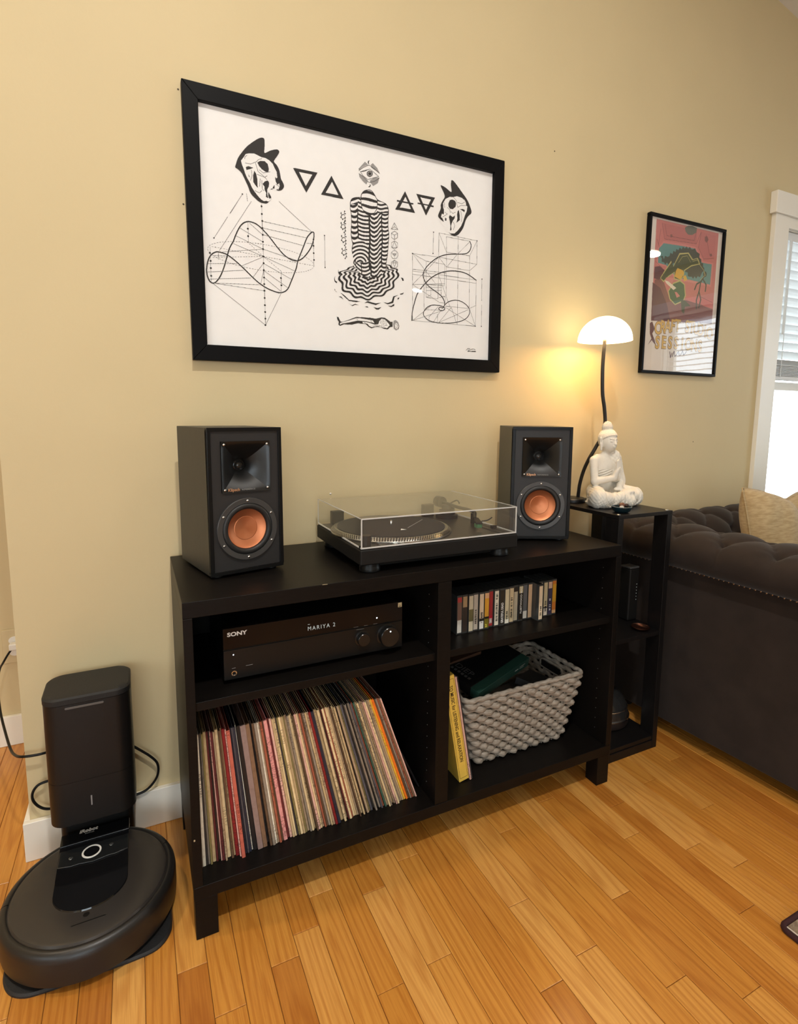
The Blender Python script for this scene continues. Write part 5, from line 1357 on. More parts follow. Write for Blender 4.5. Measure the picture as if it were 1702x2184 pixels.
MB().box(-0.0035, -0.0005, -0.0731, -0.0718, .2055, .2295).build('status_bar', mat('status_bar_grey', (0.26, 0.25, 0.25), rough=0.3, noise=0.05), dk, bevel=0.0004)
pad = [(-.355, -.30), (-.350, -.335), (-.334, -.362), (-.309, -.378), (-.277, -.383), (-.232, -.385), (-.17, -.387), (-.119, -.388), (-.076, -.383), (-.051, -.359), (-.043, -.325), (-.045, -.25), (-.06, -.12), (-.08, -.03), (-.13, -.012), (-.26, -.012), (-.315, -.03), (-.34, -.12), (-.352, -.22)]
pad = [(p.x, p.y) for p in catmull([(a, b, 0) for a, b in pad], 4)]
pd = MB(); cxp = sum(a for a, _ in pad) / len(pad); cyp = sum(b for _, b in pad) / len(pad)
sh = lambda k: [(cxp + (a - cxp) * k, cyp + (b - cyp) * k) for a, b in pad]
loft([(sh(1.0), .0003), (sh(1.0), .004), (sh(.98), .0078)]).build('ramp_pad', mat('ramp_rubber_black', (0.011, 0.011, 0.012), rough=0.6, bump=0.4, bscale=500), dk, smooth='auto', ang=0.4)

M_VTOP = mat('vacuum_lid_brown', (0.028, 0.0245, 0.0225), rough=0.26, bump=0.05, bscale=700)
M_VRIM = mat('vacuum_bumper', (0.012, 0.011, 0.0105), rough=0.38, bump=0.08, bscale=800)
vc = empty('robot_vacuum', (-0.200, -0.238, 0.0082), label='round black robot vacuum parked on its dock pad', cat='vacuum')
MB().lathe([(.150, .002), (.158, .004), (.1655, .012), (.1690, .020), (.1700, .030), (.1700, .050)], seg=96, cap1=False).build('chassis', M_BLKM, vc, smooth='auto')
# bumper: front half (towards the room) and rear shell, split by two seams
bp_ = [(.1712, .012), (.1722, .022), (.1722, .060), (.1712, .068), (.1680, .0745), (.1625, .0785), (.1568, .0795), (.1545, .0775)]
for nm, a0, a1 in (('bumper', PI * 0.985, PI * 2.10), ('rear_shell', PI * 0.103, PI * 0.982)):
    MB().lathe([(r_, h) for r_, h in bp_], seg=90, ax=(a0, a1), cap0=False, cap1=False).build(nm, M_VRIM, vc, smooth=True)
MB().lathe([(.1560, .0740), (.1535, .0740)], seg=96, cap0=False, cap1=False).build('gap_ring', M_BLK, vc)
MB().lathe([(.1545, .0745), (.1545, .0775), (.1510, .0812), (.146, .0826), (.10, .0836), (0, .0838)], seg=96, cap0=False, cap1=False).build('lid', M_VTOP, vc, smooth='auto', ang=0.5)
# glossy faceplate, rounded towards the front
fp = [(-.075, .150)] + [(-.0735, .10), (-.0730, .03), (-.0725, -.010)] + [(.0725 * math.cos(PI + a), -.018 + .064 * math.sin(PI + a)) for a in np.linspace(.05, PI - .05, 20)] + [(.0725, -.010), (.0730, .03), (.0735, .10), (.075, .150)]
fpo = MB(); n_ = len(fp)
cxf, cyf = 0, .03
def insf(k): return [(cxf + (a - cxf) * k, cyf + (b - cyf) * k) for a, b in fp]
vs = [(a, b, .0830) for a, b in fp] + [(a, b, .0862) for a, b in insf(.985)] + [(a, b, .0858) for a, b in insf(.93)] + [(a, b, .0846) for a, b in insf(.80)] + [(a, b, .0840) for a, b in insf(.5)]
fs = []
for j in range(4):
    for i in range(n_):
        k = (i + 1) % n_; fs.append((j * n_ + i, j * n_ + k, (j + 1) * n_ + k, (j + 1) * n_ + i))
fs.append(tuple(4 * n_ + i for i in range(n_)))
face = fpo.add(vs, fs).build('faceplate', M_GLOSS, vc, smooth='auto', ang=0.5)
# button bridge across the scoop
MB().prism([(-.072, .062), (-.072, .112), (.072, .112), (.072, .062), (.045, .056), (.030, .057), (0, .052), (-.030, .057), (-.045, .056)][::-1], .0842, .0872).build('button_bridge', mat('bridge_black', (0.012, 0.013, 0.014), rough=0.18, noise=0.05), vc, bevel=0.0012)
MB().lathe([(.0165, .0873), (.0168, .0884), (.0200, .0884), (.0206, .0872)], c=(-.005, .085, 0), seg=40, cap0=False, cap1=False).build('button_ring', mat('white_ring', (0.72, 0.72, 0.70), rough=0.3, noise=0.03), vc, smooth='auto')
MB().lathe([(.0165, .0873), (.0160, .0879), (0, .0880)], c=(-.005, .085, 0), seg=36, cap0=False, cap1=False).build('clean_button', M_GLOSS, vc, smooth='auto')
for bx_, by_ in ((-.047, .082), (.036, .090)):
    MB().lathe([(.0048, .0870), (.0046, .0878), (.003, .0884), (0, .0886)], c=(bx_, by_, 0), seg=18, cap0=False, cap1=False).build('side_button', mat('button_steel', (0.18, 0.19, 0.20), rough=0.15, metal=0.8, noise=0.05), vc, smooth=True)
text('brand_lettering', 'iRobot', 0.0150, M_WHITEP, vc, (-.036, .158, .0884), rot=(0, 0, 0), bold=0.0005, shear=0.15, sx=0.95)
text('model_lettering', 'Roomba', 0.0060, M_DIM, vc, (-.024, .151, .0884), rot=(0, 0, 0))
MB().box(-.0745, .0745, .128, .168, .0842, .0880).build('lidar_band', M_GLOSS, vc, bevel=0.002)
MB().prism([(-.004 + .006 * math.cos(a), -.092 + .006 * math.sin(a)) for a in np.linspace(0, 2 * PI, 20)[:-1]], .0838, .0840).build('lid_badge', M_BLK, vc)
MB().box(-.030, .032, -.1105, -.1085, .0836, .0838).build('lid_mark', M_BLK, vc)

# cord and outlet
cordp = [(-0.467, 0.590, 0.344), (-0.477, 0.575, 0.332), (-0.486, 0.55, 0.317), (-0.487, 0.5, 0.315), (-0.477, 0.42, 0.309), (-0.462, 0.34, 0.299), (-0.443, 0.26, 0.281), (-0.42, 0.18, 0.267), (-0.393, 0.09, 0.262), (-0.372, 0.03, 0.275), (-0.350, -0.008, 0.288), (-0.318, -0.012, 0.287), (-0.292, -0.005, 0.285)]
loop1 = [(-0.115, -0.004, 0.252), (-0.091, -0.006, 0.23), (-0.071, -0.006, 0.209), (-0.056, -0.006, 0.187), (-0.053, -0.006, 0.165), (-0.058, -0.006, 0.144), (-0.072, -0.006, 0.125), (-0.088, -0.006, 0.114), (-0.107, -0.006, 0.110), (-0.126, -0.004, 0.111)]
loop2 = [(-0.290, -0.004, 0.209), (-0.319, -0.006, 0.206), (-0.332, -0.006, 0.196), (-0.338, -0.006, 0.181), (-0.336, -0.006, 0.164), (-0.326, -0.006, 0.147), (-0.310, -0.006, 0.135), (-0.285, -0.004, 0.13)]
cord = empty('power_cord', (-0.197, -0.004, 0.2), label='black power cord looping from the passage outlet behind the dock', cat='cord')
cc = Vector(cord.location)
for nm, P in (('cord_run', cordp), ('cord_loop', loop1), ('cord_loop', loop2)):
    MB().tube(catmull([tuple(Vector(p) - cc) for p in P], 6, False), 0.0032, 10).build(nm, M_BLK, cord, smooth=True)
M_PLUG = mat('white_plug_plastic', (0.80, 0.78, 0.72), rough=0.35, noise=0.04)
MB().box(-0.012, 0.012, -0.014, 0.012, -0.010, 0.012).build('plug', M_PLUG, cord, bevel=0.004, seg=3, loc=Vector((-0.463, 0.592, 0.350)) - cc)
ot = empty('wall_outlet', (-0.463, FARY, 0.345), label='white wall outlet low on the passage wall', cat='outlet')
MB().box(-.035, .035, -.006, -.0005, -.058, .058).build('cover_plate', mat('painted_plate', (0.61, 0.50, 0.292), rough=0.45, noise=0.03), ot, bevel=0.002)
for z in (-.02, .02): MB().prism([(.0165 * math.cos(a), .0135 * math.sin(a)) for a in np.linspace(0, 2 * PI, 20)[:-1]], 0, .002, lambda a, b, c, z=z: (a, -.006 - c, z + b)).build('socket', M_PLUG, ot)
ART=[
('skull','F',0,[(95.2,456.9),(97.4,467.1),(102.4,480.6),(110.1,492.9),(123.6,510.9),(139,525.7),(154.5,538),(164.1,542.7),(170.2,541.3),(171.6,532.6),(170.9,519.7),(171,507.1),(184.7,514.9),(198.5,520.9),(206.3,521.6),(209.2,516.6),(204,506.4),(197,495.8),(194.9,489.9),(202.6,482.2),(208.3,472.2),(211,459.8),(212.8,450.8),(217.7,442.4),(220.5,433.5),(215.3,424.2),(205.3,419.6),(194.5,421.4),(178.7,414.9),(186.1,397.7),(176,384.4),(168.2,381.6),(154.7,383.1),(141.4,391.9),(132.1,401.3),(125.9,416.6),(117.9,433.3),(110.7,446.4),(101.6,453.6)]),
('skull','w',0,[(109.7,475.8),(117.4,486.3),(122.3,494.5),(130.8,497.6),(144.1,499.8),(155.4,496.6),(163,494.5),(172.6,494.6),(182.2,491.1),(191.8,483.8),(195.6,475.3),(201.3,466.3),(203,452.7),(199.9,448.4),(197.1,451.6),(197.9,442.5),(202.6,434.1),(207.7,438.7),(208.9,431.5),(204.3,421.3),(202.4,424.7),(198.4,418.4),(194.3,412.1),(192.5,421.1),(186.6,421.9),(182.6,417.5),(178.6,413.1),(177.4,401.7),(181.2,395),(185.7,398.5),(184,392.7),(178.1,387.9),(172.2,388.8),(166.4,386.9),(158.7,390.2),(151.1,397.2),(143.7,405.1),(136.3,414.8),(130.9,426.6),(123.6,437.9),(119.2,448),(116.6,456.5),(112.2,466.4)]),
('skull','f',0,[(151.2,479.5),(159,485),(170.5,486.6),(178.1,481.1),(180.8,470.6),(180,461.3),(171.9,460.7),(162.3,465.3),(155.8,471.3)]),
('skull','f',0,[(121.4,462.8),(128.1,466.3),(141.3,464.5),(131.7,459.4),(123.1,455.9)]),
('skull','f',0,[(139.9,446.4),(143,457.9),(147.7,451.5),(150.2,439.2),(150.3,424.6),(151.6,416.6),(144.1,423.5),(139.5,430)]),
('skull','f',0,[(163.4,428.8),(169.4,436.3),(177.3,440.5),(181.1,435.7),(179.9,426.3),(175.8,418.1),(175.5,405.1),(178.2,395.4),(171.5,398.9),(172.7,408.3),(168.9,415.1),(168.2,424.2)]),
('skull','f',0,[(188.6,422.3),(194.7,432.6),(195.5,423.5)]),
('skull','f',0,[(197.1,453.4),(202.9,447.1),(200.7,439.3)]),
('skull','f',0,[(127.6,447.8),(132.1,438.6),(128.4,441.6)]),
('skull','g',1.2,[(119.1,482.2),(120.2,487.8),(125,491.4)]),
('skull','g',1.2,[(120.8,472.6),(133.9,472.5),(149.3,480.9),(154.2,487.3),(162.9,490.9)]),
('skull','g',1.2,[(146.4,477.6),(152.6,457.9),(163.9,450.9),(175.3,442)]),
('skull','g',1.2,[(150.5,450.2),(169.6,446.5),(175.6,451.3)]),
('skull','g',1.2,[(157.9,440.7),(155.6,421.9)]),
('skull','g',1.2,[(161.7,437.7),(163.1,415.9),(166.9,412.9)]),
('skull','g',1.2,[(198.7,435.2),(207.5,430.3)]),
('skull','g',1.2,[(156.5,462.3),(166,456.8),(183.6,462.9)]),
('skull','g',1.2,[(135.5,458.3),(137,444.1),(132.9,432.4)]),
('skull','g',1.2,[(143.7,408.8),(155.2,405.3),(161.1,411.8)]),
('skull.b','F',0,[(692.8,435.1),(701.3,455.7),(701.1,466.2),(707.2,479.4),(714.4,491.1),(712.1,501.2),(700,520.8),(706.4,522.2),(719.2,518.1),(737.7,510),(736.2,528.1),(736.9,542.2),(741.2,544.4),(750,539.4),(771.2,520.3),(796.1,496.2),(807.8,476.7),(812.1,461.2),(799.7,448.5),(791.1,434.5),(782.8,411.7),(767.8,391.5),(754.8,384.2),(743.8,384.5),(735,388.5),(726.1,397.9),(719.3,414.6),(708.4,420.9),(697.6,427.1)]),
('skull.b','w',0,[(709.5,472.8),(717.8,486.4),(732.6,495.1),(743.4,496.1),(758.5,501.3),(773.9,499.6),(785,496.1),(790.8,488.2),(792.1,479.5),(796.6,477.6),(794.8,463.8),(788.5,450.3),(782.3,431.4),(774.9,415.9),(765.3,403.7),(752.4,391.1),(737.2,388.9),(726.2,394.4),(722.8,403.6),(712.7,420.7),(708.3,428.8),(702.9,431.4),(705.8,442.4),(712.3,440),(713.1,454.1),(709.7,460.6)]),
('skull.b','w',0,[(697.7,423.6),(713.8,419.1),(726.1,397.9),(731.7,389),(721.9,392),(713,404.8),(700,416.9)]),
('skull.b','f',0,[(727.7,474.1),(732.8,485.5),(741.4,488.7),(751.2,486.9),(755.7,480.5),(753.8,469.6),(744.2,461),(733.4,461),(728.9,466.4)]),
('skull.b','f',0,[(769.3,465),(780.2,467.7),(788.1,465.4),(786,458.8),(777,462.8)]),
('skull.b','f',0,[(766,462.7),(769.8,445.5),(770.1,433.1),(758.2,423.2),(761.2,437),(759.8,447.5),(761.7,458.5)]),
('skull.b','f',0,[(730.7,435.8),(733.8,442.5),(744.7,438),(752.2,444.5),(751.3,435.5),(745,427.4),(740.9,417.9),(738.8,410.5),(741.3,400.2),(735.9,396.7),(736.6,411.9),(734.2,424)]),
('skull.b','f',0,[(716.8,431.9),(722.2,430.9),(722.3,423.9),(717,423.1)]),
('skull.b','f',0,[(707.8,449.8),(711,453.8),(710.1,444.9),(705.9,440.7)]),
('skull.b','g',1.2,[(745.5,496.5),(756.6,487.8),(759.1,475.8),(761.5,469.1),(772.3,476.2),(792.1,479.5)]),
('skull.b','g',1.2,[(761.1,483.2),(776.5,482.3),(787.4,489.4)]),
('skull.b','g',1.2,[(724.7,463.1),(733.4,457.4),(735.8,449)]),
('skull.b','g',1.2,[(716.4,447.7),(725.1,443.8),(708.2,432.3)]),
('skull.b','g',1.2,[(737.9,452.9),(744.5,448.6),(753.1,453.5)]),
('skull.b','g',1.2,[(772.7,460.3),(777.6,443.2),(775.7,428.6)]),
('skull.b','g',1.2,[(747.2,424.2),(751.9,414.2),(747.8,401.1)]),
('skull.b','g',1.2,[(713.7,475.3),(715.1,461.5)]),
('skull.b','g',1.2,[(776.1,499.9),(785.1,494.4)]),
('triangle','f',0,[(245.5,484.9),(313.4,485.2),(281.4,428.3)]),
('triangle','w',0,[(261.6,477.7),(298.7,477.5),(280.2,445.2)]),
('triangle.b','f',0,[(353.2,485),(388.3,429.7),(322.8,430.7)]),
('triangle.b','w',0,[(354.8,469.3),(373.4,437.9),(336.3,437.9)]),
('triangle.c','f',0,[(580,484.4),(614,429.1),(548.4,428.7)]),
('triangle.c','w',0,[(581.3,469.1),(600.1,437.5),(563.2,436.5)]),
('triangle.c','f',0,[(554.1,456.1),(608.4,455.9),(607,451.4),(553.8,451.5)]),
('triangle.d','f',0,[(617.1,483.8),(681.1,483.7),(651,427.6)]),
('triangle.d','w',0,[(631.1,476.3),(667.2,476.1),(650.1,443.9)]),
('triangle.d','f',0,[(622.1,460.2),(676.9,460.4),(677,456.1),(622.2,456.2)]),
('eye','h',0,[(433.2,518.1),(452.7,540.9),(461.8,535.5),(446.7,526.6),(434.7,515.1)]),
('eye','h',0,[(471,536.6),(477.1,541.8),(490.9,531.2),(497.9,519.2),(486.3,523.6),(472.5,528.9)]),
('eye','h',0,[(433.9,507.1),(446.7,500.2),(461.9,491.1),(457.3,481),(445.2,489.4),(436.2,498.3)]),
('eye','h',0,[(468,493.6),(480.2,502.5),(498,507.1),(492.6,491.4),(478.7,480.8),(469.5,488.5)]),
('eye','k',1,[(439.2,512),(455.8,519.1),(467.9,524.1),(481.7,517.4),(495.7,509.4),(477.2,501.9),(461.9,495.1),(446.7,502.9),(439.2,512)]),
('eye','k',1.2,[(434.7,513.8),(446.7,524),(464.9,534.7)]),
('eye','k',1.2,[(466.4,534.4),(484.8,526),(498.7,518)]),
('eye','k',1.2,[(434.7,505.9),(449.7,499.5),(464.9,487.7)]),
('eye','k',1.2,[(466.5,488),(484.9,495.3),(497.2,505.6)]),
('eye','k',1.2,[(440.7,512.3),(452.7,515.9),(461.8,521.6)]),
('eye','f',0,[(477.1,513.6),(476.4,510.3),(474.4,507.3),(471.3,504.9),(467.7,503.6),(464,503.6),(461,504.8),(458.9,507.1),(458.2,510.1),(458.9,513.3),(461,516.4),(464,518.7),(467.6,520.1),(471.3,520.1),(474.3,518.9),(476.4,516.6)]),
('eye','h',0,[(475,513.2),(474.4,510.7),(472.8,508.3),(470.5,506.5),(467.7,505.5),(464.8,505.4),(462.5,506.4),(460.9,508.1),(460.3,510.5),(460.9,513),(462.5,515.4),(464.8,517.2),(467.6,518.2),(470.4,518.3),(472.8,517.3),(474.4,515.6)]),
('eye','f',0,[(472.2,512.7),(471.9,511.1),(470.9,509.6),(469.4,508.5),(467.6,507.9),(465.9,507.8),(464.4,508.4),(463.4,509.5),(463.1,511),(463.4,512.6),(464.4,514),(465.9,515.2),(467.6,515.8),(469.4,515.8),(470.9,515.3),(471.9,514.2)]),
('eye','f',0,[(467.9,546.8),(462.6,544.9),(461.1,539.9),(464.1,537.2),(466.4,537.7),(464.6,540.6),(464.9,544)]),
('eye','f',0,[(468,484.2),(470.3,482),(469.8,477.9),(466.5,475.3),(461.9,475.8),(466.5,478),(468,481.3)]),
('BODY','x',0,[(440.6,443.4),(442.1,451.7),(449.7,461.7),(461.9,467.1),(472.6,467),(481.9,458.6),(486.5,451.3),(492.8,445.6),(508.4,441.5),(519.5,437.9),(525.8,428),(526.7,414.5),(525.3,390.9),(526.2,370.4),(528.7,356.9),(527.2,335.9),(525,307.8),(523.4,292.3),(519.6,272.2),(518.9,252.5),(501.4,236.5),(471.5,227.5),(440.4,232.3),(428.2,247.3),(416.8,251.4),(417.6,270.6),(414.7,286.5),(413.2,299.8),(415.5,313.6),(411.8,329.2),(410.3,346.5),(411.9,366.8),(411.2,393.3),(408.3,408.8),(409.1,426.1),(413.6,434.8),(422.6,439.7),(434.6,442.4)]),
('HEAD','x',0,[(440.6,438.1),(441.4,448.9),(449.7,461),(461.9,466.9),(472.6,466.6),(481.9,458.6),(487.3,450.1),(491.5,442.7),(490.5,426.3),(486.6,414.9),(477.4,403.9),(466.6,400.1),(455.8,401.8),(446.7,411.1),(442.1,422.4)]),
('recline','f',0,[(366.6,108.4),(371.1,108.1),(377.7,95.5),(385.2,96.1),(403.4,103.2),(424.9,112.6),(446.6,113.7),(470.1,114.2),(487.5,112.8),(503.5,117.7),(516.3,118.1),(526.1,113.1),(535.9,107.5),(542.4,108.7),(542.5,94.3),(534.4,92.2),(526.3,85.1),(514.9,85.7),(502,90.5),(487.6,89.4),(473.3,84),(463.8,88.3),(455.9,94.7),(431,95.6),(411,89.8),(388.2,89.4),(376.2,83.7),(370.9,86.7),(372.5,95.1),(368,100.3)]),
('recline','w',0,[(375.4,91.2),(380.7,93.7),(403.4,101.1),(424.9,109.1),(437.2,110.1),(455.9,108.8),(478,107.1),(482.8,99.7),(455.9,103.2),(431,103.3),(403.4,95.5),(380.7,90.2),(376.2,86.4)]),
('recline','w',0,[(445,100.9),(455.9,101.1),(470.1,98.7),(484.4,95.5),(495.5,97.8),(498.7,106.6),(506.7,114.4),(518,112.5),(527.8,103.2),(532.7,97.8),(524.6,88.6),(510,89.6),(493.9,92.7),(474.8,87.7),(466.9,89.9),(460.6,96.5),(446.6,96.8)]),
('recline','k',1,[(503.5,108.4),(501.9,99.7)]),
('recline','k',1,[(508.3,111.7),(506.8,97.3)]),
('recline','k',1,[(513.1,112.8),(511.6,96.2)]),
('recline','k',1,[(518,111),(516.4,98)]),
('recline','k',1,[(522.9,107.1),(520.5,96.9)]),
('recline','k',1,[(424.9,107.7),(431,105.4)]),
('recline','k',1,[(470.1,105.7),(478,99.3)]),
('recline','k',1,[(478,90.8),(493.9,94.8),(510,93.2)]),
('recline','k',1,[(449.7,99.9),(455.9,97.6)]),
('recline','k',1,[(511.6,93.3),(526.2,97.3)]),
('recline','h',0,[(545.7,111.8),(552.3,114.5),(560.6,108.7),(564.8,97.4),(562.4,88.5),(554.2,84.3),(546.7,88.8),(544.1,100.2)]),
('recline','w',0,[(549.9,104.9),(556.5,105.5),(561.5,97.2),(557.4,88.1),(550.8,90.5)]),
('recline','k',1,[(550.7,103.6),(559,98.4),(554.1,90.8)]),
('ripple','f',0,[(371.9,238.2),(373.3,231.7),(377,225.3),(374.7,223.7),(371.1,230)]),
('ripple','f',0,[(363.6,221.1),(360.6,214),(362.1,207.4),(368.7,204.1),(365.7,200.4),(359.8,205.8),(359.2,213.8)]),
('ripple','f',0,[(360.4,185.6),(359.7,181.5),(367.8,176.2),(363.3,177.8)]),
('ripple','f',0,[(372.2,164.4),(379.6,165.8),(387.1,158.3),(379.6,162.4)]),
('ripple','f',0,[(400.6,150),(412.7,144.2),(421.9,149.2),(434.2,146.9),(421.9,147.1),(414.2,142.2)]),
('ripple','f',0,[(377.4,176.5),(390.1,169.6),(403.7,158.5),(423.5,158.3),(438.8,157.7),(425,154.3),(403.6,155.8),(388.6,166.7)]),
('ripple','f',0,[(450.5,154),(462.2,160.7),(474.7,158.3),(487.4,156.7),(504.9,160.5),(487.4,151.8),(471.6,154.5),(460.6,156.3)]),
('ripple','f',0,[(511.3,162.5),(525.8,161),(538.8,167.2),(543.6,182),(561.5,188.1),(548.5,181),(543.7,163.4),(525.8,157.5)]),
('ripple','f',0,[(525.9,153.9),(537.2,154.2),(547,160.9),(547,155.1),(537.2,150.7)]),
('ripple','f',0,[(452.8,144.4),(460.6,145.8),(463.7,142.6),(457.5,142.7)]),
('ripple','f',0,[(480.3,145.5),(492.2,143.7),(504.9,147.7),(497,139.9),(489,139.2)]),
('ripple','f',0,[(564.8,191.3),(574.7,194.4),(578.8,197.7),(576.4,191.7),(568.1,189.4)]),
('ripple','f',0,[(557.5,174.8),(559.1,179.2),(564.9,181.2),(560.8,175.1)]),
('ripple','f',0,[(569.3,238.9),(575.9,238.2),(578.5,231.4),(574.4,229.5)]),
('WATER','x',0,[(358.9,215.2),(466.8,237),(577.6,239.9),(466.9,153.4),(466.7,259.2)]),
('molecule','k',1.3,[(392.1,380.6),(386.8,376.5),(381.4,378.7),(381.3,385),(386.6,389.2),(392,387),(392.1,380.6)]),
('molecule','k',1.3,[(389.7,389.9),(391.2,398.1)]),
('molecule','k',1.3,[(382.3,387.4),(380.9,393.8)]),
('molecule','k',1.3,[(391.9,379.7),(393.3,373.3)]),
('molecule','k',1.3,[(393.3,373.3),(389.6,367.4)]),
('molecule','o',1.7,[(391.2,398.1)]),
('molecule','o',1.7,[(380.6,391.1)]),
('molecule','o',1.7,[(393.4,391.8)]),
('molecule','o',1.7,[(380.1,380.5)]),
('molecule','o',1.7,[(393.3,381.2)]),
('molecule','o',1.7,[(393.3,372.6)]),
('molecule','o',1.7,[(389.6,367.4)]),
('molecule','o',1.7,[(385.2,375.3)]),
('molecule','k',1.3,[(392.3,354.1),(387,350),(381.6,352.2),(381.4,358.6),(386.8,362.7),(392.2,360.5),(392.3,354.1)]),
('molecule','k',1.3,[(389.9,363.4),(391.4,371.6)]),
('molecule','k',1.3,[(382.5,361),(381,367.4)]),
('molecule','k',1.3,[(392,353.1),(393.5,346.7)]),
('molecule','k',1.3,[(393.5,346.7),(389.8,340.8)]),
('molecule','o',1.7,[(391.4,371.6)]),
('molecule','o',1.7,[(380.7,364.7)]),
('molecule','o',1.7,[(393.6,365.3)]),
('molecule','o',1.7,[(380.2,354)]),
('molecule','o',1.7,[(393.5,354.7)]),
('molecule','o',1.7,[(393.5,346)]),
('molecule','o',1.7,[(389.8,340.8)]),
('molecule','o',1.7,[(385.4,348.8)]),
('molecule','k',1.3,[(393.6,319.3),(388.3,315.2),(382.8,317.5),(382.7,323.9),(388.1,328),(393.5,325.7),(393.6,319.3)]),
('molecule','k',1.3,[(391.2,328.7),(392.7,337)]),
('molecule','k',1.3,[(383.8,326.3),(382.3,332.8)]),
('molecule','k',1.3,[(393.4,318.3),(394.8,311.8)]),
('molecule','k',1.3,[(394.8,311.8),(391.1,306)]),
('molecule','o',1.7,[(392.7,337)]),
('molecule','o',1.7,[(382,330.1)]),
('molecule','o',1.7,[(394.9,330.6)]),
('molecule','o',1.7,[(381.5,319.3)]),
('molecule','o',1.7,[(394.8,319.9)]),
('molecule','o',1.7,[(394.8,311.2)]),
('molecule','o',1.7,[(391.1,306)]),
('molecule','o',1.7,[(386.7,314.1)]),
('molecule','k',1.3,[(395,284.6),(389.6,280.5),(384.1,282.9),(384,289.3),(389.4,293.4),(394.9,291),(395,284.6)]),
('molecule','k',1.3,[(392.5,294.1),(394,302.3)]),
('molecule','k',1.3,[(385.1,291.7),(383.6,298.2)]),
('molecule','k',1.3,[(394.7,283.6),(396.2,277)]),
('molecule','k',1.3,[(396.2,277),(392.4,271.2)]),
('molecule','o',1.7,[(394,302.3)]),
('molecule','o',1.7,[(383.3,295.5)]),
('molecule','o',1.7,[(396.2,295.9)]),
('molecule','o',1.7,[(382.8,284.7)]),
('molecule','o',1.7,[(396.2,285.1)]),
('molecule','o',1.7,[(396.2,276.4)]),
('molecule','o',1.7,[(392.4,271.2)]),
('molecule','o',1.7,[(388,279.4)]),
('solid','l',1,[(546.1,391.4),(535.8,371.8),(557.5,373.7),(546.1,391.4),(546.1,380.3),(535.8,371.8)]),
('solid','l',1,[(546.1,380.3),(557.5,373.7)]),
('solid','l',1.1,[(546.7,344.2),(556.8,351.6),(556.7,363.4),(546.6,367.9),(536.6,360.5),(536.7,348.7),(546.7,344.2)]),
('solid','l',1.1,[(546.9,317),(557,324.3),(556.9,336.2),(546.8,340.8),(536.8,333.4),(536.9,321.6),(546.9,317)]),
('solid','l',1.1,[(547.2,289.7),(554,292.9),(558.2,299.4),(558.2,306.8),(553.9,312.2),(547,313.5),(540.2,310.4),(536,303.9),(536,296.5),(540.3,291.1),(547.2,289.7)]),
('solid','l',1.1,[(547.4,262.3),(557.5,269.5),(557.4,281.5),(547.2,286.2),(537.1,279),(537.2,267),(547.4,262.3)]),
('solid','l',1,[(546.4,343.5),(546.3,356.7),(535.8,360.7)]),
('solid','l',1,[(546.3,356.7),(556.8,363.1)]),
('solid','l',1,[(546.5,338.6),(539.3,320.9),(554.7,323),(546.5,338.6)]),
('solid','l',1,[(546.8,292.5),(546.7,301.6),(539.4,305.5)]),
('solid','l',1,[(546.7,301.6),(554,307.4)]),
('solid','l',1,[(546.7,305.1),(541.1,301.6),(546.8,298.1),(552.4,302.3),(546.7,305.1)]),
('solid','l',1,[(541.2,277.7),(553.4,279.2),(547.3,268.6),(541.2,277.7)]),
('solid','l',1,[(541.2,277.7),(547.2,285.9),(553.4,279.2)]),
('solid','l',1,[(547.3,268.6),(547.4,262.3)]),
('diagram','C',1.9,[(84.8,274.1),(92.3,292.9),(101.9,312.1),(111.4,323.4),(122.7,329.1),(134,329.3),(146.3,325.8),(160.6,315.9),(179.2,298.4),(200,274.8),(217,258.5),(232.2,250.1),(247.6,246.8),(261,250.6),(274.6,261.8),(290.7,283.9),(298.9,303.9),(301.8,321.1),(300.3,328.3),(293.5,326.2),(282,312),(272.7,289.8),(263.5,267.7),(255.4,247.8),(250.6,228.3),(244.8,213),(235.6,190.9),(226.4,171),(215.3,161.4),(202.1,158),(187,160.6),(169.9,166.1),(149,177.3),(128.5,193.4),(110.3,209.5),(88.4,226.9),(68.7,239.2),(53,243.1),(41.2,242.5),(29.2,234.1),(20.9,218.4),(16.7,196.3),(18.6,178.8),(24.1,167.6),(31.8,164.5),(39.8,169.4),(50.2,184.4),(59.8,207.4),(68.7,236.3),(75.3,256.9),(84.8,274.1)]),
('diagram','l',0.85,[(160,378.8),(163.6,70.7)]),
('diagram','l',0.85,[(31.8,163.5),(163.5,69.7),(208.6,158.7)]),
('diagram','l',0.85,[(49.2,246.5),(133.2,380.3)]),
('diagram','l',0.85,[(206.6,392.6),(298,326.9)]),
('diagram','l',0.85,[(98.6,374.4),(79.8,343)]),
('diagram','l',0.85,[(72.5,333.1),(37.4,276.2)]),
('diagram','l',0.85,[(331.9,325.5),(332.7,239.3)]),
('diagram','l',0.85,[(161.1,336),(293.5,328.3)]),
('diagram','l',0.85,[(161.7,319.1),(282,311)]),
('diagram','l',0.85,[(162.4,302.1),(270.5,289.5)]),
('diagram','l',0.85,[(127.7,325.9),(161.3,301.9)]),
('diagram','l',0.85,[(102.9,310.3),(162,283.8)]),
('diagram','l',0.85,[(91.2,289.8),(161.6,265.5),(254.3,247.6)]),
('diagram','l',0.85,[(84.6,269.1),(161.2,247.2)]),
('diagram','l',0.85,[(57,244.6),(161.6,265.5)]),
('diagram','l',0.85,[(162.2,246.3),(104.4,215.8)]),
('diagram','l',0.85,[(161.8,229.9),(132.6,189.8)]),
('diagram','l',0.85,[(161.4,211.5),(153.2,175.7)]),
('diagram','l',0.85,[(163.2,246.4),(244.9,220.3)]),
('diagram','l',0.85,[(162.8,229),(235.7,197.2)]),
('diagram','l',0.85,[(162.4,210.6),(225.4,174)]),
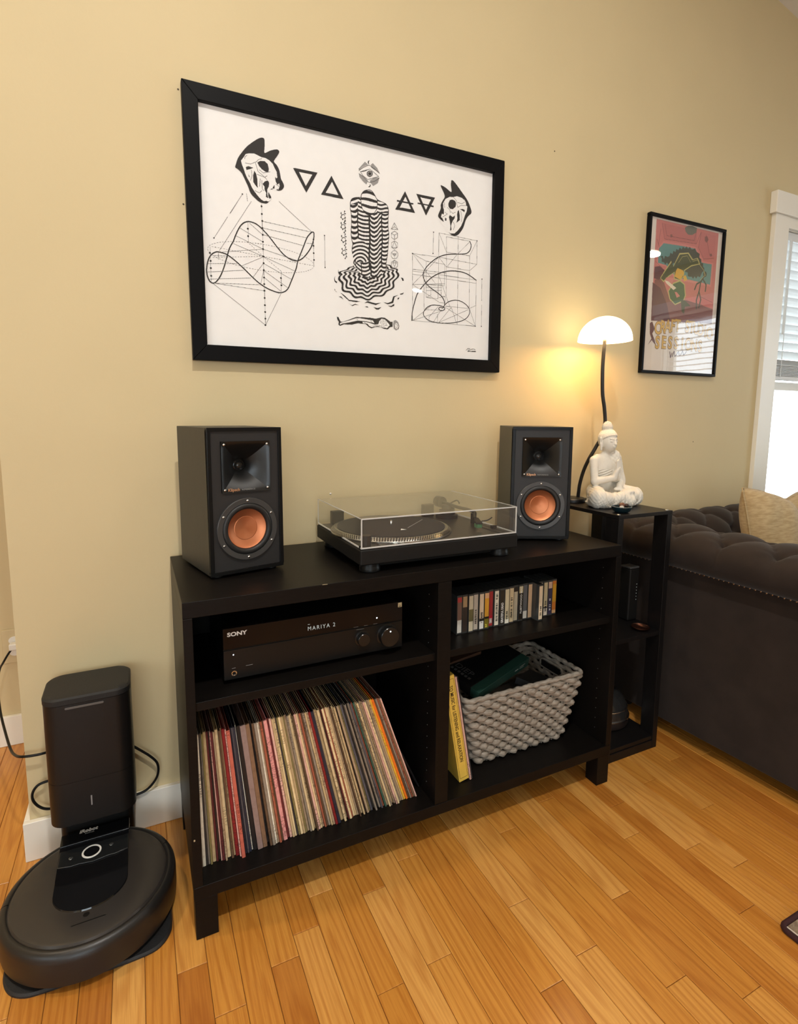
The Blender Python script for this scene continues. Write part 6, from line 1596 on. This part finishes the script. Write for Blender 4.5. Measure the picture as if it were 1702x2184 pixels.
('diagram','l',0.85,[(163.1,193.2),(206.5,162.6)]),
('diagram','l',0.85,[(123.7,328.3),(123.4,276.4)]),
('diagram','l',0.85,[(208.6,215),(207.5,158.5)]),
('diagram','l',0.85,[(300.1,310.4),(300.8,238.6)]),
('diagram','l',0.85,[(26.9,253.3),(26.9,165)]),
('diagram','l',0.85,[(47,241.3),(46.5,224.5)]),
('diagram','l',0.85,[(33.1,232.7),(66.7,236)]),
('diagram','l',0.85,[(20.7,211.5),(92.3,220.3)]),
('diagram','l',0.85,[(19,190.7),(108.2,205.2)]),
('diagram','l',0.85,[(23.3,173.5),(126.3,188)]),
('diagram','l',0.85,[(32.8,164.6),(148.9,173.2)]),
('diagram','l',0.85,[(32.8,164.6),(162.3,159.1)]),
('diagram','l',0.85,[(279.6,297),(297.7,298.5)]),
('diagram','d',0.9,[(161.2,247.2),(301.5,239.8)]),
('diagram','d',0.9,[(161.2,247.2),(32.9,227.7)]),
('diagram','d',0.9,[(161.2,247.2),(29.9,254.7)]),
('diagram','d',0.9,[(125.4,274.7),(161.2,247.2),(208.6,215)]),
('diagram','d',0.9,[(300.7,240.7),(298.8,235.3),(293.2,230.1),(284,225.2),(271.6,220.9),(256.3,217.2),(238.6,214.3),(218.9,212.1),(197.9,210.7),(176.1,210.3),(154,210.6),(132.2,211.8),(111.3,213.7),(91.7,216.4),(73.8,219.7),(58.1,223.6),(44.8,227.9),(34.3,232.5),(26.6,237.5),(22.1,242.5),(20.7,247.6),(22.4,252.6),(27.3,257.4),(35.2,262),(46,266.1),(59.5,269.7),(75.4,272.8),(93.3,275.2),(113,276.9),(133.9,277.8),(155.5,277.9),(177.5,277.1),(199.2,275.6),(220,273.2),(239.5,270.1),(257,266.3),(272.1,261.9),(284.4,257),(293.4,251.7),(298.9,246.3),(300.7,240.7)]),
('diagram','o',2.4,[(159.8,373.2)]),
('diagram','o',2.4,[(160,353.9)]),
('diagram','o',2.4,[(160.9,336.6)]),
('diagram','o',2.4,[(160.7,318.9)]),
('diagram','o',2.4,[(161.3,301.9)]),
('diagram','o',2.4,[(161.4,284.1)]),
('diagram','o',2.4,[(161.4,265.7)]),
('diagram','o',2.4,[(161.8,247.1)]),
('diagram','o',2.4,[(162,230)]),
('diagram','o',2.4,[(162,212)]),
('diagram','o',2.4,[(162.3,193.1)]),
('diagram','o',2.4,[(162.3,176.2)]),
('diagram','o',2.4,[(162.5,159.1)]),
('diagram','o',2.4,[(162.6,140.3)]),
('diagram','o',2.4,[(163,121.6)]),
('diagram','o',2.4,[(163.2,103.8)]),
('diagram','o',2.4,[(163.3,86.4)]),
('diagram','o',2.4,[(163.1,69.6)]),
('diagram','o',2.4,[(122.8,311.3)]),
('diagram','o',2.4,[(123.2,292.8)]),
('diagram','o',2.4,[(207.6,196.8)]),
('diagram','o',2.4,[(208.6,177.9)]),
('diagram','o',2.4,[(26.2,238.2)]),
('diagram','o',2.4,[(27.1,218.8)]),
('diagram','o',2.4,[(27.1,201.1)]),
('diagram','o',2.4,[(27.5,182.2)]),
('diagram','o',2.4,[(300.1,309.3)]),
('diagram','o',2.4,[(299.9,292.9)]),
('diagram','o',2.4,[(300.3,273.5)]),
('diagram','o',2.4,[(301,255.6)]),
('diagram','o',1.8,[(37.4,276.2)]),
('diagram','o',1.8,[(331.9,324.4)]),
('diagram','o',1.8,[(332.7,239.3)]),
('diagram','o',1.8,[(111.2,394.9)]),
('diagram','l',0.85,[(111.2,394.9),(78.1,342.1)]),
('diagram.b','C',1.7,[(808,376.1),(813.9,364.3),(809.9,349.2),(799,338.7),(781.3,333.7),(757.1,330.6),(729,326),(707.7,318.8),(690.8,310.4),(670,294.6),(653.6,277.6),(644.5,260.7),(644.7,248.4),(654.3,231.8),(671.3,219.5),(692.7,209.2),(710.1,198.3),(719,186.5),(721.4,174)]),
('diagram.b','C',1.8,[(607.2,117.4),(607.9,140.5),(613.8,165.8),(623.7,195.1),(637.9,215.9),(654.3,233.6),(675,251.9),(700.2,266.3),(725.8,275.2),(751.8,279.5),(778.3,279.9),(805.2,274.9),(836.3,260.9)]),
('diagram.b','C',1.5,[(721.4,174),(736.4,185.4),(760.5,191.9),(782.8,189.8),(803.3,179.8),(813.9,165.8),(809.9,148.7),(793.3,134.3),(764.3,124.5),(729.1,119),(694.4,118.1),(666.6,122.2),(649.6,133.4),(647.3,145.7),(659.6,161.1),(676.4,169),(697.7,170.4),(712.9,168.7),(721.6,164.9),(717.4,157.3),(706.6,155.4),(700.1,161.2),(706.4,165.4),(715.1,164.4),(721.4,174)]),
('diagram.b','l',0.8,[(696.8,385.1),(835.6,380.9),(837.1,309.8),(810.5,287.4),(724.4,288.8),(697.1,313.9),(696.8,385.1)]),
('diagram.b','l',0.8,[(696.8,385.1),(724.5,332.5),(809.2,331.9),(835.6,380.9)]),
('diagram.b','l',0.8,[(723.6,377.6),(725.5,289.9)]),
('diagram.b','l',0.8,[(723.6,377.6),(808,376.1)]),
('diagram.b','l',0.8,[(765.7,384.5),(768.9,119.3)]),
('diagram.b','l',0.8,[(606.8,312.7),(609.2,117.5),(837.1,118.1)]),
('diagram.b','l',0.8,[(606.8,312.7),(697.1,313.9),(837.1,309.8)]),
('diagram.b','l',0.8,[(606.8,312.7),(646.4,273.2)]),
('diagram.b','l',0.8,[(606.8,312.7),(652.2,296.8),(718.9,295.3),(718.1,230.7),(647.1,228.4)]),
('diagram.b','l',0.8,[(607.4,267.7),(724.8,270.1)]),
('diagram.b','l',0.8,[(607.5,262.5),(836.2,261.8)]),
('diagram.b','l',0.8,[(607.6,253),(836.6,251.7)]),
('diagram.b','l',0.8,[(836.3,260.9),(837.1,118.1)]),
('diagram.b','l',0.8,[(607.9,223.3),(654.8,269),(697.1,313.9)]),
('diagram.b','l',0.8,[(607.9,223.3),(699.7,181)]),
('diagram.b','l',0.8,[(607.9,223.3),(720.1,237.2)]),
('diagram.b','l',0.8,[(697.1,313.9),(697.3,191.6)]),
('diagram.b','l',0.8,[(653.7,267.1),(688,233.7)]),
('diagram.b','l',0.8,[(653.3,296.9),(655,190.2),(696.3,189.7),(696.6,229.3)]),
('diagram.b','l',0.8,[(655,190.2),(671.7,199),(671.2,226.6)]),
('diagram.b','l',0.8,[(646.4,273.2),(648.2,153)]),
('diagram.b','l',0.8,[(724.4,289.7),(726.3,201.7)]),
('diagram.b','l',0.8,[(809.2,331.9),(811.5,171.2)]),
('diagram.b','l',0.8,[(723.7,170.6),(812.6,171.3),(837.1,118.1)]),
('diagram.b','l',0.8,[(609.2,117.5),(676.4,169.9)]),
('diagram.b','l',0.8,[(609.2,117.5),(723.9,159.7)]),
('diagram.b','l',0.8,[(700.9,118.6),(745.6,168.9)]),
('diagram.b','l',0.8,[(700.9,118.6),(808.2,167.2)]),
('diagram.b','l',0.8,[(723.7,167),(837.1,118.1)]),
('diagram.b','l',0.8,[(745.6,168.9),(766.7,119.2)]),
('diagram.b','l',0.8,[(698.2,259.8),(741.2,168.5)]),
('diagram.b','l',0.8,[(729.7,292.2),(763.7,330.5),(805.9,372.2)]),
('diagram.b','l',0.8,[(700.5,193.8),(723.1,199.6),(723.5,179.7),(701.9,179.4)]),
('diagram.b','l',0.8,[(655.5,153.6),(719.6,157.5)]),
('diagram.b','l',0.8,[(666.4,133),(697.8,166.4)]),
('diagram.b','l',0.8,[(681.6,118),(706.7,154.5)]),
('diagram.b','l',0.8,[(666.7,118.6),(666.4,134.8)]),
('diagram.b','l',0.8,[(696.5,121),(696.1,144.5)]),
('diagram.b','l',0.8,[(709.4,230.7),(654.3,229.2),(707.2,234.9)]),
('diagram.b','l',0.8,[(654.5,219.5),(709.6,225.3)]),
('diagram.b','l',0.8,[(654.6,210.6),(709.7,216.3)]),
('diagram.b','l',0.8,[(707.2,234.9),(707.9,199.9),(720.9,199.4)]),
('diagram.b','l',0.8,[(812.6,171.3),(837.5,182.9)]),
('diagram.b','l',0.85,[(677.9,384.1),(676.9,321.9)]),
('diagram.b','l',0.85,[(857.9,267),(858.9,199.9)]),
('diagram.b','l',0.85,[(859.3,186.8),(860.3,119.8)]),
('diagram.b','o',1.8,[(677.9,383.8)]),
('diagram.b','o',1.8,[(676.9,321.9)]),
('diagram.b','o',1.8,[(858,266.6)]),
('diagram.b','o',1.8,[(860.3,119.4)]),
('diagram.b','o',1.8,[(835.6,380.9)]),
('diagram.b','o',1.8,[(606.8,312.7)]),
('diagram.b','o',1.8,[(837.1,118.1)]),
('signature','k',1.2,[(803.7,40.2),(810.4,46.3),(818.5,45.8)]),
('signature','k',1.2,[(811.7,41.6),(820.9,43.1),(827.7,45.4),(834.6,45.8),(839.4,43.2)]),
('signature','k',1.2,[(809.5,36.8),(841.9,37.7)]),
('signature','k',1.2,[(810.6,38.7),(825.6,38.6),(840.6,39.1)]),
('signature','g',0.8,[(121.6,397.6),(124,379.7)])
]
# ---------------------------------------------------------------- framed print on the wall
M_INK = mat('printed_ink', (0, 0, 0), rough=0.75, vcol=True, noise=0.06, nscale=300)
M_PAPER = mat('print_paper', (0.86, 0.85, 0.83), rough=0.8, noise=0.02, nscale=30)
M_FRAME = mat('frame_black', (0.0045, 0.0045, 0.0048), rough=0.45, spec=0.08, bump=0.05, bscale=300)
M_GLZ = glass_mat('picture_glazing', ior=1.35)
M_GLZW = glass_mat('poster_glazing_wavy', ior=1.45, wave=0.012, base=0.05)
OX, OZ = 0.100, 1.290
fr = empty('framed_print', (OX, 0, OZ), label='large black-framed black and white print above the turntable', cat='picture')
F0 = Vector((OX, 0, OZ))
outc = [(0.0750, 1.2575), (1.0280, 1.2640), (1.0245, 1.9215), (0.0715, 1.9205)]
innc = [(0.1110, 1.2975), (0.9900, 1.3020), (0.9880, 1.8805), (0.1085, 1.8815)]
YB, YFR = WY - .001, -0.009
for i in range(4):
    j = (i + 1) % 4
    a, b, c, d = outc[i], outc[j], innc[j], innc[i]
    v = []
    for y in (YFR, YB): v += [(p[0] - OX, y, p[1] - OZ) for p in (a, b, c, d)]
    MB().add(v, [(0, 1, 2, 3), (7, 6, 5, 4), (0, 4, 5, 1), (1, 5, 6, 2), (2, 6, 7, 3), (3, 7, 4, 0)]).build('frame_rail', M_FRAME, fr, bevel=0.0014)
sheet = MB().box(0.004, 0.894, 0.0045, 0.0055, 0.004, 0.598).build('print_sheet', M_PAPER, fr)
MB().quad((0.006, 0.0, 0.006), (0.892, 0.0, 0.006), (0.892, 0.0, 0.596), (0.006, 0.0, 0.596)).build('glazing', M_GLZ, fr)
PAL = [(0, 0, 0), (0.012, 0.011, 0.011), (0.16, 0.155, 0.15), (0.42, 0.41, 0.40), (0.86, 0.85, 0.83), (0.22, 0.215, 0.21)]
motifs = {}
special = {}
for mo, kind, w_, P in ART:
    if kind == 'x': special[mo] = P; continue
    motifs.setdefault(mo, []).append((kind, w_, P))
NAMES = {'skull': 'skull_drawing', 'skull.b': 'skull_drawing', 'triangle': 'triangle_symbol', 'triangle.b': 'triangle_symbol', 'triangle.c': 'barred_triangle_symbol', 'triangle.d': 'barred_triangle_symbol', 'eye': 'eye_drawing', 'recline': 'reclining_skeleton_drawing', 'ripple': 'ripple_marks', 'molecule': 'molecule_drawing', 'solid': 'polyhedron_drawing', 'diagram': 'wave_diagram', 'diagram.b': 'spiral_diagram', 'signature': 'signature'}
CELL = 0.72
def art_loc(k): return (0, 0.0042 - 0.00012 * k, 0)
def draw(pr_, items):
    for kind, w_, P in items:
        if kind in 'FC': Q = [(p.x, p.y) for p in catmull([(a, b, 0) for a, b in P], 6, kind == 'F')]
        else: Q = P
        if kind in 'Ff': pr_.fill(Q, 1)
        elif kind == 'w': pr_.fill(Q, 4)
        elif kind == 'h':
            sl, r, X, Y = pr_.inside(Q)
            if r.size:
                hat = np.sin((X * 0.8 + Y) * 2.6) > 0.1
                pr_.g[sl][r & hat] = 2; pr_.g[sl][r & ~hat] = 3
        elif kind == 'C': pr_.stroke(Q, w_ * 1.55, 1)
        elif kind == 'k': pr_.stroke(Q, w_, 1)
        elif kind == 'g': pr_.stroke(Q, w_ * 1.15, 2)
        elif kind == 'l': pr_.stroke(Q, max(w_, .8) * 1.1, 2)
        elif kind == 'd': pr_.stroke(Q, w_, 2, dash=7)
        elif kind == 'o': pr_.dot(P[0], w_, 1)
kk = 0
for mo, items in motifs.items():
    p_ = Print(900, 600, CELL); draw(p_, items)
    p_.build(NAMES[mo], PAL, sheet, art_loc(2 if mo.startswith('diagram') else 3), M_INK)
# the striped kneeling figure in rippled water
fg = Print(900, 600, CELL)
Xm, Ym = np.meshgrid(fg.X, fg.Y)
FX = 828 + (Xm - 466.2) / .154
FY = 965 - (Ym - 433.7 - .169 * (Xm - 466.2)) / .134
g = fg.g
# water
cxw, cyw = 828.0, 2440.0
dxw = (FX - cxw) / 640; dyw = np.where(FY > cyw, (FY - cyw) / 545, (FY - cyw) / 235)
rad = np.hypot(dxw, dyw); thw = np.arctan2(dyw, dxw)
wob = 0.042 * np.sin(thw * 13 + rad * 3) * np.clip(rad * 1.3, 0, 1) + 0.018 * np.sin(thw * 7 - 1)
ph = (rad + wob) * 6.8
inw = (rad + wob < 1.0)
lim = np.clip(0.55 - 0.10 * rad, .35, .6)
g[inw & ((ph % 1.0) < lim)] = 1
# body
def mask(poly, smooth=True):
    Q = [(p.x, p.y) for p in catmull([(a, b, 0) for a, b in poly], 5)] if smooth else poly
    m_ = np.zeros(g.shape, bool); sl, r, _, _ = fg.inside(Q); m_[sl] = r; return m_
body = mask(special['BODY']); head = mask(special['HEAD'])
def band(y, period, duty): return ((y / period) % 1.0) < duty
st_ = np.zeros(g.shape, bool)
larm = (FX < 600); tl = (FX >= 600) & (FX < 835); trr = (FX >= 835) & (FX < 1085); rarm = FX >= 1085
st_ |= larm & band(FY - 38 * (1 - ((FX - 535) / 75) ** 2) * (FY > 1000) + .35 * (FX - 535) * (FY < 1120), 108, .52)
st_ |= tl & band(FY - .28 * (FX - 700) - 14 * np.sin((FX - 600) / 60), 80, .5)
st_ |= trr & band(FY + .95 * np.abs(FX - 930) + 10 * np.sin(FX / 18), 92, .55)
st_ |= rarm & band(FY - 26 * (1 - ((FX - 1150) / 70) ** 2), 84, .52)
sh_ = (FY < 1180) & (FX > 985)
st_ = np.where(sh_, band(FY - .12 * (FX - 1100) - 16 * np.sin((FX - 985) / 45), 82, .5), st_)
knee = ((FX - 640) / 185) ** 2 + ((FY - 1990) / 260) ** 2 < 1
st_ = np.where(knee, band(np.hypot((FX - 640) * 1.05, (FY - 2240) * .82), 62, .5), st_)
legs = FY > 2180
st_ = np.where(legs & (FX < 850), band(FY - 30 * (1 - ((FX - 740) / 90) ** 2), 80, .5), st_)
for xc, y0_, y1_, w0 in ((835, 1210, 2330, 26), (602, 1130, 1700, 16), (1088, 1150, 2300, 18), (560, 2100, 2330, 12), (670, 2200, 2420, 14), (860, 2200, 2450, 20)):
    st_ |= (np.abs(FX - xc - 8 * np.sin(FY / 120)) < w0 / 1.6) & (FY > y0_) & (FY < y1_)
hb = band(FY - .20 * (FX - 828) - 60 * ((FY - 960) / 250) * (1 - ((FX - 828) / 165) ** 2), 112, .42)
g[body] = np.where(st_[body], 1, 4)
g[head] = np.where(hb[head], 1, 4)
# outlines
BO = [(p.x, p.y) for p in catmull([(a, b, 0) for a, b in special['BODY']], 5)]
fg.stroke([p for p in BO if True][:5 * 22] , 1.7, 1)
fg.stroke(BO[5 * 26:] + BO[:1], 1.7, 1)
HO = [(p.x, p.y) for p in catmull([(a, b, 0) for a, b in special['HEAD']], 5)]; fg.stroke(HO + HO[:1], 1.7, 1)
fg.build('striped_figure_drawing', PAL, sheet, art_loc(3), M_INK)

# ---------------------------------------------------------------- small poster
PX, PZ, PWD, PHT = 1.696, 1.292, 0.441, 0.589
po_ = empty('framed_poster', (PX, 0, PZ), label='narrow black-framed colour concert poster left of the window', cat='picture')
fw = 0.011
for a in ((0, PWD, 0, fw), (0, PWD, PHT - fw, PHT), (0, fw, fw, PHT - fw), (PWD - fw, PWD, fw, PHT - fw)):
    MB().box(a[0], a[1], -0.003, WY - .001, a[2], a[3]).build('frame_rail', M_FRAME, po_, bevel=0.002)
psh = MB().box(fw * .6, PWD - fw * .6, 0.0075, 0.0085, fw * .6, PHT - fw * .6).build('poster_sheet', mat('poster_paper', (0.74, 0.66, 0.58), rough=0.7, noise=0.03), po_)
MB().quad((fw * .8, 0.003, fw * .8), (PWD - fw * .8, 0.003, fw * .8), (PWD - fw * .8, 0.003, PHT - fw * .8), (fw * .8, 0.003, PHT - fw * .8)).build('glazing', M_GLZW, po_)
POST = [('pink',[(439,5720),(4057,5720),(4057,2151),(478,1993)]),('panel1',[(738,5620),(2746,5621),(2753,5129),(929,5057)]),('panel2',[(2989,5626),(3893,5602),(3899,4717),(3257,4604),(2863,5021)]),
('mauve',[(537,3513),(928,3677),(1364,2992),(1474,2818),(2413,2939),(4038,2738),(4057,2151),(478,1993)]),('plum',[(435,3412),(879,3248),(1302,2678),(1549,2080),(478,1993)]),('plum',[(493,3987),(756,4049),(1040,3932),(1018,3688),(760,3538),(488,3567)]),
('edge',[(600,4680),(880,4990),(2110,5030),(2760,5010),(3240,4540),(3860,4540),(3840,3600),(2520,3640),(1740,3630),(1060,4080),(590,4080)]),
('teal',[(652,4662),(898,4904),(2099,4948),(2725,4940),(3173,4468),(3775,4479),(3770,3681),(2520,3734),(1758,3710),(1112,4122),(656,4156)]),('strip',[(2346,3105),(3995,3091),(4008,2768),(2410,2970)]),
('dark',[(766,4409),(954,4343),(1258,4502),(1740,4778),(2106,4888),(2582,4921),(2884,4837),(3124,4462),(3345,4281),(3199,4020),(2976,3905),(2520,3834),(2187,4130),(1516,4232),(968,4195)]),
('halo',[(1500,4112),(1820,4660),(2340,4750),(2620,4530),(2900,4620),(3080,4400),(2554,4250),(2180,4040),(2160,3800),(1951,3630),(1600,3650),(1580,3900),(1288,3700),(1033,3480),(830,3610),(930,3762),(1090,3963),(1380,4321)]),
('olive',[(1529,4112),(1851,4610),(2317,4701),(2582,4488),(2863,4586),(3030,4419),(2554,4298),(2147,4063),(2126,3814),(1951,3670),(1642,3697),(1617,3939),(1288,3749),(1033,3538),(866,3610),(967,3742),(1130,3943),(1419,4281)]),
('halo',[(1570,3517),(1957,3660),(2250,3540),(2350,3100),(2240,2880),(1764,2690),(1420,2890),(1310,3176)]),('green',[(1594,3477),(1957,3609),(2206,3512),(2297,3116),(2222,2921),(1764,2737),(1465,2910),(1359,3176)]),('olive',[(2079,2907),(2317,2930),(2678,2743),(2344,2681),(2327,2395),(2173,2477)]),
('yellow',[(1683,3978),(1764,4095),(2101,4043),(2163,3911),(1974,3673),(1635,3758)]),('yellow',[(2126,3814),(2261,3891),(2376,3718),(2193,3635)]),('white',[(1099,3560),(1309,3538),(1772,3342),(1618,3249),(1178,3463)]),('edge',[(1695,3180),(1812,3192),(2016,3057),(1834,2977)]),
('fan',[(2025,5636),(2203,5739),(2487,5766),(2734,5727),(2705,5554),(2477,5429),(2239,5410),(2087,5494)]),('plum',[(420,1897),(548,1968),(708,1704),(591,1511),(749,1275),(812,1093),(616,1235),(456,1502)]),('plum',[(384,1066),(563,1324),(611,1297)]),
('mauve',[(3229,5475),(3374,5512),(3465,5384),(3354,5259),(3247,5322)]),('mauve',[(3602,4869),(3726,4885),(3763,4795),(3640,4763)]),('mauve',[(1226,5263),(1338,5294),(1371,5194),(1260,5163)]),('edge',[(1157,3673),(1618,3695),(1499,3497),(1121,3578)])]
PC = {'pink': (196, 118, 112), 'panel1': (184, 108, 104), 'panel2': (190, 112, 108), 'mauve': (132, 84, 80), 'plum': (98, 60, 68), 'edge': (206, 130, 124), 'teal': (92, 140, 136), 'strip': (206, 116, 112), 'dark': (66, 72, 62), 'halo': (186, 176, 110), 'olive': (74, 82, 54), 'green': (56, 96, 66), 'yellow': (214, 168, 62), 'white': (226, 214, 190), 'fan': (104, 104, 92), 'line': (110, 60, 64)}
keys = list(PC); PPAL = [(0, 0, 0)] + [srgb(*PC[k]) for k in keys]
pp_ = Print(PWD * 1000, PHT * 1000, 0.8)
def jag(P, amp):
    out = []
    for i, (a, b) in enumerate(P):
        c_, d_ = P[(i + 1) % len(P)]; L = math.hypot(c_ - a, d_ - b); n_ = max(1, int(L / 90)); nx_, ny_ = (d_ - b) / (L + 1e-6), -(c_ - a) / (L + 1e-6)
        for k in range(n_):
            t_ = k / n_; s_ = amp if k % 2 else -amp * .3; out.append((a + (c_ - a) * t_ - nx_ * s_, b + (d_ - b) * t_ - ny_ * s_))
    return out
for k, P in POST: pp_.fill([(a / 10, b / 10) for a, b in (jag(P, 70) if k == 'dark' else P)], keys.index(k) + 1)
pp_.dot((340, 405), 11, keys.index('dark') + 1)
for P in ([(335, 395), (318, 372), (312, 330)], [(312, 335), (300, 300), (304, 268)], [(312, 335), (326, 305), (318, 272)], [(322, 375), (295, 362), (285, 340)], [(330, 385), (352, 365), (350, 340)]):
    pp_.stroke([(float(a), float(b)) for a, b in P], 7.0, keys.index('dark') + 1)
L_ = keys.index('line') + 1
for P in ([(74, 562), (93, 506), (275, 513), (300, 562)], [(90, 560), (105, 520), (262, 524), (270, 560)], [(300, 560), (290, 502), (326, 462), (388, 472)], [(330, 555), (360, 480)], [(52, 500), (70, 470), (60, 440)], [(48, 380), (90, 340), (120, 290), (110, 220)], [(60, 330), (100, 270), (95, 220)], [(240, 290), (330, 285), (400, 262)], [(150, 250), (250, 235), (400, 230)], [(70, 540), (62, 480)], [(50, 420), (90, 400), (100, 370)], [(300, 320), (398, 300)]):
    pp_.stroke([(float(a), float(b)) for a, b in P], 1.4, L_)
D_ = keys.index('dark') + 1
for P in ([(180, 430), (200, 455), (228, 462), (250, 440)], [(262, 445), (290, 455), (300, 440)], [(300, 440), (330, 420), (345, 400)], [(185, 400), (190, 385), (205, 388)], [(315, 380), (340, 400), (330, 420)]):
    pp_.stroke([(float(a), float(b)) for a, b in P], 1.6, keys.index('halo') + 1)
for P in ([(165, 88), (170, 66), (178, 84)], [(180, 70), (190, 92), (196, 72)], [(200, 74), (215, 92), (222, 76)], [(228, 78), (240, 96), (246, 80)], [(250, 82), (262, 94)]):
    pp_.stroke([(float(a), float(b)) for a, b in P], 4.0, keys.index('plum') + 1)
pp_.build('poster_print', PPAL, psh, (0, 0.0072, 0), M_INK)
M_PY = mat('poster_yellow_ink', srgb(214, 172, 84), rough=0.75, noise=0.1); M_PO = mat('poster_outline_ink', srgb(108, 70, 40), rough=0.75, noise=0.1)
def letters(word, x, z, size, step, arc, rise):
    n_ = len(word)
    for i, ch in enumerate(word):
        if ch == ' ': continue
        f = (i / (n_ - 1)) * 2 - 1
        zz = z + arc * (1 - f * f); a = -f * rise
        text('lettering', ch, size, M_PO, psh, (x + i * step, 0.0069, zz), rot=(PI / 2, a, 0), bold=0.0034, sx=0.80, align='CENTER', ext=0.00005)
        text('lettering', ch, size, M_PY, psh, (x + i * step, 0.0066, zz), rot=(PI / 2, a, 0), bold=0.0016, sx=0.80, align='CENTER', ext=0.00005)
letters('CRAFT STUDIO', 0.086, 0.153, 0.066, 0.0283, 0.018, 0.06)
letters('SESSIONS', 0.090, 0.098, 0.066, 0.0360, 0.004, 0.02)

# nails and old holes in the wall
hole = MB().sphere((0, 0, 0), 0.0022, 8, 6, (1, .4, 1)).mesh('nail_hole'); M_HOLE = mat('nail_hole_dark', (0.10, 0.08, 0.05), rough=0.8, noise=0.2)
for (hx_, hz_, lab) in ((1.243, 2.004, 'small dark nail hole high on the wall right of the big frame'), (0.066, 1.905, 'nail hole beside the top left corner of the big frame'), (0.068, 1.640, 'nail hole left of the big frame at mid height'), (2.05, 1.02, 'small scuff hole low on the wall below the poster'), (0.447, 0.888, 'white picture hook left in the wall behind the turntable')):
    o = obj('nail_hole' if 'hook' not in lab else 'wall_hook', hole if 'hook' not in lab else MB().sphere((0, 0, 0), 0.0026, 8, 6, (1.4, .6, 1)).mesh('wall_hook'), M_HOLE if 'hook' not in lab else M_PLUG, None, smooth=True, loc=(hx_, WY - .0006, hz_)); tag(o, lab, 'nail hole' if 'hook' not in lab else 'hook')
